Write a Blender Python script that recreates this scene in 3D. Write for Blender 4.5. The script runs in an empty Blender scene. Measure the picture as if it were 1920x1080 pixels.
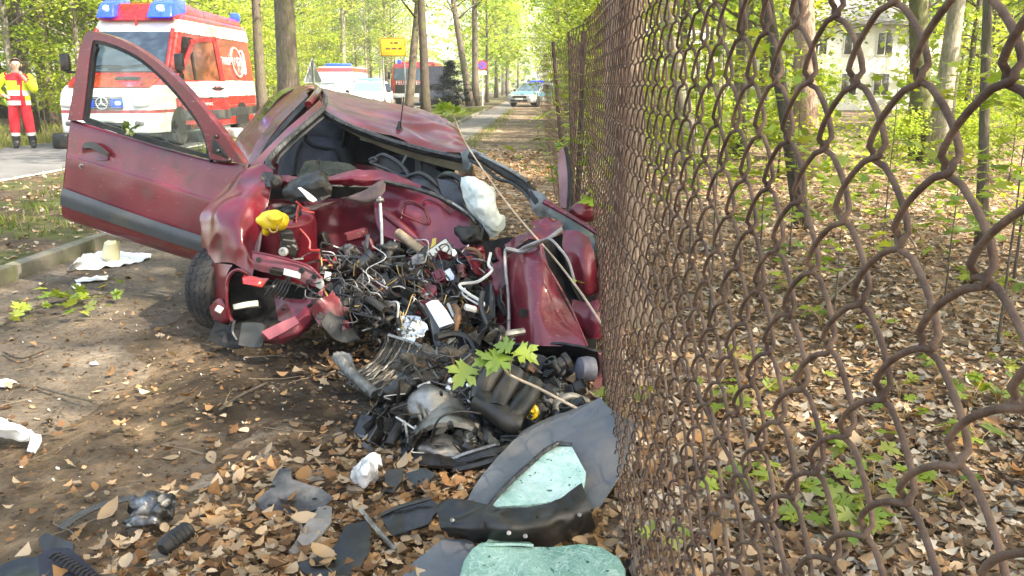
import bpy, bmesh, math, random
import numpy as np
from mathutils import Vector, Matrix, Euler, noise
C = bpy.context.scene.collection
SC = bpy.context.scene
rnd = random.Random(7)
npr = np.random.RandomState(11)
rad = math.radians
PI = math.pi

# ------------------------------------------------------------------ camera
CAMZ, PITCH, FPX = 1.25, math.atan(380 / 1600), 1600.0
cam_d = bpy.data.cameras.new('camera'); cam = bpy.data.objects.new('camera', cam_d); C.objects.link(cam)
cam_d.sensor_width = 36.0; cam_d.lens = FPX / 1920 * 36.0
cam_d.clip_start = 0.05; cam_d.clip_end = 2000
cam.location = (0, 0, CAMZ); cam.rotation_euler = (PI / 2 - PITCH, 0, 0)
SC.camera = cam

# ------------------------------------------------------------------ daylight
SUN_EL, SUN_AZ = rad(47), rad(118)        # azimuth clockwise from +Y: to the right and a little behind
w = bpy.data.worlds.new("World"); SC.world = w; w.use_nodes = True
nt = w.node_tree; nt.nodes.clear()
sky = nt.nodes.new('ShaderNodeTexSky'); sky.sky_type = 'NISHITA'; sky.sun_disc = False
sky.sun_elevation = SUN_EL; sky.sun_rotation = SUN_AZ
sky.air_density = 1.2; sky.dust_density = 3.0; sky.ozone_density = 1.0
bg = nt.nodes.new('ShaderNodeBackground'); bg.inputs[1].default_value = 0.15
wo = nt.nodes.new('ShaderNodeOutputWorld')
nt.links.new(sky.outputs[0], bg.inputs[0]); nt.links.new(bg.outputs[0], wo.inputs[0])
sl = bpy.data.lights.new('sun', 'SUN'); so = bpy.data.objects.new('sun', sl); C.objects.link(so)
sl.energy = 3.5; sl.angle = rad(0.7); sl.color = (1.0, 0.94, 0.84)
sd = Vector((math.sin(SUN_AZ) * math.cos(SUN_EL), math.cos(SUN_AZ) * math.cos(SUN_EL), math.sin(SUN_EL)))
so.rotation_euler = (-sd).to_track_quat('-Z', 'Y').to_euler(); so.location = (20, -10, 30)
vs = SC.view_settings
SC.display_settings.display_device = 'sRGB'
vs.view_transform = 'Standard'; vs.look = 'None'; vs.gamma = 1.0; vs.use_curve_mapping = False
vs.exposure = 2.4
try:
    vs.use_white_balance = True; vs.white_balance_temperature = 7400; vs.white_balance_tint = 10
except AttributeError: pass
SC.cycles.max_bounces = 7; SC.cycles.diffuse_bounces = 3; SC.cycles.glossy_bounces = 3
SC.cycles.transmission_bounces = 4; SC.cycles.transparent_max_bounces = 10
SC.cycles.caustics_reflective = False; SC.cycles.caustics_refractive = False
SC.cycles.use_denoising = True
SC.cycles.sample_clamp_indirect = 6

# ------------------------------------------------------------------ coordinates
cp, sp = math.cos(PITCH), math.sin(PITCH)
def W(px, py, d):
    "world point at photo pixel (1920 wide) and forward distance d"
    a, b = (px - 960) / FPX, (540 - py) / FPX
    dx, dy, dz = a, cp + b * sp, -sp + b * cp
    t = d / dy
    return Vector((dx * t, d, CAMZ + dz * t))
def G(px, py, z=0.0):
    a, b = (px - 960) / FPX, (540 - py) / FPX
    dx, dy, dz = a, cp + b * sp, -sp + b * cp
    t = (z - CAMZ) / dz
    return Vector((dx * t, dy * t, z))
def P(px, py, d):
    "wreck points were measured with a slightly longer ruler"
    return W(px, py, d * .89)
TH = math.atan(50 / 1600)
cT, sT = math.cos(TH), math.sin(TH)
def R(s, X, z=0.0):
    "road frame: s metres ahead along the road, X metres to its right"
    return Vector((X * cT + s * sT, s * cT - X * sT, z))

# ------------------------------------------------------------------ object helpers
def tag(o, label=None, cat=None, group=None, kind=None):
    if label: o['label'] = label
    if cat: o['category'] = cat
    if group: o['group'] = group
    if kind: o['kind'] = kind
    return o
def thing(name, label, cat, loc=(0, 0, 0), rz=0, group=None):
    o = bpy.data.objects.new(name, None); C.objects.link(o)
    o.location = loc; o.rotation_euler = (0, 0, rz); o.empty_display_size = .1
    return tag(o, label, cat, group)
def link(name, me, parent=None, world=False):
    o = bpy.data.objects.new(name, me); C.objects.link(o)
    if parent is not None:
        o.parent = parent
        if world:   # the mesh is in world coordinates: undo the parent's transform
            o.matrix_parent_inverse = (Matrix.Translation(parent.location) @ parent.rotation_euler.to_matrix().to_4x4()).inverted()
    return o
def obj(name, bm, mat, parent=None, smooth=False, world=True, autos=None):
    me = bpy.data.meshes.new(name)
    bm.normal_update()
    bm.to_mesh(me); bm.free()
    if isinstance(mat, (list, tuple)):
        for m in mat: me.materials.append(m)
    elif mat: me.materials.append(mat)
    if smooth:
        me.polygons.foreach_set('use_smooth', [True] * len(me.polygons))
        if autos is not None:
            me.set_sharp_from_angle(angle=rad(autos))
    return link(name, me, parent, world)
def copy_tree(o, parent=None, label=None, group=None):
    c = o.copy(); C.objects.link(c)
    if parent is not None: c.parent = parent
    if label: c['label'] = label
    if group: c['group'] = group
    for ch in list(o.children): copy_tree(ch, c)
    return c
def np_mesh(name, V, F, mat, col=None, smooth=False):
    "V (n,3), F (m,k) index array, col (n,3) per vertex"
    V = np.asarray(V, dtype=np.float32); F = np.asarray(F, dtype=np.int32)
    me = bpy.data.meshes.new(name)
    me.vertices.add(len(V)); me.vertices.foreach_set('co', V.ravel())
    k = F.shape[1]
    me.loops.add(F.size); me.loops.foreach_set('vertex_index', F.ravel())
    me.polygons.add(len(F)); me.polygons.foreach_set('loop_start', np.arange(0, F.size, k, dtype=np.int32))
    if smooth: me.polygons.foreach_set('use_smooth', np.ones(len(F), dtype=bool))
    me.update(calc_edges=True)
    if col is not None:
        ca = me.color_attributes.new('col', 'FLOAT_COLOR', 'POINT')
        c4 = np.ones((len(V), 4), dtype=np.float32); c4[:, :3] = col
        ca.data.foreach_set('color', c4.ravel())
    if mat: me.materials.append(mat)
    return me

def crv(ctrl, n):
    "Catmull-Rom through the control points, n samples"
    P = [np.array(p, dtype=float) for p in ctrl]
    if len(P) == 2:
        return [P[0] + (P[1] - P[0]) * t for t in np.linspace(0, 1, n)]
    P = [2 * P[0] - P[1]] + P + [2 * P[-1] - P[-2]]
    out = []
    m = len(P) - 3
    for t in np.linspace(0, m, n):
        i = min(int(t), m - 1); u = t - i
        a, b, c, d = P[i:i + 4]
        out.append(.5 * ((2 * b) + (-a + c) * u + (2 * a - 5 * b + 4 * c - d) * u * u + (-a + 3 * b - 3 * c + d) * u ** 3))
    return out
def lin(ctrl, n):
    P = np.array(ctrl, dtype=float); t = np.linspace(0, len(P) - 1, n)
    return [P[min(int(x), len(P) - 2)] * (1 - (x - min(int(x), len(P) - 2))) + P[min(int(x), len(P) - 2) + 1] * (x - min(int(x), len(P) - 2)) for x in t]

def tube_bm(bm, pts, r, sides=6, r2=None, cap=True, flat=1.0):
    pts = [Vector(p) for p in pts]
    n = len(pts); rings = []
    t = (pts[1] - pts[0]).normalized()
    ref = Vector((0, 0, 1)) if abs(t.z) < .9 else Vector((1, 0, 0))
    nrm = t.cross(ref).normalized()
    for i, p in enumerate(pts):
        t = (pts[min(i + 1, n - 1)] - pts[max(i - 1, 0)])
        if t.length < 1e-9: t = Vector((0, 0, 1))
        t.normalize()
        nrm = (nrm - t * nrm.dot(t))
        if nrm.length < 1e-6: nrm = t.orthogonal()
        nrm.normalize(); bn = t.cross(nrm)
        rr = r[i] if isinstance(r, (list, tuple, np.ndarray)) else (r if r2 is None else r + (r2 - r) * i / max(1, n - 1))
        rings.append([bm.verts.new(p + nrm * math.cos(2 * PI * k / sides) * rr + bn * math.sin(2 * PI * k / sides) * rr * flat) for k in range(sides)])
    for a, b in zip(rings, rings[1:]):
        for k in range(sides):
            bm.faces.new((a[k], a[(k + 1) % sides], b[(k + 1) % sides], b[k]))
    if cap:
        bm.faces.new(rings[0][::-1]); bm.faces.new(rings[-1])
    return bm
def tube(name, pts, r, mat, parent=None, sides=6, r2=None, n=None, world=True, flat=1.0):
    if n: pts = crv(pts, n)
    bm = bmesh.new(); tube_bm(bm, pts, r, sides, r2, flat=flat)
    return obj(name, bm, mat, parent, True, world, 50)
def box_bm(bm, c, s, rot=None, bev=0.0, seg=1):
    r = bmesh.ops.create_cube(bm, size=1.0)
    vs_ = r['verts']
    M_ = Matrix.Translation(Vector(c)) @ (rot.to_4x4() if rot is not None else Matrix.Identity(4)) @ Matrix.Diagonal((s[0], s[1], s[2], 1))
    bmesh.ops.transform(bm, matrix=M_, verts=vs_)
    if bev > 0:
        es = set()
        for v in vs_: es.update(v.link_edges)
        bmesh.ops.bevel(bm, geom=list(es), offset=bev, segments=seg, affect='EDGES', profile=.5)
    return bm
def box(name, c, s, mat, parent=None, rot=None, bev=0.0, seg=1, world=True):
    bm = bmesh.new(); box_bm(bm, c, s, rot, bev, seg)
    return obj(name, bm, mat, parent, seg > 1, world, 40)
def cyl_bm(bm, a, b, r, sides=16, r2=None):
    return tube_bm(bm, [a, b], r, sides, r2 if r2 is not None else r)
def cyl(name, a, b, r, mat, parent=None, sides=16, r2=None, world=True):
    bm = bmesh.new(); cyl_bm(bm, a, b, r, sides, r2)
    return obj(name, bm, mat, parent, True, world, 40)
def lathe_bm(bm, prof, origin, axis, sides=24):
    "prof: list of (radius, along axis)"
    ax = Vector(axis).normalized(); e = ax.orthogonal().normalized(); f = ax.cross(e); o = Vector(origin)
    rings = [[bm.verts.new(o + ax * h + (e * math.cos(2 * PI * k / sides) + f * math.sin(2 * PI * k / sides)) * max(r, 1e-4)) for k in range(sides)] for r, h in prof]
    for a, b in zip(rings, rings[1:]):
        for k in range(sides):
            bm.faces.new((a[k], a[(k + 1) % sides], b[(k + 1) % sides], b[k]))
    bm.faces.new(rings[0][::-1]); bm.faces.new(rings[-1])
    return bm
def lathe(name, prof, origin, axis, mat, parent=None, sides=24, world=True, autos=35):
    bm = bmesh.new(); lathe_bm(bm, prof, origin, axis, sides)
    bmesh.ops.recalc_face_normals(bm, faces=bm.faces)
    return obj(name, bm, mat, parent, True, world, autos)
def solid(bm, th):
    "give a sheet its thickness, half to each side"
    if not th: return
    bmesh.ops.recalc_face_normals(bm, faces=bm.faces); bm.normal_update()
    vs_ = list(bm.verts); fs = list(bm.faces); be = [e for e in bm.edges if len(e.link_faces) == 1]
    dup = {v: bm.verts.new(v.co - v.normal * th * .5) for v in vs_}
    if not be: return
    loops = []
    for e in be:
        l = e.link_loops[0]; loops.append((l.vert, l.link_loop_next.vert))
    for v in vs_: v.co += v.normal * th * .5
    for vv in [[dup[v] for v in reversed(f.verts)] for f in fs] + [(q, p, dup[p], dup[q]) for p, q in loops]:
        try: bm.faces.new(vv)
        except ValueError: pass
def crease(bm, amt, scale, seed=0):
    bm.normal_update()
    mv = []
    for v in bm.verts:
        h = abs(nz(v.co, scale * .75, seed + 40)) + .55 * abs(nz(v.co, scale * 1.8, seed + 50)) - .33
        mv.append(v.normal * (h * amt))
    for v, m in zip(bm.verts, mv): v.co += m
def nz(p, s, seed=0):
    return noise.noise(Vector(p) * s + Vector((seed * 7.3, seed * 3.1, seed * 1.7)))
def crumple(bm, amt, scale, seed=0, sharp=False):
    for v in bm.verts:
        d = Vector((nz(v.co, scale, seed), nz(v.co, scale, seed + 11), nz(v.co, scale, seed + 23)))
        if sharp:
            r = 1 - 2 * abs(nz(v.co, scale * .7, seed + 5)); d += Vector((r * .2, -r * .8, r * .5)) * .6
        v.co += d * amt
def grid_bm(rows, nu, nv, smooth=True):
    "rows of control points (world Vectors) -> fine grid"
    f = crv if smooth else lin
    rr = [f(r, nu) for r in rows]
    cols = [f([r[i] for r in rr], nv) for i in range(nu)]
    bm = bmesh.new()
    V = [[bm.verts.new(cols[i][j]) for i in range(nu)] for j in range(nv)]
    for j in range(nv - 1):
        for i in range(nu - 1):
            bm.faces.new((V[j][i], V[j][i + 1], V[j + 1][i + 1], V[j + 1][i]))
    return bm
def patch(name, rows, mat, parent=None, nu=16, nv=16, th=.004, cr=0, cs=6, seed=0, smooth=True, sharp=False, px=True, shade=True, autos=30):
    if px: rows = [[P(*p) for p in r] for r in rows]
    bm = grid_bm(rows, nu, nv, smooth)
    if cr: crumple(bm, cr * .55, cs, seed, sharp); crease(bm, cr * 1.9, cs, seed)
    solid(bm, th)
    return obj(name, bm, mat, parent, shade, True, autos)
def plate(name, outline, mat, parent=None, th=.004, cut=.06, cr=0, cs=6, seed=0, px=True, shade=True, holes=None, autos=30):
    "filled outline (px,py,d), refined and crumpled"
    Q = [P(*p) for p in outline] if px else [Vector(p) for p in outline]
    bm = bmesh.new()
    f = bm.faces.new([bm.verts.new(p) for p in Q])
    bmesh.ops.triangulate(bm, faces=[f])
    for _ in range(6):
        es = [e for e in bm.edges if e.calc_length() > cut]
        if not es: break
        bmesh.ops.subdivide_edges(bm, edges=es, cuts=1)
        bmesh.ops.triangulate(bm, faces=bm.faces[:])
    bmesh.ops.beautify_fill(bm, faces=bm.faces[:], edges=bm.edges[:])
    if cr: crumple(bm, cr * .55, cs, seed); crease(bm, cr * 1.9, cs, seed)
    solid(bm, th)
    return obj(name, bm, mat, parent, shade, True, autos)
def ribbon(name, outer, inner, mat, parent=None, n=24, th=.03, px=True, cr=0, cs=6, seed=0):
    return patch(name, [outer, inner], mat, parent, n, 3, th, cr, cs, seed, True, False, px)
def blob_bm(bm, c, s, amt=.2, scale=3, seed=0, sub=3, rot=None):
    r = bmesh.ops.create_icosphere(bm, subdivisions=sub, radius=1.0)
    for v in r['verts']:
        k = 1 + amt * nz(v.co, scale, seed)
        p = Vector((v.co.x * s[0], v.co.y * s[1], v.co.z * s[2])) * k
        if rot is not None: p = rot @ p
        v.co = p + Vector(c)
    return bm
def blob(name, c, s, mat, parent=None, amt=.2, scale=3, seed=0, sub=3, rot=None, world=True):
    bm = bmesh.new(); blob_bm(bm, c, s, amt, scale, seed, sub, rot)
    return obj(name, bm, mat, parent, True, world)
def text(name, s, size, M_, mat, parent=None, ext=.002, align='CENTER', sx=1.0):
    cu = bpy.data.curves.new(name, 'FONT'); cu.body = s; cu.size = size; cu.extrude = ext
    cu.align_x = align; cu.align_y = 'CENTER'; cu.resolution_u = 2
    cu.materials.append(mat)
    t_ = bpy.data.objects.new('tmp', cu); C.objects.link(t_)
    me = bpy.data.meshes.new_from_object(t_.evaluated_get(bpy.context.evaluated_depsgraph_get()))
    bpy.data.objects.remove(t_); bpy.data.curves.remove(cu); me.name = name
    o = bpy.data.objects.new(name, me); C.objects.link(o)
    if parent is not None: o.parent = parent
    o.matrix_local = M_ @ Matrix.Diagonal((sx, 1, 1, 1))
    return o
def frame(origin, xdir, ydir):
    x = Vector(xdir).normalized(); z = x.cross(Vector(ydir)).normalized(); y = z.cross(x)
    m = Matrix((x, y, z)).transposed().to_4x4(); m.translation = Vector(origin)
    return m

def ring(name, c, ax, r, w_, mat, parent, n=32):
    ax = Vector(ax).normalized(); e = ax.orthogonal().normalized(); f = ax.cross(e); c = Vector(c)
    bm = bmesh.new(); R_ = [[bm.verts.new(c + (e * math.cos(2 * PI * k / n) + f * math.sin(2 * PI * k / n)) * (r + w_ * .5 * math.cos(a)) + ax * w_ * .35 * math.sin(a)) for a in np.linspace(0, 2 * PI, 6, endpoint=False)] for k in range(n)]
    for k in range(n):
        for j in range(6): bm.faces.new((R_[k][j], R_[(k + 1) % n][j], R_[(k + 1) % n][(j + 1) % 6], R_[k][(j + 1) % 6]))
    bmesh.ops.recalc_face_normals(bm, faces=bm.faces)
    return obj(name, bm, mat, parent, True, False)

# ------------------------------------------------------------------ materials
class NT:
    def __init__(s, name):
        s.m = bpy.data.materials.new(name); s.m.use_nodes = True
        s.t = s.m.node_tree; s.t.nodes.clear()
        s.out = s.t.nodes.new('ShaderNodeOutputMaterial')
    def n(s, typ, **kw):
        nd = s.t.nodes.new('ShaderNode' + typ)
        for k, v in kw.items():
            if k.startswith('i_'):
                key = k[2:].replace('_', ' ')
                nd.inputs[key].default_value = v
            else: setattr(nd, k, v)
        return nd
    def l(s, a, b): s.t.links.new(a, b)
    def coord(s, kind='Object', scale=None):
        c = s.n('TexCoord').outputs[kind]
        if scale:
            mp = s.n('Mapping'); mp.inputs['Scale'].default_value = scale; s.l(c, mp.inputs[0]); c = mp.outputs[0]
        return c
    def noise(s, scale, detail=4, rough=.55, vec=None, dist=0):
        nd = s.n('TexNoise'); nd.inputs['Scale'].default_value = scale; nd.inputs['Detail'].default_value = detail
        nd.inputs['Roughness'].default_value = rough; nd.inputs['Distortion'].default_value = dist
        s.l(vec if vec is not None else s.coord(), nd.inputs['Vector']); return nd.outputs['Fac']
    def ramp(s, fac, stops, const=False):
        r = s.n('ValToRGB'); e = r.color_ramp
        if const: e.interpolation = 'CONSTANT'
        while len(e.elements) > 1: e.elements.remove(e.elements[-1])
        e.elements[0].position = stops[0][0]; e.elements[0].color = (*stops[0][1], 1)
        for p, c in stops[1:]:
            x = e.elements.new(p); x.color = (*c, 1)
        s.l(fac, r.inputs[0]); return r.outputs[0]
    def mix(s, fac, a, b, mode='MIX'):
        m = s.n('Mix', data_type='RGBA', blend_type=mode)
        for sock, v in ((m.inputs[0], fac), (m.inputs[6], a), (m.inputs[7], b)):
            if isinstance(v, (int, float)): sock.default_value = v
            elif isinstance(v, tuple): sock.default_value = (*v, 1)
            else: s.l(v, sock)
        return m.outputs[2]
    def math(s, op, a, b=0.5):
        m = s.n('Math', operation=op)
        for sock, v in ((m.inputs[0], a), (m.inputs[1], b)):
            if isinstance(v, (int, float)): sock.default_value = v
            else: s.l(v, sock)
        return m.outputs[0]
    def bump(s, h, strength=.3, dist=.01):
        b = s.n('Bump'); b.inputs['Strength'].default_value = strength; b.inputs['Distance'].default_value = dist
        s.l(h, b.inputs['Height']); return b.outputs[0]
    def bsdf(s, color, rough=.5, metal=0, normal=None, coat=0, spec=.5, sheen=0):
        b = s.n('BsdfPrincipled')
        for key, v in (('Base Color', color), ('Roughness', rough), ('Metallic', metal)):
            if isinstance(v, tuple): b.inputs[key].default_value = (*v, 1)
            elif isinstance(v, (int, float)): b.inputs[key].default_value = v
            else: s.l(v, b.inputs[key])
        b.inputs['Coat Weight'].default_value = coat; b.inputs['Coat Roughness'].default_value = .08
        b.inputs['Specular IOR Level'].default_value = spec
        if normal is not None:
            s.l(normal, b.inputs['Normal'])
        s.l(b.outputs[0], s.out.inputs[0]); s.b = b
        return s
def simple(name, col, rough=.6, metal=0, var=.25, ns=14, bump=.25, bs=60, coat=0, spec=.5, dirt=None, dirt_amt=.35, bd=.004):
    s = NT(name)
    dark = tuple(c * (1 - var) for c in col); lite = tuple(min(1, c * (1 + var)) for c in col)
    f = s.noise(ns, 5)
    c = s.ramp(f, [(.3, dark), (.7, lite)])
    if dirt:
        d = s.noise(ns * .45, 7, .65)
        df = s.ramp(d, [(.5 - .08 + (.5 - dirt_amt) * .3, (0, 0, 0)), (.64 + (.5 - dirt_amt) * .3, (1, 1, 1))])
        c = s.mix(df, c, dirt)
    nm = s.bump(s.noise(bs, 4), bump, bd) if bump else None
    rr = s.ramp(s.noise(ns * 1.7, 3), [(.3, (max(0, rough - .12),) * 3), (.7, (min(1, rough + .12),) * 3)])
    return s.bsdf(c, rr, metal, nm, coat, spec).m

def car_paint(name, col, rough=.28, scr=.5, dirt=(.05, .038, .03), dirt_amt=.4, coat=.45):
    s = NT(name)
    f = s.noise(3, 5)
    c = s.ramp(f, [(.35, tuple(x * .8 for x in col)), (.65, tuple(x * 1.15 for x in col))])
    sc = s.noise(9, 6, .7, s.coord(scale=(1.5, 3, 14)), .6)
    c = s.mix(s.ramp(sc, [(.66 - .04 * scr, (0, 0, 0)), (.73, (scr,) * 3)]), c, (.36, .25, .25))
    d = s.noise(5, 8, .68)
    df = s.ramp(d, [(.60 - .2 * dirt_amt, (0, 0, 0)), (.78 - .2 * dirt_amt, (.85,) * 3)])
    c = s.mix(df, c, dirt)
    ge = s.n('NewGeometry').outputs['Pointiness']        # paint chipped off along sharp folds and edges
    chip = s.math('MULTIPLY', s.ramp(ge, [(.55, (0, 0, 0)), (.66, (1, 1, 1))]), s.ramp(s.noise(30, 5, .7), [(.56, (0, 0, 0)), (.62, (1, 1, 1))]))
    c = s.mix(s.math('MULTIPLY', chip, .6), c, (.40, .34, .33))
    spk = s.ramp(s.noise(75, 3, .6), [(.70, (0, 0, 0)), (.73, (.6 * scr,) * 3)]); c = s.mix(spk, c, (.34, .28, .27))
    rr = s.mix(df, (rough,) * 3, (.75,) * 3)
    nm = s.bump(s.noise(4.5, 2), .12, .02)
    s.bsdf(c, rr, .15, nm, .25 if 'roof' in name else coat, .5)
    return s.m

MAR = car_paint('maroon_paint', (.145, .009, .019), .3, .4, dirt_amt=.2)
MAR_D = car_paint('maroon_inner_paint', (.14, .008, .02), .38, .5, (.022, .016, .013), .62)
MAR_S = car_paint('maroon_scuffed_paint', (.16, .012, .024), .36, .95, (.07, .055, .05), .35)
ROOFP = car_paint('dusty_roof_paint', (.17, .014, .03), .42, .5, (.12, .09, .08), .3)
BLK = simple('black_plastic', (.008, .008, .008), .42, 0, .3, 9, .2, 40, dirt=(.06, .048, .036), dirt_amt=.22)
BLK2 = simple('black_rubber', (.007, .007, .007), .65, 0, .3, 9, .3, 60, dirt=(.05, .04, .03), dirt_amt=.25)
SEAL = simple('torn_sealant', (.028, .029, .03), .35, 0, .8, 26, .8, 30, bd=.02)
GREY = simple('grey_plastic', (.085, .095, .108), .5, 0, .15, 5, .12, 120, dirt=(.2, .17, .14), dirt_amt=.2)
GREYT = simple('grey_trim', (.021, .024, .028), .5, 0, .15, 5, .15, 120, dirt=(.08, .066, .05), dirt_amt=.25)
ALU = simple('cast_aluminium', (.33, .31, .28), .42, .7, .3, 14, .7, 45, dirt=(.03, .024, .018), dirt_amt=.5)
ALUB = simple('bright_aluminium', (.62, .62, .6), .3, .85, .2, 10, .5, 35, dirt=(.06, .05, .042), dirt_amt=.25)
STEEL = simple('greasy_steel', (.085, .08, .074), .38, .7, .5, 14, .5, 40, dirt=(.018, .013, .010), dirt_amt=.55)
RUSTY = simple('rusty_steel', (.20, .11, .06), .75, .3, .4, 18, .5, 50, dirt=(.05, .03, .02), dirt_amt=.45)
WHITEC = simple('white_cloth', (.74, .76, .75), .85, 0, .06, 6, .4, 18, bd=.012)
AIRB = simple('airbag_fabric', (.60, .66, .62), .85, 0, .08, 5, .55, 14, bd=.02)
WHITEP = simple('white_plastic', (.78, .78, .77), .5, 0, .05, 6, .1, 40, dirt=(.3, .27, .22), dirt_amt=.18)
WIRE_W = simple('pale_cable', (.52, .52, .5), .45, .1, .2, 20, 0)
WIRE_K = simple('dark_cable', (.016, .016, .017), .45, 0, .3, 20, 0)
WIRE_G = simple('grey_cable', (.12, .12, .125), .45, .2, .3, 20, 0)
WIRE_R = simple('red_cable', (.36, .04, .035), .45, 0, .2, 20, 0)
WIRE_Y = simple('tan_cable', (.36, .25, .09), .5, 0, .3, 20, 0)
YEL = simple('yellow_plastic', (.72, .50, .02), .4, 0, .12, 8, .2, 30)
SEATC = simple('seat_fabric', (.042, .046, .06), .9, 0, .2, 12, .3, 220)
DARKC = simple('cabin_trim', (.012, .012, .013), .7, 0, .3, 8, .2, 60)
TYRE = simple('tyre_rubber', (.016, .016, .016), .8, 0, .25, 12, .3, 60, dirt=(.09, .075, .06), dirt_amt=.35)
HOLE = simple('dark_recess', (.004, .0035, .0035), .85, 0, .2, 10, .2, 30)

def glass_mat(name, tint=(.8, .95, .9), haze=.0, hcol=(.5, .6, .58), h0=.40, h1=.75):
    s = NT(name)
    tr = s.n('BsdfTransparent'); tr.inputs[0].default_value = (*tint, 1)
    gl = s.n('BsdfGlossy'); gl.inputs['Roughness'].default_value = .03
    fr = s.n('LayerWeight'); fr.inputs[0].default_value = .5
    m1 = s.n('MixShader'); s.l(s.math('ADD', s.math('MULTIPLY', s.math('POWER', fr.outputs['Facing'], 4.0), .9), .04), m1.inputs[0]); s.l(tr.outputs[0], m1.inputs[1]); s.l(gl.outputs[0], m1.inputs[2])
    last = m1.outputs[0]
    if haze:
        df = s.n('BsdfDiffuse'); df.inputs[0].default_value = (*hcol, 1)
        f = s.ramp(s.noise(5, 6, .7), [(h0, (0, 0, 0)), (h1, (haze,) * 3)])
        m2 = s.n('MixShader'); s.l(f, m2.inputs[0]); s.l(last, m2.inputs[1]); s.l(df.outputs[0], m2.inputs[2]); last = m2.outputs[0]
    s.l(last, s.out.inputs[0]); return s.m
GLASS = glass_mat('window_glass', (.93, .98, .96), .35, (.5, .52, .5), .52, .85)
GLASSV = NT('dark_vehicle_glass').bsdf((.012, .016, .02), .05, 0, None, 0, .8).m

def shatter_mat(name, c1, c2, cover):
    s = NT(name)
    v = s.n('TexVoronoi', feature='DISTANCE_TO_EDGE'); v.inputs['Scale'].default_value = 62; wv = s.n('TexNoise'); wv.inputs['Scale'].default_value = 9; s.l(s.coord(), wv.inputs['Vector']); s.l(s.mix(.25, s.coord(), wv.outputs['Color'], 'ADD'), v.inputs['Vector'])
    crack = s.ramp(v.outputs['Distance'], [(.0, (1, 1, 1)), (.05, (0, 0, 0))])
    f = s.ramp(s.noise(6, 6, .62), [(.36, (0, 0, 0)), (.66, (1, 1, 1))])
    c = s.mix(f, c1, c2)
    line = s.noise(14, 3, .5, s.coord(scale=(1, 1, 1)), 1.4)
    ln = s.ramp(line, [(.47, (0, 0, 0)), (.5, (1, 1, 1)), (.53, (0, 0, 0))])
    c = s.mix(s.math('MULTIPLY', ln, .4), c, (.55, .68, .62))
    c = s.mix(s.math('MULTIPLY', crack, .4), c, (.55, .68, .63))
    ch = s.ramp(s.noise(55, 2, .5), [(.66, (0, 0, 0)), (.70, (1, 1, 1))])
    c = s.mix(ch, c, (.03, .10, .08))
    nm = s.bump(s.math('ADD', v.outputs['Distance'], s.noise(18, 3)), .6, .006)
    s.bsdf(c, .22, 0, nm, .3, .6)
    tr = s.n('BsdfTransparent'); tr.inputs[0].default_value = (.45, .8, .7, 1)
    m = s.n('MixShader'); m.inputs[0].default_value = cover
    s.l(tr.outputs[0], m.inputs[1]); s.l(s.b.outputs[0], m.inputs[2]); s.l(m.outputs[0], s.out.inputs[0])
    return s.m
SHAT_W = shatter_mat('shattered_pale_glass', (.24, .45, .39), (.60, .74, .69), .96)
SHAT_G = shatter_mat('shattered_green_glass', (.08, .22, .165), (.25, .42, .34), .92)

def leafmat(name, trans=.45, gloss=False):
    s = NT(name)
    a = s.n('Attribute', attribute_name='col').outputs['Color']
    d = s.n('BsdfDiffuse'); s.l(a, d.inputs[0])
    t = s.n('BsdfTranslucent')
    s.l(s.mix(1.0, a, (1.25, 1.15, .55), 'MULTIPLY'), t.inputs[0])
    m = s.n('MixShader'); m.inputs[0].default_value = trans
    s.l(d.outputs[0], m.inputs[1]); s.l(t.outputs[0], m.inputs[2]); last = m.outputs[0]
    if gloss:
        g = s.n('BsdfGlossy'); g.inputs['Roughness'].default_value = .4
        m2 = s.n('MixShader'); m2.inputs[0].default_value = .06
        s.l(last, m2.inputs[1]); s.l(g.outputs[0], m2.inputs[2]); last = m2.outputs[0]
    s.l(last, s.out.inputs[0]); return s.m
LEAF = leafmat('spring_leaves')
LEAFN = leafmat('near_spring_leaves', .4, True)
LITTER = leafmat('dry_leaves', .12)
GRASS = leafmat('grass_blades', .3)

def bark(name, c1, c2, moss=0.0):
    s = NT(name)
    co = s.coord(scale=(9, 9, 2.2))
    f = s.noise(3.2, 7, .65, co, .5)
    c = s.ramp(f, [(.3, tuple(x * .55 for x in c1)), (.5, c1), (.72, c2)])
    if moss:
        mm = s.ramp(s.noise(2.2, 5), [(.55 - moss * .2, (0, 0, 0)), (.75, (.7,) * 3)])
        c = s.mix(mm, c, (.11, .13, .045))
    return s.bsdf(c, .9, 0, s.bump(f, .8, .03), 0, .2).m
BARK = bark('grey_brown_bark', (.12, .098, .078), (.20, .17, .14), .3)
BARK_D = bark('dark_bark', (.075, .062, .05), (.13, .11, .09), .2)
BARK_P = bark('pinkish_pine_bark', (.27, .19, .15), (.38, .29, .23))
BARK_L = bark('pale_bark', (.24, .22, .18), (.42, .39, .33), .4)
# ================================================================== the setting
def spaced(a, lo, hi, b, n0, n1, n2):
    return np.concatenate([np.linspace(a, lo, n0, endpoint=False) , np.linspace(lo, hi, n1, endpoint=False), np.linspace(hi, b, n2)])
def gz(x, y):
    near = .55 if -2.4 < x < -1.2 and y > 4.5 else 1.0 if y < 9 else .6
    v = nz((x, y, 0), 1.3, 2) * .5 + nz((x, y, 0), 4.0, 3) * .3 + nz((x, y, 0), 11, 4) * .2
    z = -.012 + v * .035 * near
    # the churned soil in front of the wreck
    k = math.exp(-(((x + 1.05) / .75) ** 2 + ((y - 3.3) / .8) ** 2))
    z += k * (.02 + .05 * nz((x, y, 0), 5.0, 9))
    if x < -2.2 + y * .03: z = min(z, -.006)
    return min(z, .07)
xs = spaced(-300, -3.5, 5.5, 300, 26, 110, 26); ys = spaced(-60, .6, 10.5, 420, 8, 120, 50)
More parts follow.
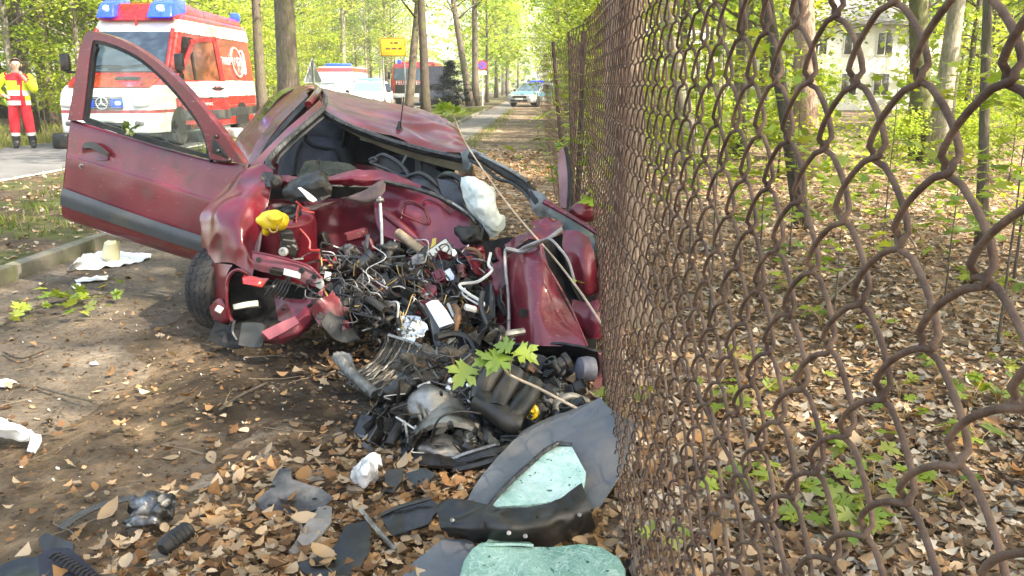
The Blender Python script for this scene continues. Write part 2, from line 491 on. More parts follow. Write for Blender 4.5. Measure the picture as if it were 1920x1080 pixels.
V = np.array([(x, y, gz(x, y)) for y in ys for x in xs]); nx = len(xs)
F = np.array([(j * nx + i, j * nx + i + 1, (j + 1) * nx + i + 1, (j + 1) * nx + i) for j in range(len(ys) - 1) for i in range(nx - 1)])

def ground_mat():
    s = NT('forest_floor')
    p = s.n('NewGeometry').outputs['Position']
    v = s.n('TexVoronoi'); v.inputs['Scale'].default_value = 15; v.inputs['Randomness'].default_value = 1
    wob = s.n('TexNoise'); wob.inputs['Scale'].default_value = 10; s.l(p, wob.inputs['Vector'])
    s.l(s.mix(.12, p, wob.outputs['Color'], 'ADD'), v.inputs['Vector'])
    sep = s.n('SeparateColor'); s.l(v.outputs['Color'], sep.inputs[0])
    lit = s.ramp(sep.outputs[0], [(0, (.045, .03, .02)), (.3, (.15, .095, .055)), (.55, (.26, .18, .115)), (.8, (.33, .25, .18)), (1, (.42, .36, .29))])
    big = s.noise(.8, 5, .6, p)
    lit = s.mix(s.ramp(big, [(.42, (0, 0, 0)), (.62, (.75,) * 3)]), lit, (.07, .05, .035))
    soil_n = s.noise(9, 8, .7, p)
    soil = s.ramp(soil_n, [(.3, (.06, .042, .027)), (.55, (.135, .098, .064)), (.75, (.22, .165, .115))])
    moss = s.ramp(s.noise(2.1, 5, .6, p), [(.58, (0, 0, 0)), (.72, (.5,) * 3)])
    soil = s.mix(moss, soil, (.09, .10, .03))
    # soil where the crash tore the ground open and by the path; leaf litter elsewhere
    sx = s.n('SeparateXYZ'); s.l(p, sx.inputs[0])
    edge = s.math('ADD', sx.outputs[0], s.math('MULTIPLY', s.math('SUBTRACT', s.noise(1.6, 4, .6, p), .5), 1.2))
    f = s.ramp(s.math('MULTIPLY_ADD', edge, .25), [(.0, (0, 0, 0)), (1, (1, 1, 1))])
    mm = s.n('MapRange'); s.l(edge, mm.inputs[0]); mm.inputs[1].default_value = -1.1; mm.inputs[2].default_value = -.45
    near = s.n('MapRange'); s.l(sx.outputs[1], near.inputs[0]); near.inputs[1].default_value = 4.6; near.inputs[2].default_value = 6.2; mm.inputs[1].default_value = -1.35; mm.inputs[2].default_value = -.7
    c = s.mix(s.math('MAXIMUM', mm.outputs[0], s.math('MULTIPLY', near.outputs[0], .8)), soil, lit)
    # ground soaked with oil and coolant round the torn-out engine
    dd_ = s.n('VectorMath', operation='DISTANCE'); s.l(p, dd_.inputs[0]); dd_.inputs[1].default_value = (-.62, 3.55, 0)
    st = s.n('MapRange'); s.l(s.math('ADD', dd_.outputs['Value'], s.math('MULTIPLY', s.math('SUBTRACT', s.noise(3, 5, .65, p), .5), 1.1)), st.inputs[0]); st.inputs[1].default_value = 1.05; st.inputs[2].default_value = .55; st.inputs[3].default_value = 0; st.inputs[4].default_value = .85
    c = s.mix(st.outputs[0], c, (.022, .016, .011))
    h = s.math('ADD', s.math('MULTIPLY', v.outputs['Distance'], .7), soil_n)
    return s.bsdf(c, .95, 0, s.bump(h, .9, .03), 0, .15).m
me = np_mesh('ground', V, F, ground_mat(), smooth=True)
GROUND = tag(link('ground', me), kind='structure')

def sheet(name, s_list, Xa, Xb, z, mat, nX=8, jag=0, seed=0):
    bm = bmesh.new(); rows = []
    for s_ in s_list:
        a, b = Xa(s_), Xb(s_)
        b += jag * (nz((s_, 0, 0), 1.7, seed) + .5 * nz((s_, 3, 0), 6, seed)) if jag else 0
        rows.append([bm.verts.new(R(s_, a + (b - a) * i / nX, z - (.035 if jag and i == nX else .002 if jag and i == nX - 1 else 0))) for i in range(nX + 1)])
    for r0, r1 in zip(rows, rows[1:]):
        for i in range(nX): bm.faces.new((r0[i], r0[i + 1], r1[i + 1], r1[i]))
    return tag(obj(name, bm, mat, None, True), kind='structure')
def asphalt():
    s = NT('worn_asphalt'); p = s.n('NewGeometry').outputs['Position']
    c = s.ramp(s.noise(.9, 6, .6, p), [(.3, (.075, .076, .08)), (.7, (.125, .126, .13))])
    g = s.noise(160, 2, .5, p)
    c = s.mix(s.ramp(g, [(.55, (0, 0, 0)), (.75, (.5,) * 3)]), c, (.2, .2, .2))
    return s.bsdf(c, .85, 0, s.bump(g, .4, .004), 0, .3).m
def path_mat():
    s = NT('dirty_footpath'); p = s.n('NewGeometry').outputs['Position']
    sx = s.n('SeparateXYZ'); s.l(p, sx.inputs[0])
    c = s.ramp(s.noise(2.2, 7, .65, p), [(.3, (.11, .088, .065)), (.55, (.175, .143, .108)), (.75, (.22, .188, .15))])
    far = s.n('MapRange'); s.l(sx.outputs[1], far.inputs[0]); far.inputs[1].default_value = 9; far.inputs[2].default_value = 16
    c = s.mix(s.math('MULTIPLY', far.outputs[0], .85), c, s.ramp(s.noise(3, 6, .6, p), [(.3, (.15, .15, .148)), (.7, (.24, .235, .225))]))
    d = s.noise(1.5, 8, .72, p)
    c = s.mix(s.ramp(d, [(.50, (0, 0, 0)), (.66, (.9,) * 3)]), c, (.075, .057, .04))
    fine = s.noise(26, 6, .7, p)
    c = s.mix(s.ramp(fine, [(.35, (.65,) * 3), (.6, (0, 0, 0))]), c, (.055, .043, .032))
    c = s.mix(s.ramp(s.noise(70, 2, .5, p), [(.68, (0, 0, 0)), (.74, (.6,) * 3)]), c, (.34, .29, .22))
    return s.bsdf(c, .92, 0, s.bump(s.math('ADD', fine, d), .7, .02), 0, .2).m
def lerp(x, a, b, u, v): return u + (v - u) * min(1, max(0, (x - a) / (b - a)))
K_X = lambda s_: lerp(s_, 9, 26, -3.42, -2.62)
PR_X = lambda s_: lerp(s_, 6, 26, -1.84, -1.55)
ss = list(np.linspace(-3, 20, 70)) + list(np.linspace(21, 160, 70))
sheet('road', ss, lambda s_: -10.9, lambda s_: -6.95, .004, asphalt(), 8)
sheet('footpath', ss, K_X, PR_X, .004, path_mat(), 10, .30, 3)
PAINTW = simple('road_paint', (.72, .72, .70), .7, 0, .08, 8, .1, 60, dirt=(.2, .19, .18), dirt_amt=.2)
sheet('road_marking', ss, lambda s_: -7.27, lambda s_: -7.15, .0085, PAINTW, 1)
verge_m = NT('verge_soil'); _p = verge_m.n('NewGeometry').outputs['Position']
_c = verge_m.ramp(verge_m.noise(5, 8, .7, _p), [(.3, (.05, .036, .025)), (.5, (.10, .072, .05)), (.7, (.17, .125, .085))])
_c = verge_m.mix(verge_m.ramp(verge_m.noise(.9, 5, .6, _p), [(.45, (0, 0, 0)), (.6, (.8,) * 3)]), _c, (.075, .10, .025))
verge_m = verge_m.bsdf(_c, .95, 0, verge_m.bump(verge_m.noise(24, 5, .7, _p), .8, .03), 0, .15).m
sheet('verge', ss, lambda s_: -6.93, lambda s_: K_X(s_) - .125, .05, verge_m, 10)

# the kerb: single stones, a few mm apart
KERB = tag(bpy.data.objects.new('kerb', None), kind='structure'); C.objects.link(KERB)
KM = simple('mossy_kerb_concrete', (.155, .145, .115), .9, 0, .25, 7, .5, 50, dirt=(.10, .105, .05), dirt_amt=.45)
s_ = 2.4
while s_ < 45:
    L = .995
    a, b = R(s_, K_X(s_) - .06), R(s_ + L, K_X(s_ + L) - .06)
    ang = math.atan2((b - a).y, (b - a).x)
    bm = bmesh.new(); box_bm(bm, (0, 0, 0), (L - .012, .10, .22), None, .012, 2)
    crumple(bm, .006, 9, int(s_ * 3))
    o = obj('kerb_stone', bm, KM, KERB, True, False, 35)
    o.location = (a + b) / 2 + Vector((0, 0, -.005 + rnd.uniform(-.006, .006))); o.rotation_euler = (rnd.uniform(-.02, .02), 0, ang)
    s_ += 1.0

# ------------------------------------------------------------------ dry leaves
def leaf_shape(kind):
    if kind == 0:
        o = [(0, 0), (.22, .18), (.33, .42), (.27, .7), (.12, .9), (0, 1.05), (-.12, .9), (-.27, .7), (-.33, .42), (-.22, .18)]
    elif kind == 1:     # oak
        o = [(0, 0), (.14, .2), (.12, .32), (.32, .45), (.2, .56), (.34, .75), (.15, .82), (0, 1.05), (-.15, .82), (-.34, .75), (-.2, .56), (-.32, .45), (-.12, .32), (-.14, .2)]
    elif kind == 3:     # toothed maple, for leaves seen close
        h = [(.16, .02), (.40, -.04), (.34, .08), (.50, .14), (.32, .22), (.46, .34), (.62, .56), (.48, .54), (.44, .66), (.26, .52), (.20, .58), (.24, .78), (.12, .80)]
        o = [(0, 0)] + h + [(0, 1.06)] + [(-x, y) for x, y in reversed(h)]
    else:               # maple
        o = [(0, 0), (.2, .02), (.5, .0), (.36, .24), (.62, .48), (.36, .5), (.34, .66), (.14, .6), (0, 1.05), (-.14, .6), (-.34, .66), (-.36, .5), (-.62, .48), (-.36, .24), (-.5, .0), (-.2, .02)]
    return o
def leaf_tris(kind, fold, curl, twist):
    o = leaf_shape(kind)
    pts = [(0, .45, 0)] + [(x, y, 0) for x, y in o]
    out = []
    for x, y, z in pts:
        z = abs(x) * fold + curl * (y - .45) ** 2 - .0 + twist * x * (y - .4)
        out.append((x, y - .45, z))
    n = len(o)
    return np.array(out), np.array([(0, 1 + i, 1 + (i + 1) % n) for i in range(n)])
LEAF_COLS = np.array([(.36, .23, .13), (.44, .31, .20), (.28, .17, .10), (.48, .38, .28), (.20, .125, .08), (.52, .44, .35), (.38, .24, .13), (.14, .095, .065), (.44, .38, .31), (.32, .25, .18)])
def rot_mats(yaw, tilt, az):
    "yaw about z, then tilt about a horizontal axis at az"
    c, s_ = np.cos(yaw), np.sin(yaw); Z = np.zeros_like(c); O = np.ones_like(c)
    Rz = np.stack([np.stack([c, -s_, Z], -1), np.stack([s_, c, Z], -1), np.stack([Z, Z, O], -1)], -2)
    kx, ky = np.cos(az), np.sin(az); ct, st = np.cos(tilt), np.sin(tilt)
    K = np.stack([np.stack([Z, Z, ky], -1), np.stack([Z, Z, -kx], -1), np.stack([-ky, kx, Z], -1)], -2)
    I = np.broadcast_to(np.eye(3), K.shape)
    Rt = I + st[:, None, None] * K + (1 - ct)[:, None, None] * (K @ K)
    return Rt @ Rz
def scatter_leaves(pos, size, tilt, cols, kinds=(0, 0, 0, 1, 0, 2), seed=0, curl=.5):
    r = np.random.RandomState(seed)
    n = len(pos); pick = r.randint(0, 12, n)
    Vs, Fs, Cs = [], [], []; off = 0
    for k in range(12):
        m = np.where(pick == k)[0]
        if not len(m): continue
        T, tri = leaf_tris(kinds[k % len(kinds)], r.uniform(-.15, .45), r.uniform(-.3, .9) * curl, r.uniform(-.6, .6))
        M_ = rot_mats(r.uniform(0, 2 * PI, len(m)), np.abs(r.normal(0, 1, len(m))) * tilt, r.uniform(0, 2 * PI, len(m)))
        v = np.einsum('nij,kj->nki', M_, T) * size[m][:, None, None] + pos[m][:, None, :]
        Vs.append(v.reshape(-1, 3)); nv = len(T)
        Fs.append((tri[None] + (np.arange(len(m)) * nv)[:, None, None]).reshape(-1, 3) + off); off += len(m) * nv
        Cs.append(np.repeat(cols[m], nv, 0))
    return np.concatenate(Vs), np.concatenate(Fs), np.concatenate(Cs)
def leaf_cols(n, r, dull=0.0):
    c = LEAF_COLS[r.randint(0, len(LEAF_COLS), n)] * r.uniform(.6, 1.12, (n, 1))
    return np.clip(c, 0, .8)
def litter_density(X, s_):
    if X > .2:                              # wood floor beyond the fence
        return 1.0 if s_ < 6 else max(.12, 1 - (s_ - 6) / 9)
    if s_ < 3.4:
        e = -1.25 + .55 * (s_ - 2.0) + .35 * nz((X, s_, 0), 1.6, 5)
        d = min(1, max(.05, (X - e) / .55))
        return d * .95
    if X > -1.0 + .2 * nz((0, s_, 0), 1.2, 6): return .55 if s_ > 5 else .35
    if X < -3.5: return .16 * (1 if X > -6.9 else .02)
    return .03
r = np.random.RandomState(5); pts = []
tries = 0
while len(pts) < 72000 and tries < 700000:
    tries += 1
    s_ = .7 + 16 * r.rand() ** 1.9; lim = .72 * s_ + .6
    X = r.uniform(-min(7, lim), min(10, lim))
    if r.rand() < litter_density(X, s_): pts.append((s_, X))
pos = np.array([R(a, b) for a, b in pts]); pos[:, 2] = [max(.0, gz(p[0], p[1])) + .006 + .022 * r.rand() ** 2 for p in pos]
on_verge = np.array([b < K_X(a) - .12 for a, b in pts]); pos[on_verge, 2] += .052
d_ = np.array([a for a, b in pts])
size = (.020 + .042 * r.rand(len(pts)) ** 1.6) * (1 + .05 * np.maximum(0, d_ - 4))
lc_ = leaf_cols(len(pts), r); warm = np.array([b < .2 and b > -3 for a, b in pts]); lc_[warm] *= np.array([1.0, .89, .76])
V, F, Cc = scatter_leaves(pos, size, .42, lc_, (0, 0, 1, 0, 0, 1), seed=3, curl=1.5)
tag(link('leaf_litter', np_mesh('leaf_litter', V, F, LITTER, Cc)), kind='stuff')
# the largest leaves lie loose on top, one by one
LM = []
for k in range(10):
    T, tri = leaf_tris((0, 1, 0, 0, 1)[k % 5], r.uniform(.1, .7), r.uniform(.4, 1.4), r.uniform(-.9, .9))
    LM.append(np_mesh('dry_leaf', T, tri, LITTER, np.repeat(LEAF_COLS[k][None] * np.array([[.95, .83, .68]]) * .9, len(T), 0)))
k = 0
while k < 240:
    s_ = r.uniform(1.75, 3.6); X = r.uniform(-1.7, 2.2)
    if abs(X - .24) < .03 or r.rand() > litter_density(X, s_): continue
    p = R(s_, X); o = link('dry_leaf', LM[k % 10], GROUND)
    o.location = (p.x, p.y, max(0, gz(p.x, p.y)) + .03); o.scale = (r.uniform(.045, .085),) * 3
    o.rotation_euler = (r.normal(0, .3), r.normal(0, .3), r.uniform(0, 6.28)); k += 1

# soil clods and small crash crumbs
bm = bmesh.new(); r2 = random.Random(4)
for k in range(700):
    s_ = r2.uniform(2.0, 5.2); X = r2.gauss(-1.25, .55)
    p = R(s_, X); q = r2.uniform(.004, .016)
    blob_bm(bm, (p.x, p.y, max(0, gz(p.x, p.y)) + q * .3), (q, q * r2.uniform(.6, 1), q * .6), .5, 1.5, k, 1)
tag(obj('soil_clods', bm, simple('dark_soil', (.085, .06, .038), .95, 0, .5, 6, .5, 30)), kind='stuff')
bm = bmesh.new()
for k in range(150):
    s_ = r2.uniform(1.9, 5.0); X = r2.uniform(-2.6, .1); p = R(s_, X); q = r2.uniform(.002, .009)
    bmesh.ops.create_icosphere(bm, subdivisions=1, radius=1, matrix=Matrix.Translation((p.x, p.y, max(.009, gz(p.x, p.y)) + q * .4)) @ Euler((r2.random() * 3,) * 3).to_matrix().to_4x4() @ Matrix.Diagonal((q, q * .6, q * .4, 1)))
tag(obj('crash_debris_crumbs', bm, simple('pale_debris', (.5, .48, .43), .5, 0, .5, 3, 0)), kind='stuff')
# torn leaf bits and bark crumbs trodden into the soil
fp = []
while len(fp) < 15000:
    s_ = 1.8 + 6 * r.rand() ** 1.4; X = r.uniform(-3.3, .2)
    if X < -.62 * s_ - .2: continue
    fp.append(R(s_, X))
fp = np.array(fp); fp[:, 2] = [max(.004, gz(p[0], p[1])) + .004 for p in fp]
fc = leaf_cols(len(fp), r) * r.uniform(.25, .8, (len(fp), 1)) * np.array([1, .88, .72])
V, F, Cc = scatter_leaves(fp, .004 + .016 * r.rand(len(fp)) ** 2, .3, fc, (0, 0, 1), seed=8, curl=.5)
tag(link('leaf_crumbs', np_mesh('leaf_crumbs', V, F, LITTER, Cc)), kind='stuff')
# twigs
bm = bmesh.new()
for k in range(260):
    s_ = .9 + 8 * r2.random() ** 1.5; X = r2.uniform(-min(6, .7 * s_ + .4), min(5, .7 * s_ + .4)); p = R(s_, X)
    L = r2.uniform(.06, .35); a = r2.uniform(0, PI); z = max(0.009, gz(p.x, p.y)) + .012 + (.05 if X < K_X(s_) else 0)
    q = [Vector((p.x + math.cos(a) * L * t + r2.gauss(0, .012), p.y + math.sin(a) * L * t + r2.gauss(0, .012), z + .012 * r2.random())) for t in (0, .35, .7, 1)]
    tube_bm(bm, q, r2.uniform(.0012, .0035), 4, .0008)
tag(obj('fallen_twigs', bm, simple('twig_bark', (.17, .13, .09), .9, 0, .4, 20, 0)), kind='stuff')

# grass
def grass(name, pts, h, cols, seed, w=.004):
    r = np.random.RandomState(seed); n = len(pts); P_ = np.array(pts)
    yaw = r.uniform(0, 2 * PI, n); lean = r.normal(0, .45, (n, 2)); hh = h * r.uniform(.5, 1.3, n)
    dx, dy = np.cos(yaw) * w, np.sin(yaw) * w
    a = P_ + np.stack([dx, dy, 0 * dx], -1); b = P_ - np.stack([dx, dy, 0 * dx], -1)
    m = P_ + np.stack([lean[:, 0] * hh * .35, lean[:, 1] * hh * .35, hh * .6], -1)
    t = P_ + np.stack([lean[:, 0] * hh, lean[:, 1] * hh, hh], -1)
    V = np.stack([a, b, m - .6 * np.stack([dx, dy, 0 * dx], -1), m + .6 * np.stack([dx, dy, 0 * dx], -1), t], 1).reshape(-1, 3)
    i = np.arange(n)[:, None] * 5
    F = np.concatenate([i + [0, 1, 2], i + [0, 2, 3], i + [3, 2, 4]], 0)
    col = np.repeat(np.array(cols)[r.randint(0, len(cols), n)] * r.uniform(.7, 1.25, (n, 1)), 5, 0)
    return tag(link(name, np_mesh(name, V, F, GRASS, col)), kind='stuff')
GC = [(.10, .16, .03), (.14, .20, .035), (.17, .21, .05), (.20, .19, .08)]
gp = []
while len(gp) < 26000:
    s_ = 5 + 40 * r.rand() ** 1.7; X = r.uniform(-6.9, K_X(s_) - .2)
    if nz((X, s_, 0), .55, 8) + .25 * nz((X, s_, 0), 3, 8) + (.02 * (s_ - 12) if s_ > 12 else -.28) > r.uniform(-.05, .35): p = R(s_, X, .05); gp.append(p)
grass('verge_grass', gp, .09, GC, 2, .006)
gp = []
while len(gp) < 14000:
    s_ = 12 + 50 * r.rand() ** 1.5; X = -10.95 - 6 * r.rand() ** 1.6; gp.append(R(s_, X, -.005))
grass('roadside_grass', gp, .16, [(.19, .25, .05), (.24, .28, .07), (.27, .26, .11)], 3, .012)
gp = []
while len(gp) < 3600:
    s_ = 12 + 34 * r.rand() ** 1.3; X = PR_X(s_) + r.normal(.12, .16) if r.rand() < .6 else r.uniform(-.1, .9)
    gp.append(R(s_, X, -.01))
grass('path_edge_grass', gp, .07, GC, 4, .006)

# ------------------------------------------------------------------ trees
SPR = np.array([(.21, .31, .035), (.28, .37, .045), (.33, .40, .06), (.17, .27, .035), (.37, .41, .075)])
def clump_leaves(centres, radii, per, size, seed, kind='quad', flat=.45, cols=SPR, tilt=.6):
    r = np.random.RandomState(seed)
    n = len(centres) * per
    c = np.repeat(np.array(centres), per, 0); q = np.repeat(np.array(radii), per)
    d = r.normal(0, .5, (n, 3)); d[:, 2] *= flat
    pos = c + d * q[:, None]
    cc = np.repeat(cols[r.randint(0, len(cols), len(centres))] * r.uniform(.75, 1.2, (len(centres), 1)), per, 0) * r.uniform(.8, 1.2, (n, 1))
    if kind == 'quad':
        M_ = rot_mats(r.uniform(0, 2 * PI, n), np.abs(r.normal(0, 1, n)) * tilt, r.uniform(0, 2 * PI, n))
        T = np.array([(0, -.5, 0), (.38, -.05, .08), (0, .5, 0), (-.38, -.05, .08)])
        sz = size * r.uniform(.6, 1.3, n)
        V = (np.einsum('nij,kj->nki', M_, T) * sz[:, None, None] + pos[:, None, :]).reshape(-1, 3)
        F = np.arange(n * 4).reshape(-1, 4)
        return V, F, np.repeat(cc, 4, 0)
    return scatter_leaves(pos, size * r.uniform(.6, 1.3, n), tilt, cc, (2, 2, 0), seed, .25)
class TreeMesh: pass
def tree_mesh(seed, H, r0, base, spread, nb, per, size, lean=0, crown_r=.7, wig=.25, lk='quad', cols=SPR, droop=.0, flat=.4, cone=.0):
    r = random.Random(seed); bm = bmesh.new()
    tp = [Vector((0, 0, -.15))]
    for i in range(1, 10):
        t = i / 9; tp.append(Vector((lean * H * t + r.gauss(0, wig) * .12 * t * H / 9, r.gauss(0, wig) * .12 * t * H / 9, H * t)))
    tube_bm(bm, tp, [r0 * (1.35 if i == 0 else 1) * (1 - .82 * i / 9) for i in range(10)], 10)
    cen, radi = [], []
    for k in range(nb):
        t = base + (1 - base) * (k + r.random()) / nb
        i = min(8, int(t * 9)); p = tp[i].lerp(tp[i + 1], t * 9 - i)
        a = r.uniform(0, 2 * PI); L = spread * (1 - .55 * t if not cone else 1.08 - t) * r.uniform(.55, 1.15)
        up = r.uniform(.15, .75) - droop
        e = p + Vector((math.cos(a) * L, math.sin(a) * L, L * up))
        m = p.lerp(e, .5) + Vector((r.gauss(0, .1) * L, r.gauss(0, .1) * L, .08 * L))
        br = r0 * .32 * (1 - .6 * t)
        tube_bm(bm, [p, m, e], [br, br * .6, br * .15], 5)
        for j in range(3):
            tt = (.45, .75, 1.0)[j]; q = (p.lerp(m, tt / .5) if tt < .5 else m.lerp(e, (tt - .5) / .5))
            cen.append(q + Vector((r.gauss(0, .22) * L, r.gauss(0, .22) * L, r.gauss(0, .1) * L))); radi.append(crown_r * r.uniform(.7, 1.25))
    T = TreeMesh()
    me = bpy.data.meshes.new('trunk'); bm.to_mesh(me); bm.free(); me.polygons.foreach_set('use_smooth', [True] * len(me.polygons)); T.trunk = me
    V, F, cc = clump_leaves(cen, radi, per, size, seed, lk, flat=flat, cols=cols, tilt=.6 if lk == 'quad' else .35)
    T.crown = np_mesh('crown', V, F, LEAF if lk == 'quad' else LEAFN, cc)
    return T
def plant_tree(T, p, label, group=None, bark_m=BARK, scale=1.0, rz=0, name='tree', cat='tree', lean=(0, 0), trunk_only=False):
    root = thing(name, label, cat, p, 0, group)
    root.rotation_euler = (lean[0], lean[1], rz); root.scale = (scale,) * 3
    key = (T, bark_m.name)
    if not hasattr(T, 'by'): T.by = {}
    if bark_m.name not in T.by:
        m = T.trunk.copy(); m.name = 'trunk'; m.materials.clear(); m.materials.append(bark_m); T.by[bark_m.name] = m
    link('trunk', T.by[bark_m.name], root)
    if not trunk_only: link('crown', T.crown, root)
    return root
YG = np.array([(.28, .40, .055), (.34, .44, .075), (.39, .46, .11), (.23, .36, .045)])
T_road = [tree_mesh(1, 13, .20, .33, 4.2, 42, 46, .15, crown_r=.85), tree_mesh(2, 14, .2, .36, 4.0, 42, 46, .15, crown_r=.85)]
T_wood = [tree_mesh(11, 12, .13, .22, 3.2, 38, 40, .16, crown_r=.8, cols=YG), tree_mesh(12, 11, .12, .15, 3.0, 38, 40, .16, crown_r=.8, cols=YG), tree_mesh(13, 14, .16, .25, 3.4, 40, 40, .17, crown_r=.9, cols=YG)]
T_slim = [tree_mesh(21, 9, .06, .25, 1.9, 26, 30, .10, crown_r=.5), tree_mesh(22, 8, .05, .2, 1.7, 26, 30, .10, crown_r=.5)]
T_sap = [tree_mesh(31, 2.6, .018, .12, .95, 20, 26, .075, crown_r=.34, flat=.35), tree_mesh(32, 1.9, .014, .1, .8, 18, 26, .07, crown_r=.3, flat=.35), tree_mesh(33, 3.6, .025, .15, 1.2, 24, 28, .085, crown_r=.4, flat=.35)]
T_bush = [tree_mesh(41, 1.1, .012, .05, .8, 22, 34, .075, crown_r=.3, cols=YG), tree_mesh(42, .8, .01, .05, .7, 20, 34, .07, crown_r=.28, cols=YG)]
CON = np.array([(.012, .022, .016), (.018, .03, .02), (.01, .018, .014)])
T_con = tree_mesh(51, 2.3, .03, .06, .95, 60, 46, .07, crown_r=.24, cols=CON, cone=1, droop=.3)

BARK_T = NT('furrowed_tan_bark'); _g = BARK_T.n('NewGeometry').outputs['Pointiness']
_c = BARK_T.ramp(_g, [(.44, (.055, .036, .026)), (.495, (.22, .165, .125)), (.55, (.42, .34, .27))])
_c = BARK_T.mix(BARK_T.ramp(BARK_T.noise(3, 5), [(.5, (0, 0, 0)), (.7, (.55,) * 3)]), _c, (.15, .15, .085))
BARK_T = BARK_T.bsdf(_c, .95, 0, BARK_T.bump(BARK_T.noise(38, 6, .7), .7, .012), 0, .15).m
def at_px(px, z_, base=None):
    "ground point seen at photo column px, z_ metres along the view axis"
    d = (z_ - CAMZ * sp) / cp
    return Vector(((px - 960) / FPX * z_, d, 0))
# trees standing on the verge between road and path
plant_tree(T_road[0], at_px(549, 15), 'thick bare grey trunk rising right behind the wrecked roof', None, BARK, 1.0, 1.0)
plant_tree(T_road[1], at_px(496, 20), 'slimmer dark trunk beside the back end of the big ambulance', None, BARK, .68, 2.2)
plant_tree(T_road[0], at_px(764, 26), 'leaning grey trunk that crosses the yellow town sign', None, BARK, .72, 4.0, lean=(0, -.15))
plant_tree(T_road[1], at_px(800, 24), 'straight dark trunk in front of the fire engine cab', None, BARK_D, .72, 5.2, lean=(0, -.045))
plant_tree(T_road[0], at_px(882, 50), 'leaning trunk of a twin tree by the round sign', None, BARK, 1.1, .4, lean=(0, -.16))
plant_tree(T_road[1], at_px(892, 51), 'upright trunk of a twin tree by the round sign', None, BARK, 1.1, 3.3)
plant_tree(T_con, at_px(846, 40), 'small dark green conifer bush beside the fire engine', None, BARK_D, 1.0, 0, 'conifer_bush', 'bush')
# wood beyond the road
k = 0
wr = random.Random(21)
for s_, X in [(wr.uniform(19, 34), -wr.uniform(13, 22)) for _ in range(22)] + [(wr.uniform(34, 90), -wr.uniform(12.5, 34)) for _ in range(46)]:
    plant_tree(wr.choice(T_wood), R(s_, X), 'leafy yellow green tree in the wood across the road', 'trees in the wood across the road', wr.choice((BARK, BARK_L, BARK_D)), wr.uniform(.75, 1.25), wr.uniform(0, 6))
plant_tree(T_road[1], at_px(645, 60), 'pale trunk rising behind the white police estate', None, BARK_L, 1.1, 1.2, lean=(0, .05))
for k in range(34):
    s_ = wr.uniform(20, 60); plant_tree(wr.choice(T_sap), R(s_, -wr.uniform(11.6, 16)), 'leafy shrub at the edge of the wood across the road', 'shrubs across the road', BARK, wr.uniform(.8, 1.5), wr.uniform(0, 6), 'shrub', 'shrub')
# far end of the road and along the path
for k in range(30):
    s_ = wr.uniform(62, 130); X = wr.choice((-wr.uniform(2.8, 5.5), wr.uniform(.8, 6), -wr.uniform(12, 20)))
    plant_tree(wr.choice(T_road + T_wood), R(s_, X), 'distant tree closing the end of the road', 'trees at the far end of the road', wr.choice((BARK, BARK_L)), wr.uniform(.8, 1.2), wr.uniform(0, 6))
for s_, X, sc, T in ((20, 2.6, .62, 0), (25, 1.9, .7, 1), (31, 1.6, .8, 0), (38, 1.2, .8, 1), (46, 1.0, .9, 0), (55, 1.6, .9, 1), (16, 3.6, .6, 2), (28, 4.5, .9, 2)):
    plant_tree(T_wood[T], R(s_, X), 'bright leafy tree overhanging the path beyond the fence', 'trees overhanging the path', BARK, sc, s_)
for k in range(26):
    s_ = wr.uniform(12, 50); plant_tree(wr.choice(T_sap), R(s_, wr.uniform(.75, 3.0) if s_ > 17 else wr.uniform(.9, 2.5)), 'leafy green shrub along the path beyond the fence', 'shrubs along the path', BARK, wr.uniform(.6, 1.1), wr.uniform(0, 6), 'shrub', 'shrub')
def opens_to_house(p, lo=1528, hi=1672):
    z_ = p[1] * cp + CAMZ * sp; px_ = 960 + p[0] / max(z_, .1) * FPX
    return lo < px_ < hi
# beyond the trees one can tell apart the wood closes up
def far_wood(name, gen, n, per, size, seed, cols=YG):
    cen = [gen() for _ in range(n)]
    V, F, cc = clump_leaves(cen, [wr.uniform(.8, 1.9) for _ in cen], per, size, seed, flat=.5, cols=cols, tilt=.8)
    tag(link(name, np_mesh(name, V, F, LEAF, cc)), kind='stuff')
def _g1():
    s_ = wr.uniform(24, 120); return tuple(R(s_, -wr.uniform(15, 40) - .05 * s_, .3 + 15 * wr.random() ** 1.3))
def _g2():
    while True:
        s_ = wr.uniform(22, 90); q = tuple(R(s_, wr.uniform(3.5, .62 * s_ + 6), .3 + 13 * wr.random() ** 1.2))
        if not (s_ < 46 and q[2] < 7 and opens_to_house(q)): return q
def _g3():
    s_ = wr.uniform(120, 170); return tuple(R(s_, wr.uniform(-60, 45), .3 + 13 * wr.random() ** 1.3))
def _g4():
    s_ = wr.uniform(55, 118); return tuple(R(s_, wr.choice((wr.uniform(1.2, 9), -wr.uniform(2.6, 6))), 2.6 + 10 * wr.random()))
far_wood('wood_foliage_across_road', _g1, 1500, 34, .34, 71)
far_wood('wood_foliage_behind_fence', _g2, 1000, 34, .30, 72)
far_wood('wood_foliage_at_road_end', _g3, 900, 20, .7, 73)
far_wood('avenue_foliage', _g4, 300, 40, .32, 74)
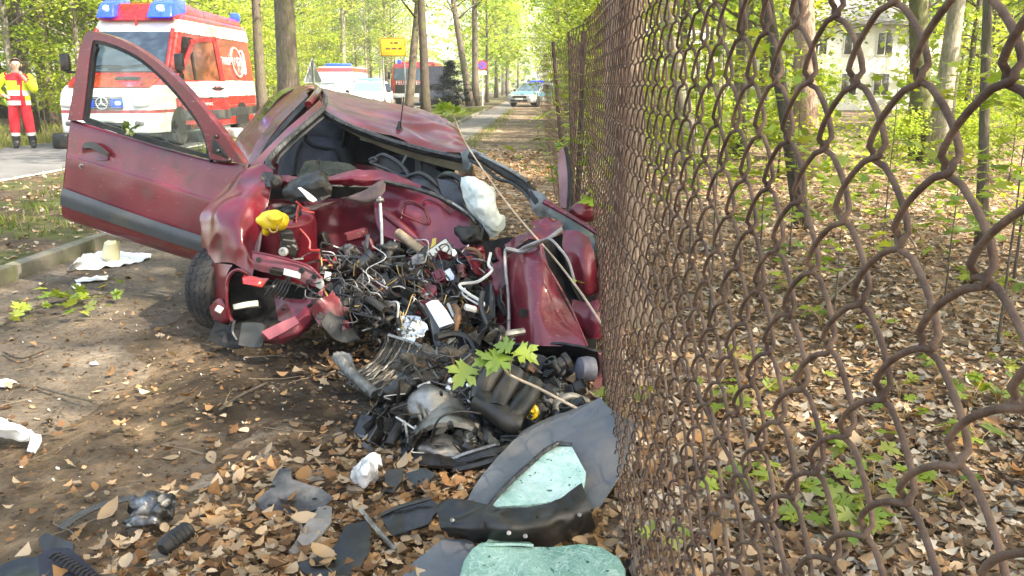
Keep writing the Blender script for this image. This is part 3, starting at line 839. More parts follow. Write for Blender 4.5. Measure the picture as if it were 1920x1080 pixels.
# wood on the right, beyond the fence: the trunks one can tell apart
def trunk_tree(px0, py0, px1, z_, dia, label, mat, T=None, H=11, name='tree'):
    "trunk from the ground at column px0 leaning so that it leaves the top of the photo at px1"
    p = at_px(px0, z_); q = W(px1, 0, p.y)
    lean = (q.x - p.x) / q.z
    T = tree_mesh(int(px0 + z_ * 10), H, dia / 2, .42, 3.0, 26, 40, .13, lean=0, crown_r=.75, wig=.12)
    root = plant_tree(T, p, label, None, mat, 1.0, px0 % 6, name, lean=(0, math.atan(lean)))
    root.rotation_euler = (0, math.atan(lean), 0)
trunk_tree(1176, 0, 1166, 4.6, .215, 'big rough trunk standing directly behind the fence beside the wreck', BARK_T)
def rough_trunk(root, r0, H, seed):
    "bark in plates: a finely divided trunk with deep furrows and a flared foot"
    bm = bmesh.new(); ns, nh = 72, 190; rows = []
    for j in range(nh):
        z = -.1 + (H + .1) * (j / (nh - 1)) ** 1.6; row = []
        for i in range(ns):
            a = 2 * PI * i / ns; cx, cy = math.cos(a), math.sin(a)
            f = 1 + .55 * math.exp(-max(0, z) / .16) * (.7 + .3 * math.cos(a * 5 + 1)) - .5 * z / H
            q = Vector((cx * 1.6, cy * 1.6, z * 1.1))
            rid = abs(nz(q, 4.2, seed)) + .6 * abs(nz(q, 9, seed + 3)) + .25 * nz(q, 22, seed + 5)
            rr_ = r0 * f - .018 * max(0, .55 - rid * 1.6) + .008 * nz(q, 1.2, seed + 7)
            row.append(bm.verts.new((cx * rr_, cy * rr_, z)))
        rows.append(row)
    for a_, b_ in zip(rows, rows[1:]):
        for i in range(ns): bm.faces.new((a_[i], a_[(i + 1) % ns], b_[(i + 1) % ns], b_[i]))
    for ch in list(root.children):
        if ch.name.startswith('trunk'):
            me = bpy.data.meshes.new('trunk'); bm.to_mesh(me); me.materials.append(ch.data.materials[0]); me.polygons.foreach_set('use_smooth', [True] * len(me.polygons)); ch.data = me
    bm.free()
for o_ in list(C.objects):
    if o_.get('label', '').startswith('big rough trunk'): rough_trunk(o_, .107, 9, 3)
trunk_tree(1300, 0, 1247, 13.5, .27, 'pale sunlit trunk leaning behind the fence right of the rough trunk', BARK_L)
trunk_tree(1505, 0, 1440, 7.8, .125, 'thin dark trunk leaning across the pinkish pine', BARK_D, H=8)
trunk_tree(1512, 0, 1508, 11.8, .32, 'pinkish scaly pine trunk crossed by a thin dark trunk', BARK_P)
trunk_tree(1728, 0, 1722, 15, .36, 'mossy green trunk standing next to a pale one beyond the mesh', bark('mossy_bark', (.10, .10, .05), (.17, .17, .09), .6))
trunk_tree(1752, 0, 1795, 14, .30, 'pale trunk leaning away from the mossy green one', BARK_L)
trunk_tree(1840, 0, 1852, 6.8, .085, 'thin straight grey sapling trunk nearest the camera beyond the mesh', BARK, H=7)
trunk_tree(1392, 0, 1398, 15, .12, 'thin grey trunk between the pale trunk and the leaning dark one', BARK, H=9)
for k in range(44):
    s_ = wr.uniform(14, 60); X = wr.uniform(2.5, .62 * s_ + 3)
    while opens_to_house(R(s_, X), 1500, 1700): s_ = wr.uniform(14, 60); X = wr.uniform(2.5, .62 * s_ + 3)
    plant_tree(wr.choice(T_slim + T_wood[:2]), R(s_, X), 'slender leafy tree in the wood behind the mesh fence', 'trees in the wood behind the fence', wr.choice((BARK, BARK_D, BARK_L)), wr.uniform(.8, 1.2), wr.uniform(0, 6))
for k in range(40):
    s_ = wr.uniform(10.5, 34); X = wr.uniform(1.2, .6 * s_ + 2)
    while opens_to_house(R(s_, X)) and s_ > 20: s_ = wr.uniform(9.5, 34); X = wr.uniform(1.2, .6 * s_ + 2)
    plant_tree(wr.choice(T_bush + T_sap[:2]), R(s_, X), 'low leafy bush on the wood floor behind the fence', 'bushes behind the fence', BARK, wr.uniform(.5, 1.0), wr.uniform(0, 6), 'bush', 'bush')
# crowns out of frame, beside and behind the camera, whose shade dapples the place
for s_, X, sc in ((-1.5, 5.5, 1.0), (2.5, 7.0, 1.05), (-5.5, 8.5, 1.1), (6.5, 7.5, 1.0), (.5, 11, 1.1), (-3, 2.6, .95), (-8, 4.5, 1), (-2.6, 8.6, .85)):
    plant_tree(T_road[int(abs(s_)) % 2], R(s_, X), 'tall leafy tree shading the wreck from outside the view', 'tall trees beside the camera', BARK, sc, s_ * 2.1)

T_map = [tree_mesh(61, 1.5, .008, .3, .6, 10, 4, .085, crown_r=.22, flat=.2, lk='maple'), tree_mesh(62, 1.0, .007, .35, .5, 9, 4, .08, crown_r=.2, flat=.2, lk='maple'), tree_mesh(63, 2.2, .010, .3, .75, 13, 5, .09, crown_r=.26, flat=.2, lk='maple')]
for k, (px_, z_, t_, sc) in enumerate(((1330, 4.6, 0, 1), (1420, 5.2, 1, 1), (1560, 4.4, 1, .8), (1480, 6.5, 0, .9), (1650, 6.0, 0, .9), (1770, 5.0, 1, .9), (1870, 4.2, 0, .9), (1900, 5.6, 2, 1), (1290, 5.5, 2, .8), (1255, 7.5, 2, .9), (1105, 6.2, 0, .9), (1085, 7.5, 1, 1), (1070, 9.0, 0, 1))):
    plant_tree(T_map[t_], at_px(px_, z_), 'thin young maple with flat sprays of bright leaves near the fence', 'young maples along the fence', BARK, sc, k * 1.3, 'young_maple', 'sapling')
# low green leaves on the wood floor
pos = []
for k in range(240):
    s_ = 7.5 + 24 * r.rand(); X = r.uniform(1.0, .62 * s_ + 1); c = R(s_, X); 
    pos.append((c.x, c.y, .1 + .25 * r.rand()))
V, F, cc = clump_leaves(pos, [.5 + .5 * r.rand() for _ in pos], 22, .09, 9, flat=.3, cols=YG, tilt=.45)
tag(link('low_undergrowth', np_mesh('low_undergrowth', V, F, LEAF, cc)), kind='stuff')

# maple seedlings: each a thin stem with a few hand-shaped leaves
def seedling(p, label, n, size, h, seed, group=None, name='maple_seedling', cat='seedling'):
    rr = random.Random(seed); root = thing(name, label, cat, p, 0, group)
    bm = bmesh.new()
    tips = []
    for k in range(n):
        a = rr.uniform(0, 6.28); q = Vector((math.cos(a), math.sin(a), 0)) * size * rr.uniform(.4, 1.3)
        e = Vector((q.x, q.y, h * rr.uniform(.75, 1.1))); tips.append((e, a))
        tube_bm(bm, [Vector((0, 0, -.01)), Vector((q.x * .25, q.y * .25, h * .6)), e], .0016, 4)
    obj('stem', bm, WIRE_Y, root, True, False)
    for e, a in tips:
        T, tri = leaf_tris(3, rr.uniform(0, .25), -.25, rr.uniform(-.2, .2)); T = T + np.array([0, .45, 0])
        c = SPR[rr.randrange(5)] * rr.uniform(.65, .95)
        o = link('leaf', np_mesh('leaf', T, tri, LEAFN, np.repeat(c[None], len(T), 0)), root)
        o.location = e; o.rotation_euler = (rr.gauss(-.15, .25), rr.gauss(0, .25), a - PI / 2); o.scale = (size * rr.uniform(.8, 1.25),) * 3
    return root
n_ = 0
for px, py, n, sz, h, lab in ((1380, 690, 5, .06, .09, 'maple seedling with broad leaves behind the mesh at mid height'), (1520, 720, 6, .055, .07, 'row of small pale maple seedlings on the leaf floor'),
        (1640, 650, 3, .075, .12, 'single broad green seedling leaf high behind the mesh'), (1835, 850, 4, .085, .10, 'large bright maple seedling near the fence foot'),
        (1590, 1010, 4, .06, .06, 'small toothed seedling low behind the fence'), (1780, 950, 5, .07, .09, 'spreading maple seedling with drooping leaves by the mesh'),
        (1250, 1040, 6, .05, .08, 'maple seedling poking through the foot of the fence'), (1170, 800, 5, .06, .14, 'maple seedling between grey liner and trunk'),
        (1330, 760, 4, .05, .09, 'seedling on the shaded side of the rough trunk'), (1500, 460, 6, .10, .30, 'broad leaved sprout below the thin leaning trunk'),
        (1410, 470, 6, .10, .30, 'broad leaved sprout left of the thin leaning trunk'), (1730, 480, 6, .10, .25, 'tall pale seedling on the sunny wood floor'),
        (1870, 760, 5, .07, .10, 'maple seedling below the thin straight sapling'), (1420, 920, 4, .05, .07, 'tiny seedling among grey leaves behind the mesh'),
        (1690, 800, 4, .06, .09, 'lone maple seedling in the middle of the leaf floor'), (1540, 620, 5, .07, .12, 'seedling between the fence and the fallen stick')):
    seedling(G(px, py), lab, n, sz, h, n_ + 60); n_ += 1
for k in range(26):
    px_, py_ = wr.uniform(1330, 1900), wr.uniform(430, 1040)
    seedling(G(px_, py_), 'small bright maple seedling on the leaf floor behind the mesh', wr.randint(3, 6), wr.uniform(.045, .075) * (1.3 if py_ < 600 else 1), wr.uniform(.05, .12), 200 + k, 'small maple seedlings behind the mesh')
# fallen sticks on the wood floor
for a, b, rr_ in (((1520, 600), (1830, 330), .012), ((1400, 640), (1240, 760), .01), ((1660, 430), (1730, 520), .008)):
    p, q = G(*a), G(*b); m = p.lerp(q, .5) + Vector((.05, 0, .10))
    tag(tube('fallen_branch', [p + Vector((0, 0, .03)), m, q + Vector((0, 0, .05))], rr_, BARK, None, 6, rr_ * .4, 12), {1520: 'long thin branch lying towards the pine trunk', 1400: 'short branch on the leaves beside the rough trunk', 1660: 'thin dark stick leaning in the sunny undergrowth'}[a[0]], 'branch')

# ------------------------------------------------------------------ chain-link fence
RUST = simple('rusty_wire', (.14, .085, .056), .85, .0, .4, 40, .6, 140, dirt=(.06, .032, .022), dirt_amt=.5)
FH, FW = 1.58, .054
def fence_x(s_, z):
    x = .24 + .012 * nz((s_, z, 0), .8, 31) + .006 * nz((s_, z, 0), 2.5, 32)
    if 2.9 < s_ < 5.0: x += .05 * math.sin((s_ - 2.9) / 2.1 * PI) * max(0, 1 - z / 1.1)       # pushed out by the wreck
    if s_ > 4.4: x += -.05 * math.sin((s_ - 4.4) * 1.9) * z
    if s_ > 8.2: x -= (s_ - 8.2) ** 1.3 * .10 * (.25 + z)
    return x
def fence_h(s_): return FH + .02 * math.sin(s_ * 1.7) - (.10 * max(0, s_ - 8.6)) + (.03 if s_ > 6 else 0)
FEN = thing('mesh_fence', 'rusty chain-link fence running from the camera past the wreck', 'fence', R(3, .24))
s_ = .20; i = 0
while s_ < 9.9:
    near = s_ < 2.2; mid = s_ < 4.5
    top = fence_h(s_); nseg = int(top / FW)
    T_ = (0, .06, .14, .25, .38, .52, .66, .78, .88, .95) if near else (0, .12, .35, .6, .82, .93) if mid else (0, .5)
    pts = []
    ph = nz((i * 1.3, 0, 0), .35, 36) * .003
    for g in range(nseg):
        right = (g + i) % 2 == 0            # this leg climbs away to the next wire, or back
        for u in T_:
            h = u ** 1.9 if u < .9 else .9 ** 1.9 + (1 - .9 ** 1.9) * math.sin((u - .9) / .1 * PI / 2)
            h = h * 1.17 - .085
            tri = h if right else 1 - h
            z = (g + u) * FW + .012 + .004 * nz((i * .9, g * .6, 0), 3, 35)
            off = (.0042 if right else -.0042) * (1 if .1 < u < .9 else .1) if mid else 0
            sw = .004 * nz((i * .7, g * .5, 0), 2, 33) + ph
            pts.append(R(s_ + tri * FW + sw, fence_x(s_ + tri * FW, z) + off, z))
    bm = bmesh.new(); tube_bm(bm, pts, .0024 if near else .0023 if mid else .0021, 8 if near else 5 if mid else 4)
    obj('wire', bm, RUST, FEN, True); i += 1
    s_ += FW
for sp_, lab in ((2.9, .022), (6.3, .022), (8.6, .02)):
    pts = [R(sp_, fence_x(sp_, z) + .035, z) for z in np.linspace(-.05, fence_h(sp_) + .03, 8)]
    tube('post', pts, lab, simple('rusty_post', (.09, .055, .042), .8, .2, .4, 12, .4, 60), FEN, 10)
for zz in (1.55, .8):
    tube('tension_wire', [R(a, fence_x(a, min(zz, fence_h(a) - .02)) + .004, min(zz, fence_h(a) - .02)) for a in np.linspace(.15, 9.9, 90)], .0028, RUST, FEN, 5)
# ================================================================== the wrecked car
CAR = thing('wrecked_car', 'maroon coupe with its whole front torn off, resting against the mesh fence', 'car', (-.75, 4.6, 0))
def cpatch(name, rows, mat, nu=16, nv=16, th=.004, parent=None, **k): return patch(name, rows, mat, parent or CAR, nu, nv, th, **k)
def ctube(name, pts, r, mat, parent=None, n=None, sides=6, r2=None):
    pts = [P(*p) for p in pts]
    return tube(name, pts, r, mat, parent or CAR, sides, r2, n or max(8, len(pts) * 5))

# ---- roof
roof = cpatch('roof', [
    [(604, 206, 5.65), (635, 224, 5.62), (690, 247, 5.6), (745, 263, 5.55), (800, 279, 5.5), (852, 290, 5.45), (884, 288, 5.42)],
    [(603, 192, 5.8), (637, 207, 5.85), (695, 228, 5.8), (750, 243, 5.8), (806, 262, 5.75), (852, 276, 5.7), (882, 280, 5.6)],
    [(600, 178, 6.2), (640, 192, 6.25), (700, 208, 6.25), (757, 222, 6.2), (810, 240, 6.1), (850, 259, 6.0), (876, 273, 5.9)],
    [(594, 166, 6.7), (642, 177, 6.75), (705, 192, 6.75), (765, 206, 6.7), (812, 221, 6.6), (846, 239, 6.45), (870, 264, 6.2)],
    [(588, 164, 7.6), (642, 175, 7.7), (705, 189, 7.7), (765, 203, 7.6), (810, 216, 7.5), (842, 233, 7.2), (866, 258, 6.7)],
    [(570, 180, 8.3), (640, 190, 8.4), (705, 203, 8.4), (760, 216, 8.3), (800, 230, 8.2), (836, 250, 7.9), (862, 280, 7.4)]],
    ROOFP, 60, 44, .003, cr=.005, cs=4, seed=4)
# creases stamped into the damaged half of the roof
for v in roof.data.vertices:
    k = max(0, min(1, (v.co.x + 1.05) / .5))
    ridge = abs(nz((v.co.x, v.co.y * 1.3, 0), 3.2, 77))
    v.co.z += k * (.022 - .085 * ridge)
ctube('roof_gutter', [(578, 196, 5.75), (592, 178, 5.95), (596, 168, 6.3), (588, 163, 6.9), (572, 165, 7.6)], .022, MAR, n=30, sides=8)
ctube('drip_seal', [(607, 206, 5.62), (612, 188, 5.85), (606, 172, 6.3), (596, 165, 7.0)], .011, SEAL, n=24)
hd = [(602, 207, 5.64), (640, 229, 5.6), (700, 253, 5.57), (765, 273, 5.52), (820, 287, 5.48), (885, 300, 5.42)]
ctube('windscreen_seal', hd, .017, SEAL, n=60)
ctube('header_edge', [(x, y + 6, d + .03) for x, y, d in hd], .012, GREYT, n=40)
cpatch('header_trim', [[(612, 219, 5.66), (700, 259, 5.6), (780, 284, 5.55), (860, 305, 5.48), (888, 312, 5.45)],
                       [(616, 225, 5.72), (700, 268, 5.66), (780, 297, 5.6), (858, 319, 5.52), (886, 326, 5.5)]],
       simple('headliner_edge', (.22, .185, .13), .8, 0, .3, 8, .3, 60), 24, 4, .012)
ctube('aerial', [(750, 250, 5.75), (752, 226, 5.72), (757, 182, 5.66)], .0035, BLK, n=10)
bm = bmesh.new(); lathe_bm(bm, [(.026, 0), (.024, .02), (.012, .05), (.006, .075)], P(749, 251, 5.75), (0, 0, 1), 12); obj('aerial_foot', bm, BLK, CAR, True)
cpatch('corner_bracket', [[(863, 285, 5.4), (884, 278, 5.35), (880, 300, 5.3)], [(868, 300, 5.38), (886, 302, 5.3), (880, 318, 5.3)], [(868, 318, 5.4), (878, 320, 5.35), (872, 326, 5.4)]], simple('bare_grey_steel', (.20, .22, .21), .5, .3, .3, 12, .4, 30), 12, 12, .006, cr=.01, cs=14)

# ---- pillars and flank
ribbon('front_pillar', [(600, 190, 5.8), (575, 213, 5.62), (540, 243, 5.45), (505, 278, 5.28), (478, 306, 5.18), (452, 335, 5.1)],
       [(609, 204, 5.68), (590, 216, 5.58), (556, 244, 5.42), (522, 277, 5.24), (500, 302, 5.14), (492, 322, 5.08)], MAR, CAR, 40, .02)
ctube('pillar_seal', [(606, 206, 5.62), (578, 230, 5.5), (545, 258, 5.34), (518, 284, 5.2), (503, 305, 5.1), (512, 322, 5.05)], .018, SEAL, n=40)
ctube('pillar_inner_edge', [(614, 214, 5.66), (586, 237, 5.54), (553, 266, 5.38), (526, 292, 5.24), (518, 308, 5.16)], .011, GREYT, n=30)
cpatch('rear_quarter_panel', [
    [(553, 163, 7.0), (566, 161, 6.7), (578, 164, 6.4)],
    [(523, 172, 7.2), (545, 176, 6.8), (562, 182, 6.35)],
    [(490, 202, 7.35), (510, 208, 6.9), (527, 217, 6.4)],
    [(464, 234, 7.45), (480, 242, 7.0), (494, 256, 6.42)],
    [(444, 262, 7.5), (458, 275, 7.0), (474, 292, 6.4)],
    [(440, 300, 7.5), (450, 315, 7.0), (462, 325, 6.4)]], ROOFP, 12, 30, .01, cr=.004, cs=5)
cpatch('rear_side_window', [
    [(544, 164, 7.02), (550, 167, 6.82)], [(520, 174, 7.18), (528, 180, 6.9)], [(494, 199, 7.3), (503, 207, 6.98)], [(474, 225, 7.38), (483, 233, 7.05)], [(470, 238, 7.38), (475, 243, 7.1)]],
    glass_mat('side_glass', (.5, .55, .5), .3, (.35, .36, .32)), 6, 20, .004)
ribbon('door_pillar', [(575, 172, 6.3), (545, 200, 6.25), (512, 234, 6.15), (484, 270, 6.05), (468, 310, 5.95)],
       [(580, 184, 6.2), (560, 203, 6.15), (527, 238, 6.05), (500, 276, 5.95), (484, 312, 5.85)], MAR_D, CAR, 24, .03)
ribbon('door_opening_seal', [(578, 182, 6.0), (558, 205, 6.0), (524, 242, 5.9), (496, 280, 5.8), (484, 308, 5.7)],
       [(582, 192, 5.95), (563, 212, 5.95), (530, 248, 5.85), (503, 284, 5.75), (490, 308, 5.65)], BLK2, CAR, 24, .02)
cpatch('sill', [[(462, 330, 6.3), (478, 345, 5.5), (488, 352, 5.1)], [(455, 420, 6.3), (470, 440, 5.5), (480, 450, 5.0)]], MAR_D, 10, 8, .02)
# far flank, boot and floor: mostly hidden, closes the body
cpatch('far_quarter_panel', [[(866, 262, 6.5), (862, 275, 7.0), (850, 268, 8.0)], [(890, 330, 6.4), (888, 330, 7.0), (860, 320, 8.1)], [(880, 400, 6.3), (880, 390, 7.0), (850, 370, 8.1)]], MAR, 10, 10, .01, cr=.02, cs=3)
cpatch('tailgate', [[(575, 180, 8.2), (700, 203, 8.3), (838, 252, 7.9)], [(500, 240, 8.5), (690, 262, 8.7), (845, 300, 8.2)], [(490, 330, 8.6), (690, 345, 8.7), (850, 365, 8.2)]], MAR, 16, 14, .01)
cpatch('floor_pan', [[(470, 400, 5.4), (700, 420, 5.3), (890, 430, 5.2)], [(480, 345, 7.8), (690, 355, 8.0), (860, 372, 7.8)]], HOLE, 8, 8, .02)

# ---- open door
DOOR = None
def dd(px): return 5.98 - (px - 116) / 346 * .72
def D3(px, py, o=0): return (px, py, dd(px) + o)
DOOR = cpatch('door', [
    [D3(134, 224, .03), D3(215, 249, .03), D3(300, 275, .03), D3(392, 299, .03), D3(442, 306, .02), D3(458, 312)],
    [D3(132, 234), D3(215, 258), D3(300, 284), D3(390, 308), D3(440, 322), D3(461, 330)],
    [D3(128, 285, -.02), D3(214, 312, -.04), D3(300, 338, -.04), D3(390, 366, -.04), D3(436, 368, -.02), D3(452, 366)],
    [D3(126, 296, -.03), D3(214, 322, -.055), D3(300, 349, -.055), D3(390, 378, -.055), D3(434, 384, -.03), D3(448, 384)],
    [D3(122, 335, -.03), D3(211, 366, -.06), D3(300, 398, -.06), D3(388, 424, -.06), D3(430, 436, -.03), D3(440, 438)],
    [D3(117, 385, -.02), D3(207, 418, -.05), D3(300, 449, -.05), D3(384, 476, -.05), D3(424, 486), D3(434, 488)],
    [D3(118, 404), D3(206, 435), D3(300, 466), D3(382, 490), D3(420, 500), D3(432, 502)],
    [D3(122, 410, .05), D3(206, 439, .05), D3(300, 469, .05), D3(380, 492, .05), D3(420, 502, .05), D3(430, 503, .05)]],
    MAR_S, 60, 44, .006, cr=.003, cs=4)
cpatch('door_inner_panel', [[D3(140, 228, .12), D3(300, 278, .12), D3(450, 314, .10)], [D3(126, 400, .14), D3(300, 460, .14), D3(430, 495, .12)]], BLK, 10, 10, .02, parent=DOOR)
cpatch('door_edge', [[D3(133, 224, .03), D3(136, 226, .13)], [D3(124, 300, 0), D3(128, 300, .13)], [D3(116, 385, 0), D3(121, 390, .13)], [D3(119, 408, .02), D3(124, 408, .13)]], MAR, 4, 16, .004, parent=DOOR)
wo_ = [D3(133, 226), D3(143, 170), D3(152, 110), D3(161, 74), D3(172, 60), D3(200, 64), D3(235, 76), D3(280, 102), D3(330, 142), D3(375, 190), D3(420, 245), D3(462, 306)]
wi_ = [D3(160, 226), D3(168, 165), D3(174, 110), D3(179, 83), D3(184, 76), D3(206, 80), D3(238, 92), D3(272, 111), D3(314, 148), D3(352, 192), D3(384, 240), D3(400, 298)]
ribbon('window_frame', wo_, wi_, MAR_S, DOOR, 70, .045)
wi2 = [D3(x - (6 if i < 4 else 0) , y - (3 if i > 3 else 0), -.012) for i, (x, y, _) in enumerate(wi_)]
ribbon('window_seal', wi2, [D3(x + (5 if i < 4 else -4), y + (0 if i < 3 else 7), -.012) for i, (x, y, _) in enumerate(wi_)], BLK2, DOOR, 60, .02)
cpatch('belt_seal', [[D3(160, 219, -.018), D3(225, 241, -.018), D3(300, 263, -.018), D3(396, 291, -.018)], [D3(160, 228, -.018), D3(225, 250, -.018), D3(300, 273, -.018), D3(397, 299, -.018)]], BLK2, 24, 3, .02, parent=DOOR)
cpatch('front_seal', [[D3(391, 238, -.014), D3(398, 245, -.014)], [D3(389, 296, -.014), D3(397, 298, -.014)]], BLK2, 3, 8, .02, parent=DOOR)
plate('window_glass', [D3(165, 224, .02), D3(170, 165, .02), D3(176, 100, .02), D3(181, 79, .02), D3(206, 82, .02), D3(240, 95, .02), D3(274, 115, .02), D3(316, 151, .02), D3(352, 196, .02), D3(382, 244, .02), D3(394, 296, .02), D3(300, 270, .02)], GLASS, DOOR, .004, 5)
cpatch('mirror_mount', [[D3(400, 246, -.02), D3(414, 262, -.02), D3(424, 285, -.02)], [D3(399, 272, -.03), D3(412, 280, -.03), D3(428, 294, -.03)], [D3(398, 299, -.02), D3(415, 303, -.02), D3(434, 304, -.02)]], BLK, 8, 8, .012, parent=DOOR)
for px, py in ((405, 256), (409, 283), (430, 300)):
    lathe('mirror_screw', [(.011, 0), (.011, .012), (.006, .016)], P(*D3(px, py, -.035)), (.1, -1, 0), STEEL, DOOR, 10)
cpatch('rub_strip', [[D3(120, 353, -.045), D3(210, 386, -.075), D3(300, 417, -.075), D3(384, 444, -.07), D3(430, 458, -.05)],
                     [D3(117, 366, -.06), D3(208, 398, -.09), D3(300, 430, -.09), D3(384, 458, -.085), D3(428, 470, -.06)],
                     [D3(116, 384, -.045), D3(206, 415, -.075), D3(300, 446, -.075), D3(382, 472, -.07), D3(426, 484, -.05)]], simple('dark_grey_rub_strip', (.05, .055, .062), .5, 0, .15, 5, .15, 90, dirt=(.1, .09, .07), dirt_amt=.2), 30, 10, .022, parent=DOOR)
# handle: shallow recess with a flap
HND = cpatch('handle_recess', [[D3(154, 276, -.035), D3(178, 268, -.045), D3(204, 288, -.05)], [D3(156, 288, -.025), D3(180, 284, -.03), D3(204, 294, -.035)], [D3(160, 294, -.035), D3(182, 300, -.045), D3(202, 300, -.05)]], MAR, 12, 10, .006, parent=DOOR)
cpatch('handle', [[D3(158, 270, -.055), D3(172, 266, -.07), D3(190, 276, -.07), D3(204, 288, -.06)], [D3(158, 279, -.06), D3(172, 278, -.075), D3(190, 287, -.075), D3(203, 294, -.06)]], GREYT, 14, 6, .02, parent=DOOR)
lathe('lock', [(.018, 0), (.018, .012), (.012, .016), (.012, .010), (.004, .010)], P(*D3(155, 312, -.03)), (.1, -1, -.1), ALUB, DOOR, 16)
# the leaf sprig on the window ledge is added with the loose things

# ---- front wing
FEN_ = cpatch('wing', [
    [(450, 330, 5.12), (470, 314, 5.12), (495, 312, 5.08), (512, 322, 5.02)],
    [(412, 362, 5.0), (440, 348, 4.95), (478, 345, 4.93), (506, 352, 4.93)],
    [(377, 402, 4.88), (412, 392, 4.74), (455, 394, 4.68), (494, 410, 4.76)],
    [(375, 430, 4.83), (408, 425, 4.66), (450, 428, 4.58), (487, 448, 4.66)],
    [(377, 460, 4.8), (408, 456, 4.63), (446, 460, 4.53), (482, 482, 4.56)],
    [(382, 498, 4.76), (404, 494, 4.62), (436, 496, 4.53), (474, 518, 4.5)]], MAR, 60, 60, .004, cr=.022, cs=3.4, seed=3)
cpatch('wing_corner', [
    [(382, 498, 4.76), (404, 494, 4.62), (436, 497, 4.53)],
    [(389, 525, 4.73), (408, 520, 4.6), (428, 512, 4.53)],
    [(396, 552, 4.68), (410, 550, 4.58), (424, 535, 4.53)],
    [(404, 580, 4.64), (415, 578, 4.56), (425, 560, 4.52)],
    [(412, 606, 4.6), (423, 603, 4.55), (434, 600, 4.52)]], MAR, 14, 30, .004, cr=.004, cs=6)
ctube('wheel_arch_lip', [(473, 519, 4.5), (450, 506, 4.5), (434, 512, 4.51), (426, 530, 4.51), (425, 560, 4.5), (430, 590, 4.5), (436, 603, 4.5)], .009, MAR, n=34)
ribbon('wing_flange', [(513, 330, 5.0), (507, 352, 4.92), (496, 408, 4.76), (489, 445, 4.66), (483, 480, 4.56)], [(506, 348, 5.02), (497, 380, 4.95), (488, 412, 4.8), (481, 448, 4.7), (476, 482, 4.6)], simple('dusty_flange', (.26, .17, .17), .5, 0, .3, 10, .3, 40), CAR, 24, .01)
cpatch('mud_guard', [[(395, 575, 4.6), (412, 560, 4.52), (424, 575, 4.5)], [(398, 592, 4.58), (412, 590, 4.5), (428, 598, 4.5)], [(404, 606, 4.58), (412, 614, 4.52), (426, 604, 4.52)]], MAR_D, 10, 10, .006, cr=.01, cs=8)
box('side_marker', P(411, 580, 4.49), (.035, .012, .035), WHITEP, CAR, Euler((.2, .6, .2)).to_matrix(), .004)

# ---- wheel
WH = thing('wheel', None, None); WH.parent = CAR
def set_world(o, loc): o.matrix_parent_inverse = Matrix.Translation(CAR.location).inverted(); o.location = loc
wc = G(392, 640); wc = Vector((wc.x + .045, wc.y + .22, .238)); set_world(WH, wc); WH.rotation_euler = (0, rad(4), rad(-24)); WH.scale = (.92, .83, .83)
prof = [(.19, -.085), (.245, -.095), (.272, -.085), (.285, -.06), (.287, 0), (.285, .06), (.272, .085), (.245, .095), (.19, .085)]
bm = bmesh.new(); lathe_bm(bm, prof, (0, 0, 0), (1, 0, 0), 48); obj('tyre', bm, TYRE, WH, True, False, 40)
bm = bmesh.new()
for k in range(36):
    a = k / 36 * 2 * PI
    for yy, sk in ((-.055, .3), (-.018, -.2), (.018, .2), (.055, -.3)):
        box_bm(bm, (yy, math.cos(a + sk * .12) * .287, math.sin(a + sk * .12) * .287), (.026, .032, .006), Euler((a + sk * .12 - PI / 2, 0, 0)).to_matrix() @ Euler((0, 0, sk)).to_matrix())
tread = obj('tread_blocks', bm, TYRE, WH, False, False); tread['kind'] = 'stuff'
bm = bmesh.new(); lathe_bm(bm, [(.195, -.08), (.185, -.06), (.12, -.05), (.06, -.06), (.03, -.065)], (0, 0, 0), (1, 0, 0), 32); obj('rim', bm, STEEL, WH, True, False, 30)

# ---- engine bay: bulkhead, tower and everything torn
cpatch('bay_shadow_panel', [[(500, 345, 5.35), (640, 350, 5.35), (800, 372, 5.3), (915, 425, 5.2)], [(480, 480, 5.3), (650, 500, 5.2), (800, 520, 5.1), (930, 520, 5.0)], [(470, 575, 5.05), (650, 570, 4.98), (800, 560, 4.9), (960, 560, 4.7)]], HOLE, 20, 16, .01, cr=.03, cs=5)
BH = cpatch('bulkhead', [
    [(700, 345, 5.12), (760, 352, 5.1), (815, 372, 5.05), (862, 398, 5.0), (902, 425, 4.93)],
    [(700, 380, 5.08), (760, 388, 5.03), (815, 405, 5.0), (860, 425, 4.95), (898, 444, 4.9)],
    [(705, 415, 5.05), (760, 428, 5.0), (812, 445, 4.95), (855, 458, 4.9), (890, 466, 4.85)],
    [(715, 440, 5.0), (765, 462, 4.95), (812, 485, 4.88), (850, 495, 4.84), (876, 492, 4.82)]], car_paint('bulkhead_paint', (.19, .012, .035), .4, .3, (.03, .022, .018), .42), 40, 30, .004, cr=.012, cs=5, seed=8)
cpatch('bulkhead_lower', [
    [(505, 375, 5.2), (580, 372, 5.22), (650, 370, 5.2), (720, 372, 5.12)],
    [(510, 420, 5.18), (580, 420, 5.2), (650, 425, 5.2), (730, 430, 5.1)],
    [(520, 475, 5.12), (590, 478, 5.16), (660, 482, 5.15), (740, 480, 5.05)],
    [(540, 510, 5.1), (600, 515, 5.1), (670, 518, 5.1), (750, 505, 5.0)]], MAR_D, 40, 30, .004, cr=.03, cs=5, seed=9)
ctube('stamped_rib', [(752, 410, 4.99), (757, 384, 5.01), (768, 376, 5.01), (792, 388, 5.0), (800, 402, 4.98), (803, 420, 4.96), (778, 413, 4.98), (752, 401, 4.99)], .006, MAR, BH, 40)
ctube('stamped_rib', [(788, 385, 5.0), (800, 374, 5.01), (826, 384, 4.99), (845, 400, 4.97)], .005, MAR_D, BH, 20)
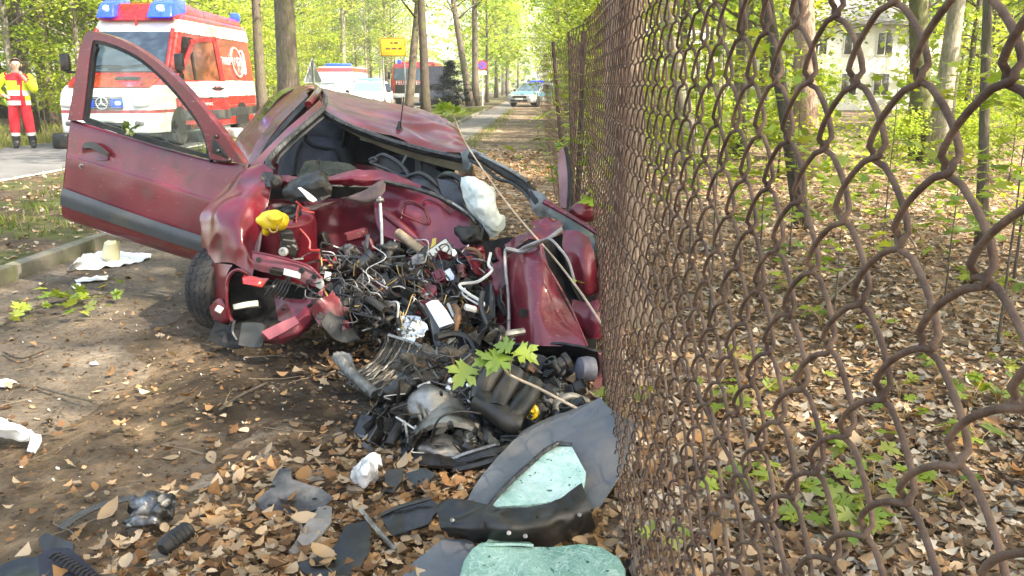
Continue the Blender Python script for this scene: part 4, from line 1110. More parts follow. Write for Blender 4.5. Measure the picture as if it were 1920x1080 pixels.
for k, (rows, m, sd) in enumerate((
    ([[(500, 322, 5.08), (560, 333, 5.08), (620, 330, 5.1), (660, 320, 5.12), (705, 317, 5.12), (740, 328, 5.08), (790, 347, 5.02)], [(508, 335, 5.02), (560, 342, 5.04), (622, 338, 5.05), (665, 334, 5.05), (708, 336, 5.04), (742, 345, 5.02), (788, 356, 5.0)], [(512, 345, 5.05), (562, 352, 5.08), (625, 347, 5.08), (668, 349, 5.06), (710, 348, 5.06), (745, 352, 5.04), (785, 362, 5.02)]], MAR_S, 1),
    ([[(690, 352, 5.0), (720, 340, 4.98), (722, 358, 4.96)], [(655, 368, 4.98), (690, 372, 4.95), (712, 372, 4.94)], [(640, 372, 5.0), (680, 380, 4.97), (700, 378, 4.96)]], simple('dusty_torn_panel', (.13, .085, .075), .6, .1, .4, 12, .4, 40), 2),
    ([[(520, 385, 4.9), (560, 388, 4.88), (626, 378, 4.9)], [(560, 398, 4.86), (590, 392, 4.86), (618, 382, 4.9)]], simple('dusty_shelf', (.2, .14, .13), .6, .1, .4, 12, .4, 40), 3))):
    cpatch('scuttle_panel' if k == 0 else 'torn_panel', rows, m, 44 if k == 0 else 14, 12, .004, cr=.012, cs=9, seed=sd)
ctube('scuttle_edge', [(720, 340, 4.98), (770, 352, 5.0), (820, 368, 4.96), (862, 392, 4.92), (902, 424, 4.88), (900, 446, 4.86)], .013, SEAL, n=40)
ctube('scuttle_lip', [(806, 360, 5.0), (850, 382, 4.93), (882, 405, 4.88), (893, 420, 4.86)], .009, ALU, n=24)
ctube('lower_cross_member', [(716, 396, 4.98), (745, 418, 4.92), (770, 440, 4.88), (800, 466, 4.84), (850, 496, 4.8)], .024, MAR_D, n=30, sides=8)
ctube('chassis_strut', [(745, 436, 4.84), (766, 452, 4.8), (790, 470, 4.78)], .026, simple('greasy_tan_metal', (.34, .27, .19), .55, .3, .5, 16, .5, 40, dirt=(.05, .035, .025), dirt_amt=.4), n=14, sides=8)
TW = thing('strut_tower', None, None); TW.parent = CAR; set_world(TW, P(538, 400, 4.78))
ax = Vector((.12, -.28, .95))
bm = bmesh.new(); lathe_bm(bm, [(.165, -.46), (.150, -.2), (.148, -.05), (.138, -.012), (.118, 0)], (0, 0, 0), ax, 28); crumple(bm, .006, 8, 3); obj('tower_shell', bm, MAR, TW, True, False, 40)
bm = bmesh.new(); lathe_bm(bm, [(.075, -.002), (.072, .01), (.05, .014), (.048, .006), (.03, .006), (.028, .022), (.012, .024)], (0, 0, 0), ax, 24); obj('strut_mount', bm, BLK, TW, True, False, 30)
for a in (.4, 2.5, 4.6):
    e = ax.normalized().orthogonal().normalized(); f = ax.normalized().cross(e)
    c = (e * math.cos(a) + f * math.sin(a)) * .095; bm = bmesh.new(); lathe_bm(bm, [(.013, -.002), (.013, .014), (.006, .016), (.006, .03)], c, ax, 6); obj('mount_nut', bm, STEEL, TW, True, False, 30)
fil = blob('washer_filler_cap', P(512, 414, 4.52), (.075, .05, .05), YEL, CAR, .22, 1.8, 5, 3)
lathe('filler_lid', [(.036, 0), (.036, .022), (.028, .032), (.01, .034)], P(516, 410, 4.47), (.15, -.5, .85), YEL, fil, 20)
ctube('filler_strap', [(503, 420, 4.47), (508, 434, 4.46), (518, 434, 4.46), (522, 422, 4.46)], .004, WIRE_Y, fil, 14)
ctube('filler_neck', [(508, 420, 4.55), (498, 436, 4.6)], .03, YEL, fil, 6, 10, .02)
for i, (px, py, s1) in enumerate(((537, 442, .05), (540, 456, .055), (545, 468, .05), (550, 462, .03))):
    box('abs_valve_block', P(px, py, 4.55), (s1 * 1.3, .06, s1), BLK, CAR, Euler((.1, .2 * i, .3)).to_matrix(), .008)
lathe('valve_port', [(.022, 0), (.022, .02), (.012, .022), (.012, .01)], P(533, 472, 4.48), (0, -1, .2), ALU, CAR, 16)
# box of black plastic (heater intake) with a scrap of paper on it
cpatch('heater_intake', [[(534, 350, 4.95), (570, 328, 4.98), (600, 320, 5.0), (612, 330, 5.0)], [(530, 362, 4.86), (560, 350, 4.84), (598, 340, 4.84), (622, 352, 4.88)], [(536, 376, 4.86), (566, 378, 4.84), (600, 376, 4.84), (620, 368, 4.88)]], BLK, 22, 18, .012, cr=.012, cs=11, smooth=False, autos=20)
cpatch('intake_grille', [[(580, 356, 4.82), (606, 350, 4.82)], [(590, 372, 4.82), (616, 366, 4.84)]], HOLE, 6, 6, .008, cr=.006, cs=20)
cpatch('paper_scrap', [[(558, 352, 4.80), (564, 351, 4.80)], [(568, 362, 4.79), (580, 362, 4.79)], [(578, 374, 4.79), (594, 374, 4.79)], [(588, 379, 4.79), (592, 377, 4.79)]], WHITEP, 6, 12, .003)
cpatch('pillar_bracket', [[(496, 318, 5.0), (512, 325, 4.96), (530, 332, 4.96)], [(492, 335, 4.95), (514, 340, 4.9), (528, 345, 4.94)], [(490, 348, 4.95), (510, 352, 4.9), (524, 350, 4.92)]], STEEL, 14, 14, .006, cr=.03, cs=12)
lathe('hinge_bush', [(.032, 0), (.032, .03), (.02, .035), (.02, .012)], P(518, 340, 4.86), (.2, -1, .1), STEEL, CAR, 16)

# ---- front corner below the tower
cpatch('slam_panel', [
    [(473, 474, 4.5), (505, 480, 4.46), (545, 490, 4.42), (578, 502, 4.4), (596, 512, 4.38), (606, 526, 4.38)],
    [(474, 490, 4.46), (505, 496, 4.42), (545, 508, 4.38), (578, 520, 4.36), (594, 526, 4.36), (604, 533, 4.36)],
    [(476, 504, 4.46), (505, 512, 4.42), (545, 520, 4.38), (575, 532, 4.36), (592, 538, 4.36), (600, 540, 4.36)]], simple('scuffed_dusky_red', (.19, .045, .06), .45, 0, .3, 8, .3, 40, dirt=(.06, .045, .04), dirt_amt=.42), 40, 14, .008, cr=.006, cs=8)
ctube('slam_edge', [(473, 472, 4.46), (505, 478, 4.42), (545, 488, 4.39), (580, 500, 4.37), (604, 522, 4.36)], .006, MAR, n=30)
for px, py in ((486, 487), (541, 524), (580, 528), (590, 518), (600, 531), (566, 507)):
    lathe('panel_hole', [(.014, 0), (.014, .006), (.009, .007), (.009, .001)], P(px, py, 4.355 if px > 560 else 4.39), (0, -1, .1), BLK, CAR, 12)
box('panel_sticker', P(548, 513, 4.355), (.08, .004, .03), WHITEP, CAR, Euler((.1, .25, 0)).to_matrix())
box('latch', P(520, 510, 4.38), (.07, .03, .035), STEEL, CAR, Euler((.1, .2, 0)).to_matrix(), .006)
cpatch('lamp_reflector', [[(456, 516, 4.5), (480, 520, 4.46), (505, 522, 4.46)], [(456, 532, 4.48), (475, 536, 4.42), (490, 540, 4.44)]], simple('red_lens', (.5, .03, .02), .18, 0, .3, 20, .4, 50, coat=.6), 12, 8, .01, cr=.008, cs=20)
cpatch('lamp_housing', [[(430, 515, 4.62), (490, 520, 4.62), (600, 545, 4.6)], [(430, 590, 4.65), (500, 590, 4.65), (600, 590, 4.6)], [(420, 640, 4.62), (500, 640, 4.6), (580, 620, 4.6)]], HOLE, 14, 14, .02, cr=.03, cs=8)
for k in range(6):
    ctube('lamp_fin', [(520 + k * 5, 522 + k * 1.5, 4.42), (508 + k * 6, 538 + k * 2, 4.38), (496 + k * 7, 554 + k * 1.5, 4.4)], .004, (BLK, GREYT)[k % 2], n=8)
bm_ = cpatch('fog_lamp_bezel', [[(438, 572, 4.4), (460, 567, 4.38), (484, 564, 4.38)], [(440, 581, 4.38), (462, 577, 4.36), (484, 574, 4.36)]], simple('dull_white_plastic', (.45, .45, .36), .5, 0, .25, 12, .3, 40, dirt=(.12, .1, .07), dirt_amt=.4), 12, 8, .012)
cpatch('lower_inner_panel', [[(515, 555, 4.5), (545, 560, 4.45), (580, 560, 4.42), (590, 556, 4.42)], [(518, 580, 4.46), (545, 585, 4.42), (572, 590, 4.4), (586, 580, 4.4)], [(522, 602, 4.44), (545, 608, 4.4), (566, 600, 4.38), (580, 598, 4.38)]], MAR_D, 20, 16, .006, cr=.012, cs=8)
cpatch('bumper_corner', [
    [(488, 628, 4.22), (520, 612, 4.2), (552, 600, 4.24), (572, 580, 4.3), (586, 560, 4.38)],
    [(500, 620, 4.12), (525, 612, 4.12), (556, 602, 4.16), (580, 588, 4.26), (590, 566, 4.36)],
    [(492, 640, 4.14), (525, 634, 4.1), (558, 622, 4.14), (582, 600, 4.24), (592, 572, 4.36)],
    [(512, 645, 4.2), (535, 641, 4.16), (562, 630, 4.2), (584, 606, 4.28), (592, 575, 4.38)]], simple('scuffed_red_bumper', (.20, .03, .05), .42, 0, .3, 6, .3, 40, dirt=(.05, .04, .035), dirt_amt=.3), 34, 20, .008, cr=.010, cs=7, smooth=False, autos=20)
cpatch('bumper_ledge', [[(491, 622, 4.10), (522, 607, 4.09), (553, 594, 4.14)], [(506, 637, 4.07), (532, 624, 4.06), (562, 606, 4.10)]], simple('dusty_rose_paint', (.27, .07, .085), .45, 0, .2, 8, .2, 40), 14, 6, .008, smooth=False)
cpatch('battery_tray', [[(456, 606, 4.28), (490, 606, 4.26), (492, 614, 4.26)], [(450, 648, 4.24), (486, 652, 4.22), (490, 640, 4.24)]], simple('grey_tray', (.04, .042, .04), .6, 0, .3, 10, .3, 50, dirt=(.09, .08, .07), dirt_amt=.3), 12, 12, .03, cr=.006, cs=10)
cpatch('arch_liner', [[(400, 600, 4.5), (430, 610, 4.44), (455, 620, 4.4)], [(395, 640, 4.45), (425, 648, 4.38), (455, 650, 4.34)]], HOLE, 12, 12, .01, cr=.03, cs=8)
ctube('bumper_stay', [(440, 600, 4.4), (436, 622, 4.38), (444, 638, 4.36)], .007, GREYT)
cpatch('tow_plate', [[(590, 530, 4.34), (602, 522, 4.33), (607, 530, 4.33)], [(594, 538, 4.33), (602, 542, 4.32), (608, 538, 4.32)]], simple('plain_grey_steel', (.25, .24, .23), .5, .4, .3, 14, .3, 40), 8, 8, .008)

# ---- cabin
def cushion(name, rows, mat, th): return cpatch(name, rows, mat, 16, 16, th, autos=70)
SEAT = cushion('seat_back', [[(552, 270, 6.3), (566, 266, 6.2), (595, 265, 6.2), (628, 270, 6.2), (642, 278, 6.3)], [(540, 296, 6.24), (556, 290, 6.08), (595, 290, 6.12), (634, 292, 6.08), (652, 302, 6.22)], [(530, 345, 6.16), (550, 335, 5.96), (595, 338, 6.02), (640, 338, 5.96), (662, 348, 6.14)]], SEATC, .09)
cpatch('headrest', [[(578, 222, 6.34), (605, 218, 6.3), (632, 226, 6.3), (646, 236, 6.34)], [(570, 245, 6.3), (603, 246, 6.22), (634, 252, 6.22), (648, 260, 6.28)], [(573, 262, 6.33), (600, 270, 6.28), (628, 276, 6.28), (640, 276, 6.34)]], SEATC, 16, 16, .07, parent=SEAT, autos=70)
cushion('seat_back', [[(730, 300, 6.3), (770, 300, 6.28), (810, 315, 6.3)], [(725, 330, 6.2), (770, 330, 6.15), (820, 345, 6.2)], [(725, 370, 6.1), (770, 370, 6.05), (820, 385, 6.1)]], SEATC, .09)
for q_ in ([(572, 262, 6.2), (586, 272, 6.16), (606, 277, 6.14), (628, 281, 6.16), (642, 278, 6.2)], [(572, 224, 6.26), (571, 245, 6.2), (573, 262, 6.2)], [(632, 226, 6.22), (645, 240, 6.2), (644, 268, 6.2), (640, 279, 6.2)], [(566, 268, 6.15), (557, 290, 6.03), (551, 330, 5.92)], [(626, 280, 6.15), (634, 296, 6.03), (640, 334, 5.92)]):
    ctube('seat_gap_shade', [(x, y, d - .09) for x, y, d in q_], .011, HOLE, SEAT, n=16)  # dark tubes painting the shade in the gaps round headrest and bolsters
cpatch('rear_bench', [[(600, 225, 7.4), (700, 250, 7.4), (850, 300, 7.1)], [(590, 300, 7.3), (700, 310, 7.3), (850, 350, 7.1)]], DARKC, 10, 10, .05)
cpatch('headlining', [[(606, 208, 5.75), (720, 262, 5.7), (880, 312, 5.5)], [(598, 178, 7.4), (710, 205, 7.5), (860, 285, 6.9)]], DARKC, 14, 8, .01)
cpatch('seat_belt', [[(773, 278, 6.05), (783, 279, 6.05)], [(778, 305, 6.0), (789, 306, 6.0)], [(778, 326, 5.98), (790, 328, 5.98)]], simple('belt_webbing', (.12, .145, .16), .7, 0, .1, 30, .2, 200), 4, 12, .004)
cpatch('cabin_label', [[(675, 244, 5.9), (705, 254, 5.9)], [(675, 262, 5.92), (703, 270, 5.92)]], simple('pale_green_label', (.30, .38, .34), .6, 0, .1, 8, .1, 40), 4, 4, .004)
cpatch('label_print', [[(679, 248, 5.885), (702, 256, 5.885)], [(679, 254, 5.885), (702, 262, 5.885)]], simple('label_dark_green', (.03, .08, .05), .6), 4, 4, .003)
cpatch('label_print', [[(678, 257, 5.887), (700, 264, 5.887)], [(678, 260, 5.887), (700, 267, 5.887)]], BLK, 4, 4, .003)
CL = ctube('instrument_bezel', [(694, 306, 5.3), (712, 291, 5.3), (726, 293, 5.28), (748, 306, 5.24), (762, 322, 5.2), (764, 332, 5.18), (748, 328, 5.2), (728, 318, 5.24), (708, 310, 5.28), (694, 304, 5.3)], .011, GREYT, n=50)
plate('instrument_face', [(710, 294, 5.31), (726, 296, 5.29), (748, 309, 5.25), (760, 324, 5.21), (748, 325, 5.21), (726, 314, 5.26), (710, 305, 5.3)], DARKC, CL, .006, .2)
ctube('bezel_lug', [(692, 300, 5.3), (700, 296, 5.29), (706, 300, 5.28), (698, 306, 5.29)], .008, GREYT, CL)
ctube('instrument_bezel', [(766, 330, 5.16), (785, 325, 5.14), (802, 332, 5.12), (818, 345, 5.1), (828, 358, 5.1)], .012, GREYT, n=24)
cpatch('dash_panel', [[(766, 330, 5.18), (790, 329, 5.16), (815, 345, 5.12), (832, 360, 5.1)], [(778, 348, 5.1), (800, 352, 5.06), (822, 366, 5.04), (840, 378, 5.02)]], simple('dark_blue_trim', (.03, .034, .045), .5, 0, .15, 8, .15, 60), 16, 10, .012, cr=.004, cs=10)
cpatch('dash_panel', [[(820, 335, 5.1), (845, 340, 5.06), (862, 350, 5.0)], [(826, 355, 5.06), (850, 372, 5.0), (870, 385, 4.95)], [(830, 366, 5.04), (866, 396, 4.95), (896, 420, 4.9)]], simple('dark_navy_trim', (.032, .035, .045), .45, 0, .15, 8, .15, 60), 16, 14, .012, cr=.006, cs=9)
ctube('steering_wheel', [(822, 338, 5.2), (832, 329, 5.14), (846, 328, 5.08), (858, 333, 5.03), (866, 341, 5.0), (866, 352, 5.0)], .018, BLK, n=30, sides=8)
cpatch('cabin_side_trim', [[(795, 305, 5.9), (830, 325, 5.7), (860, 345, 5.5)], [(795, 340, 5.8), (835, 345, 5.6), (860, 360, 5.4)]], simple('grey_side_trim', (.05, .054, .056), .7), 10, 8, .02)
ctube('mirror_arm', [(752, 310, 5.25), (757, 300, 5.28), (762, 292, 5.32)], .008, GREYT)
ctube('hook_ring', [(594, 303, 5.1), (597, 299, 5.1), (600, 302, 5.1), (597, 306, 5.1), (594, 303, 5.1)], .005, STEEL, n=16)
ctube('hook_stem', [(597, 306, 5.1), (598, 314, 5.08), (606, 322, 5.06), (614, 327, 5.05)], .006, STEEL)
cpatch('soundproofing', [[(575, 308, 5.5), (610, 299, 5.45), (650, 308, 5.4)], [(560, 322, 5.3), (610, 316, 5.25), (670, 322, 5.25)], [(560, 335, 5.2), (615, 330, 5.15), (680, 328, 5.15)]], simple('fuzzy_green_felt', (.035, .042, .033), .95, 0, .4, 40, .8, 120, bd=.02), 24, 14, .01, cr=.02, cs=9)
# ---- far side: torn pillar, door stub, mirror
TP = ctube('torn_pillar', [(884, 292, 5.3), (905, 298, 5.2), (930, 314, 5.1), (960, 332, 4.98), (990, 352, 4.85), (1006, 375, 4.75), (1022, 398, 4.68)], [.02, .024, .026, .028, .03, .03, .026] if False else .026, BLK2, n=40, sides=8)
ctube('pillar_seal', [(882, 300, 5.26), (910, 316, 5.16), (935, 336, 5.06), (958, 342, 4.96), (985, 362, 4.84), (1002, 388, 4.72)], .010, SEAL, n=34)
ctube('pillar_flange', [(890, 286, 5.24), (925, 303, 5.1), (962, 322, 4.94), (992, 342, 4.8)], .009, ALU, n=24)
cpatch('pillar_plastic', [[(884, 280, 5.28), (906, 288, 5.18)], [(888, 294, 5.26), (908, 300, 5.18)], [(896, 300, 5.26), (902, 304, 5.2)]], simple('pale_clip', (.36, .36, .38), .4), 6, 8, .006, cr=.01, cs=12)
cpatch('hinge_post', [[(992, 355, 4.8), (1015, 362, 4.72), (1032, 378, 4.66)], [(998, 385, 4.74), (1025, 392, 4.64), (1058, 405, 4.58)], [(1012, 405, 4.7), (1040, 412, 4.6), (1064, 420, 4.56)]], simple('bare_grey_panel', (.17, .18, .175), .5, .3, .35, 10, .4, 40, dirt=(.06, .05, .04), dirt_amt=.35), 18, 14, .008, cr=.02, cs=8)
cpatch('door_inner_shell', [[(1032, 384, 4.62), (1070, 405, 4.55), (1105, 430, 4.5), (1138, 450, 4.45)], [(1052, 425, 4.55), (1080, 438, 4.5), (1110, 455, 4.45), (1135, 475, 4.4)], [(1075, 470, 4.48), (1095, 478, 4.44), (1115, 485, 4.42), (1130, 492, 4.4)]], simple('grey_green_panel', (.12, .145, .135), .5, .2, .2, 8, .25, 50), 20, 14, .008, cr=.008, cs=8)
ctube('door_shell_edge', [(1020, 378, 4.6), (1060, 400, 4.52), (1100, 424, 4.45), (1142, 452, 4.38)], .013, MAR_D, n=26)
mr = blob('wing_mirror', P(1100, 396, 4.62), (.085, .06, .052), MAR, CAR, .18, 1.3, 2, 4)
ctube('mirror_base', [(1078, 400, 4.66), (1066, 396, 4.68)], .025, MAR_D, mr, 6, 8)
ribbon('far_window_frame', [(1049, 282, 5.0), (1048, 310, 5.0), (1050, 350, 4.95), (1052, 390, 4.9)], [(1058, 276, 5.0), (1064, 310, 4.98), (1066, 350, 4.93), (1064, 392, 4.88)], simple('dusty_pink_frame', (.24, .13, .14), .5, 0, .3, 9, .3, 40), CAR, 16, .03)
ctube('far_frame_seal', [(1060, 276, 4.99), (1067, 310, 4.96), (1069, 350, 4.91), (1067, 392, 4.86)], .011, BLK2, n=20)
# ---- airbag
cpatch('airbag', [
    [(864, 334, 4.98), (880, 332, 4.93), (900, 338, 4.9), (918, 346, 4.93), (926, 352, 5.0)],
    [(866, 352, 4.95), (884, 352, 4.84), (905, 352, 4.82), (924, 366, 4.86), (930, 380, 4.95)],
    [(872, 376, 4.93), (890, 380, 4.82), (910, 380, 4.80), (928, 392, 4.84), (934, 400, 4.93)],
    [(882, 398, 4.92), (898, 402, 4.82), (916, 404, 4.8), (934, 406, 4.84), (946, 410, 4.9)],
    [(896, 418, 4.9), (908, 422, 4.84), (920, 424, 4.82), (936, 424, 4.84), (947, 420, 4.9)],
    [(912, 436, 4.9), (918, 442, 4.88), (924, 444, 4.88), (932, 440, 4.88), (944, 430, 4.9)]], AIRB, 60, 70, .004, cr=.012, cs=11, seed=6, autos=40)
cpatch('airbag_cover', [[(876, 405, 4.9), (896, 430, 4.86)], [(880, 420, 4.9), (900, 448, 4.86)]], simple('brown_flap', (.12, .085, .04), .6), 6, 8, .008, cr=.01, cs=10)
# ---- crushed bonnet, folded upright against the fence
BON = cpatch('bonnet', [
    [(952, 478, 4.42), (975, 466, 4.36), (998, 458, 4.3), (1014, 456, 4.22)],
    [(950, 510, 4.38), (982, 500, 4.22), (1012, 502, 4.16), (1034, 514, 4.16)],
    [(952, 545, 4.32), (988, 540, 4.12), (1022, 545, 4.08), (1052, 556, 4.1)],
    [(956, 585, 4.26), (992, 582, 4.06), (1034, 586, 4.02), (1076, 596, 4.02)],
    [(962, 618, 4.18), (1000, 618, 4.0), (1044, 622, 3.95), (1094, 628, 3.94)],
    [(966, 645, 4.12), (1002, 648, 3.96), (1046, 650, 3.92), (1101, 650, 3.9)]], MAR_S, 44, 50, .005, cr=.006, cs=4, seed=12)
for v in BON.data.vertices:
    v.co.y += .05 * (abs(nz((v.co.x * 1.2, v.co.z * .6, 0), 5, 51)) - .25)
ctube('bonnet_edge', [(952, 648, 4.08), (954, 600, 4.16), (952, 545, 4.28), (948, 500, 4.34), (949, 468, 4.38), (972, 470, 4.32), (985, 463, 4.26), (1012, 452, 4.18)], .008, simple('bared_edge', (.40, .34, .34), .45, .2, .4, 14, .3, 40), n=70)
ctube('bonnet_edge', [(1012, 452, 4.18), (1030, 448, 4.16), (1048, 464, 4.12), (1066, 490, 4.1), (1078, 530, 4.08)], .006, simple('bared_grey_edge', (.28, .26, .25), .45, .2, .4, 14, .3, 40), n=40)
ctube('bonnet_edge', [(1013, 458, 4.16), (1020, 488, 4.1), (1044, 528, 4.05), (1072, 580, 3.98), (1101, 648, 3.86)], .005, MAR_S, n=40)
lathe('bonnet_hole', [(.022, 0), (.018, .004), (.012, .002)], P(981, 587, 4.05), (0, -1, .2), HOLE, CAR, 14)
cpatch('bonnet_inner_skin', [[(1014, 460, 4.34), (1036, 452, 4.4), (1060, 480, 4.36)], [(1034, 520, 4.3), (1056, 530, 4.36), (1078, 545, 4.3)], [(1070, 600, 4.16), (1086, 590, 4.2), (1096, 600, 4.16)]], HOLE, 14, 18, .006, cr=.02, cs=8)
cpatch('crushed_flap', [[(1056, 432, 4.36), (1085, 436, 4.3), (1104, 446, 4.26)], [(1058, 462, 4.28), (1088, 464, 4.2), (1110, 470, 4.2)], [(1072, 500, 4.2), (1096, 502, 4.12), (1117, 505, 4.16)], [(1078, 535, 4.18), (1098, 545, 4.12), (1121, 540, 4.16)], [(1096, 552, 4.2), (1106, 556, 4.18), (1118, 552, 4.2)]], MAR_S, 22, 30, .005, cr=.012, cs=6, seed=15)
cpatch('crushed_flap', [[(1118, 490, 4.26), (1130, 466, 4.2), (1142, 460, 4.2)], [(1118, 520, 4.2), (1130, 520, 4.12), (1141, 520, 4.14)], [(1112, 580, 4.16), (1128, 576, 4.08), (1141, 560, 4.1)]], simple('dusky_pink_panel', (.26, .09, .085), .5, 0, .3, 7, .3, 40, dirt=(.09, .06, .05), dirt_amt=.35), 16, 20, .005, cr=.012, cs=7)
cpatch('crushed_flap', [[(1072, 562, 4.14), (1105, 566, 4.1), (1140, 556, 4.08)], [(1080, 596, 4.08), (1110, 600, 4.02), (1141, 595, 4.04)], [(1098, 632, 4.06), (1118, 634, 4.02), (1140, 632, 4.04)]], MAR_D, 18, 18, .005, cr=.02, cs=7, seed=18)
cpatch('crushed_wing', [[(902, 520, 4.46), (922, 498, 4.42), (946, 480, 4.4)], [(906, 560, 4.4), (924, 545, 4.34), (950, 535, 4.3)], [(916, 610, 4.32), (934, 595, 4.26), (954, 590, 4.22)], [(930, 648, 4.24), (945, 640, 4.2), (962, 645, 4.14)]], MAR_D, 24, 34, .005, cr=.03, cs=8, seed=20)
cpatch('folded_top', [[(945, 458, 4.52), (975, 440, 4.5), (1010, 426, 4.46), (1052, 414, 4.44)], [(950, 470, 4.44), (985, 456, 4.4), (1020, 444, 4.36), (1055, 424, 4.36)]], MAR_D, 30, 12, .005, cr=.022, cs=9, seed=22)
cpatch('folded_top', [[(1000, 420, 4.6), (1025, 408, 4.58), (1050, 418, 4.52)], [(1010, 428, 4.54), (1030, 422, 4.5), (1050, 426, 4.46)]], MAR_S, 16, 12, .005, cr=.02, cs=9, seed=24)
ctube('torn_strip', [(948, 466, 4.3), (980, 472, 4.28), (1006, 458, 4.22), (1030, 446, 4.18), (1054, 428, 4.2)], .009, simple('grey_torn_strip', (.24, .23, .225), .5, .3, .4, 12, .3, 40), n=40)
cpatch('crushed_liner', [[(905, 545, 4.36), (918, 530, 4.32), (926, 545, 4.3)], [(900, 590, 4.26), (915, 585, 4.2), (928, 590, 4.2)], [(918, 640, 4.16), (930, 632, 4.12), (938, 645, 4.12)]], GREYT, 16, 24, .006, cr=.014, cs=8, seed=31)
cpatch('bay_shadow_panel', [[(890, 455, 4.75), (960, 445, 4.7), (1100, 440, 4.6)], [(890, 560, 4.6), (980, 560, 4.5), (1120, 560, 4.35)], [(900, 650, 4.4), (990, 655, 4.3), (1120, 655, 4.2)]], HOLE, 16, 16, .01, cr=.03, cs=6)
# black bumper shell hanging under the bonnet
cpatch('bumper_shell', [[(950, 645, 4.02), (1010, 644, 3.95), (1075, 646, 3.9), (1126, 660, 3.86)], [(955, 668, 4.1), (1010, 672, 4.08), (1075, 676, 4.02), (1124, 690, 3.96)], [(970, 700, 4.0), (1020, 706, 4.0), (1080, 712, 3.95), (1120, 722, 3.9)], [(985, 725, 3.85), (1030, 730, 3.82), (1080, 736, 3.8), (1118, 742, 3.78)]], BLK, 30, 24, .01, cr=.012, cs=5)
cpatch('bumper_bracket', [[(960, 674, 3.86), (1000, 680, 3.84), (1052, 684, 3.82)], [(965, 690, 3.84), (1005, 696, 3.82), (1054, 700, 3.8)], [(1010, 712, 3.8), (1040, 714, 3.78), (1054, 714, 3.78)]], GREYT, 18, 12, .008, cr=.016, cs=9)
lathe('fog_lamp', [(.05, 0), (.055, .03), (.05, .06), (.03, .07)], P(1112, 692, 3.82), (-1, -.3, .1), simple('fog_lamp_body', (.14, .14, .17), .4), CAR, 18)
cpatch('bumper_end', [[(1122, 660, 3.86), (1142, 672, 3.8)], [(1124, 700, 3.84), (1146, 705, 3.78)], [(1105, 745, 3.7), (1120, 752, 3.66)]], simple('dusty_red_bumper_end', (.27, .10, .09), .55, 0, .3, 8, .3, 40), 8, 16, .01, cr=.01, cs=8)

# ---- licence plate fragment
plm = simple('plate_white', (.50, .52, .50), .5, 0, .1, 8, .1, 30, dirt=(.15, .13, .11), dirt_amt=.25)
PL = thing('number_plate', None, None); PL.parent = CAR; set_world(PL, P(826, 472, 4.66)); PL.rotation_euler = (rad(70), rad(-34), rad(8))
box('plate_backing', (0, 0, 0), (.125, .085, .006), plm, PL, None, .002, world=False)
for a, b in (((0, .041, .004), (.125, .004, .004)), ((0, -.041, .004), (.125, .004, .004)), ((-.061, 0, .004), (.004, .078, .004)), ((.061, 0, .004), (.004, .078, .004))): box('plate_border', a, b, BLK, PL, world=False)
text('plate_lettering', 'UD', .078, Matrix.Translation((0, -.002, .0045)), BLK, PL, .0008)
cpatch('yellow_tape', [[(811, 448, 4.74), (818, 446, 4.74)], [(808, 462, 4.7), (816, 462, 4.7)], [(800, 472, 4.68), (808, 478, 4.68)]], simple('ochre_tape', (.42, .34, .06), .5), 5, 10, .004)
cpatch('pale_shard', [[(838, 460, 4.68), (848, 468, 4.66)], [(848, 474, 4.64), (862, 472, 4.64)], [(842, 490, 4.62), (856, 482, 4.64)]], ALUB, 8, 10, .004, cr=.01, cs=15)
ctube('white_rod', [(712, 370, 4.86), (714, 400, 4.8), (716, 440, 4.74), (716, 480, 4.7), (716, 508, 4.68)], .0085, simple('pale_grey_rod', (.42, .42, .42), .35, .4, .2, 9, .2, 50), n=24, sides=8)
lathe('rod_joint', [(.01, -.018), (.016, 0), (.01, .018)], P(713, 376, 4.84), (1, 0, .2), ALU, CAR, 14)
lathe('rod_end', [(.018, -.012), (.024, 0), (.018, .012)], P(716, 510, 4.67), (0, -1, .1), ALU, CAR, 14)
box('white_connector', P(614, 518, 4.42), (.03, .02, .04), WHITEP, CAR, Euler((0, .2, .3)).to_matrix(), .003)
lathe('cv_boot', [(.03, -.09), (.05, -.08), (.038, -.065), (.055, -.05), (.042, -.035), (.06, -.02), (.045, -.005), (.062, .01), (.05, .03), (.03, .04)], P(646, 584, 4.35), (1, -.15, .05), BLK2, CAR, 20)
ctube('drive_shaft', [(570, 590, 4.4), (620, 586, 4.36), (646, 584, 4.35), (690, 594, 4.25), (735, 606, 4.15)], .018, STEEL, n=20, sides=8)
ctube('steering_rack', [(590, 560, 4.5), (640, 566, 4.42), (690, 574, 4.3), (740, 590, 4.18), (748, 612, 4.1)], .014, STEEL, n=26, sides=8)
for px, py, s1, sd in ((652, 500, .07, 1), (640, 486, .05, 2), (672, 520, .06, 3), (770, 510, .08, 4), (700, 545, .06, 5), (620, 545, .05, 6), (745, 540, .06, 7), (838, 520, .09, 8), (866, 515, .10, 9), (845, 555, .07, 10), (690, 500, .05, 11), (730, 470, .06, 12), (655, 470, .045, 13), (795, 545, .06, 14), (890, 480, .07, 15), (880, 440, .06, 16), (600, 575, .05, 17), (585, 560, .04, 18)):
    blob('torn_bay_component', P(px, py, 4.72 if py < 530 else 4.5), (s1, s1 * .8, s1 * .75), (STEEL, ALU, BLK, MAR_D, BLK2, RUSTY)[sd % 6], CAR, .75, 1.6, sd, 3)
lathe('blower_drum', [(.06, -.05), (.078, -.03), (.08, .03), (.05, .05)], P(838, 512, 4.6), (.3, -1, .3), GREYT, CAR, 20)
lathe('blower_drum', [(.06, -.05), (.085, -.03), (.085, .03), (.05, .05)], P(884, 508, 4.6), (-.3, -1, .3), BLK, CAR, 20)
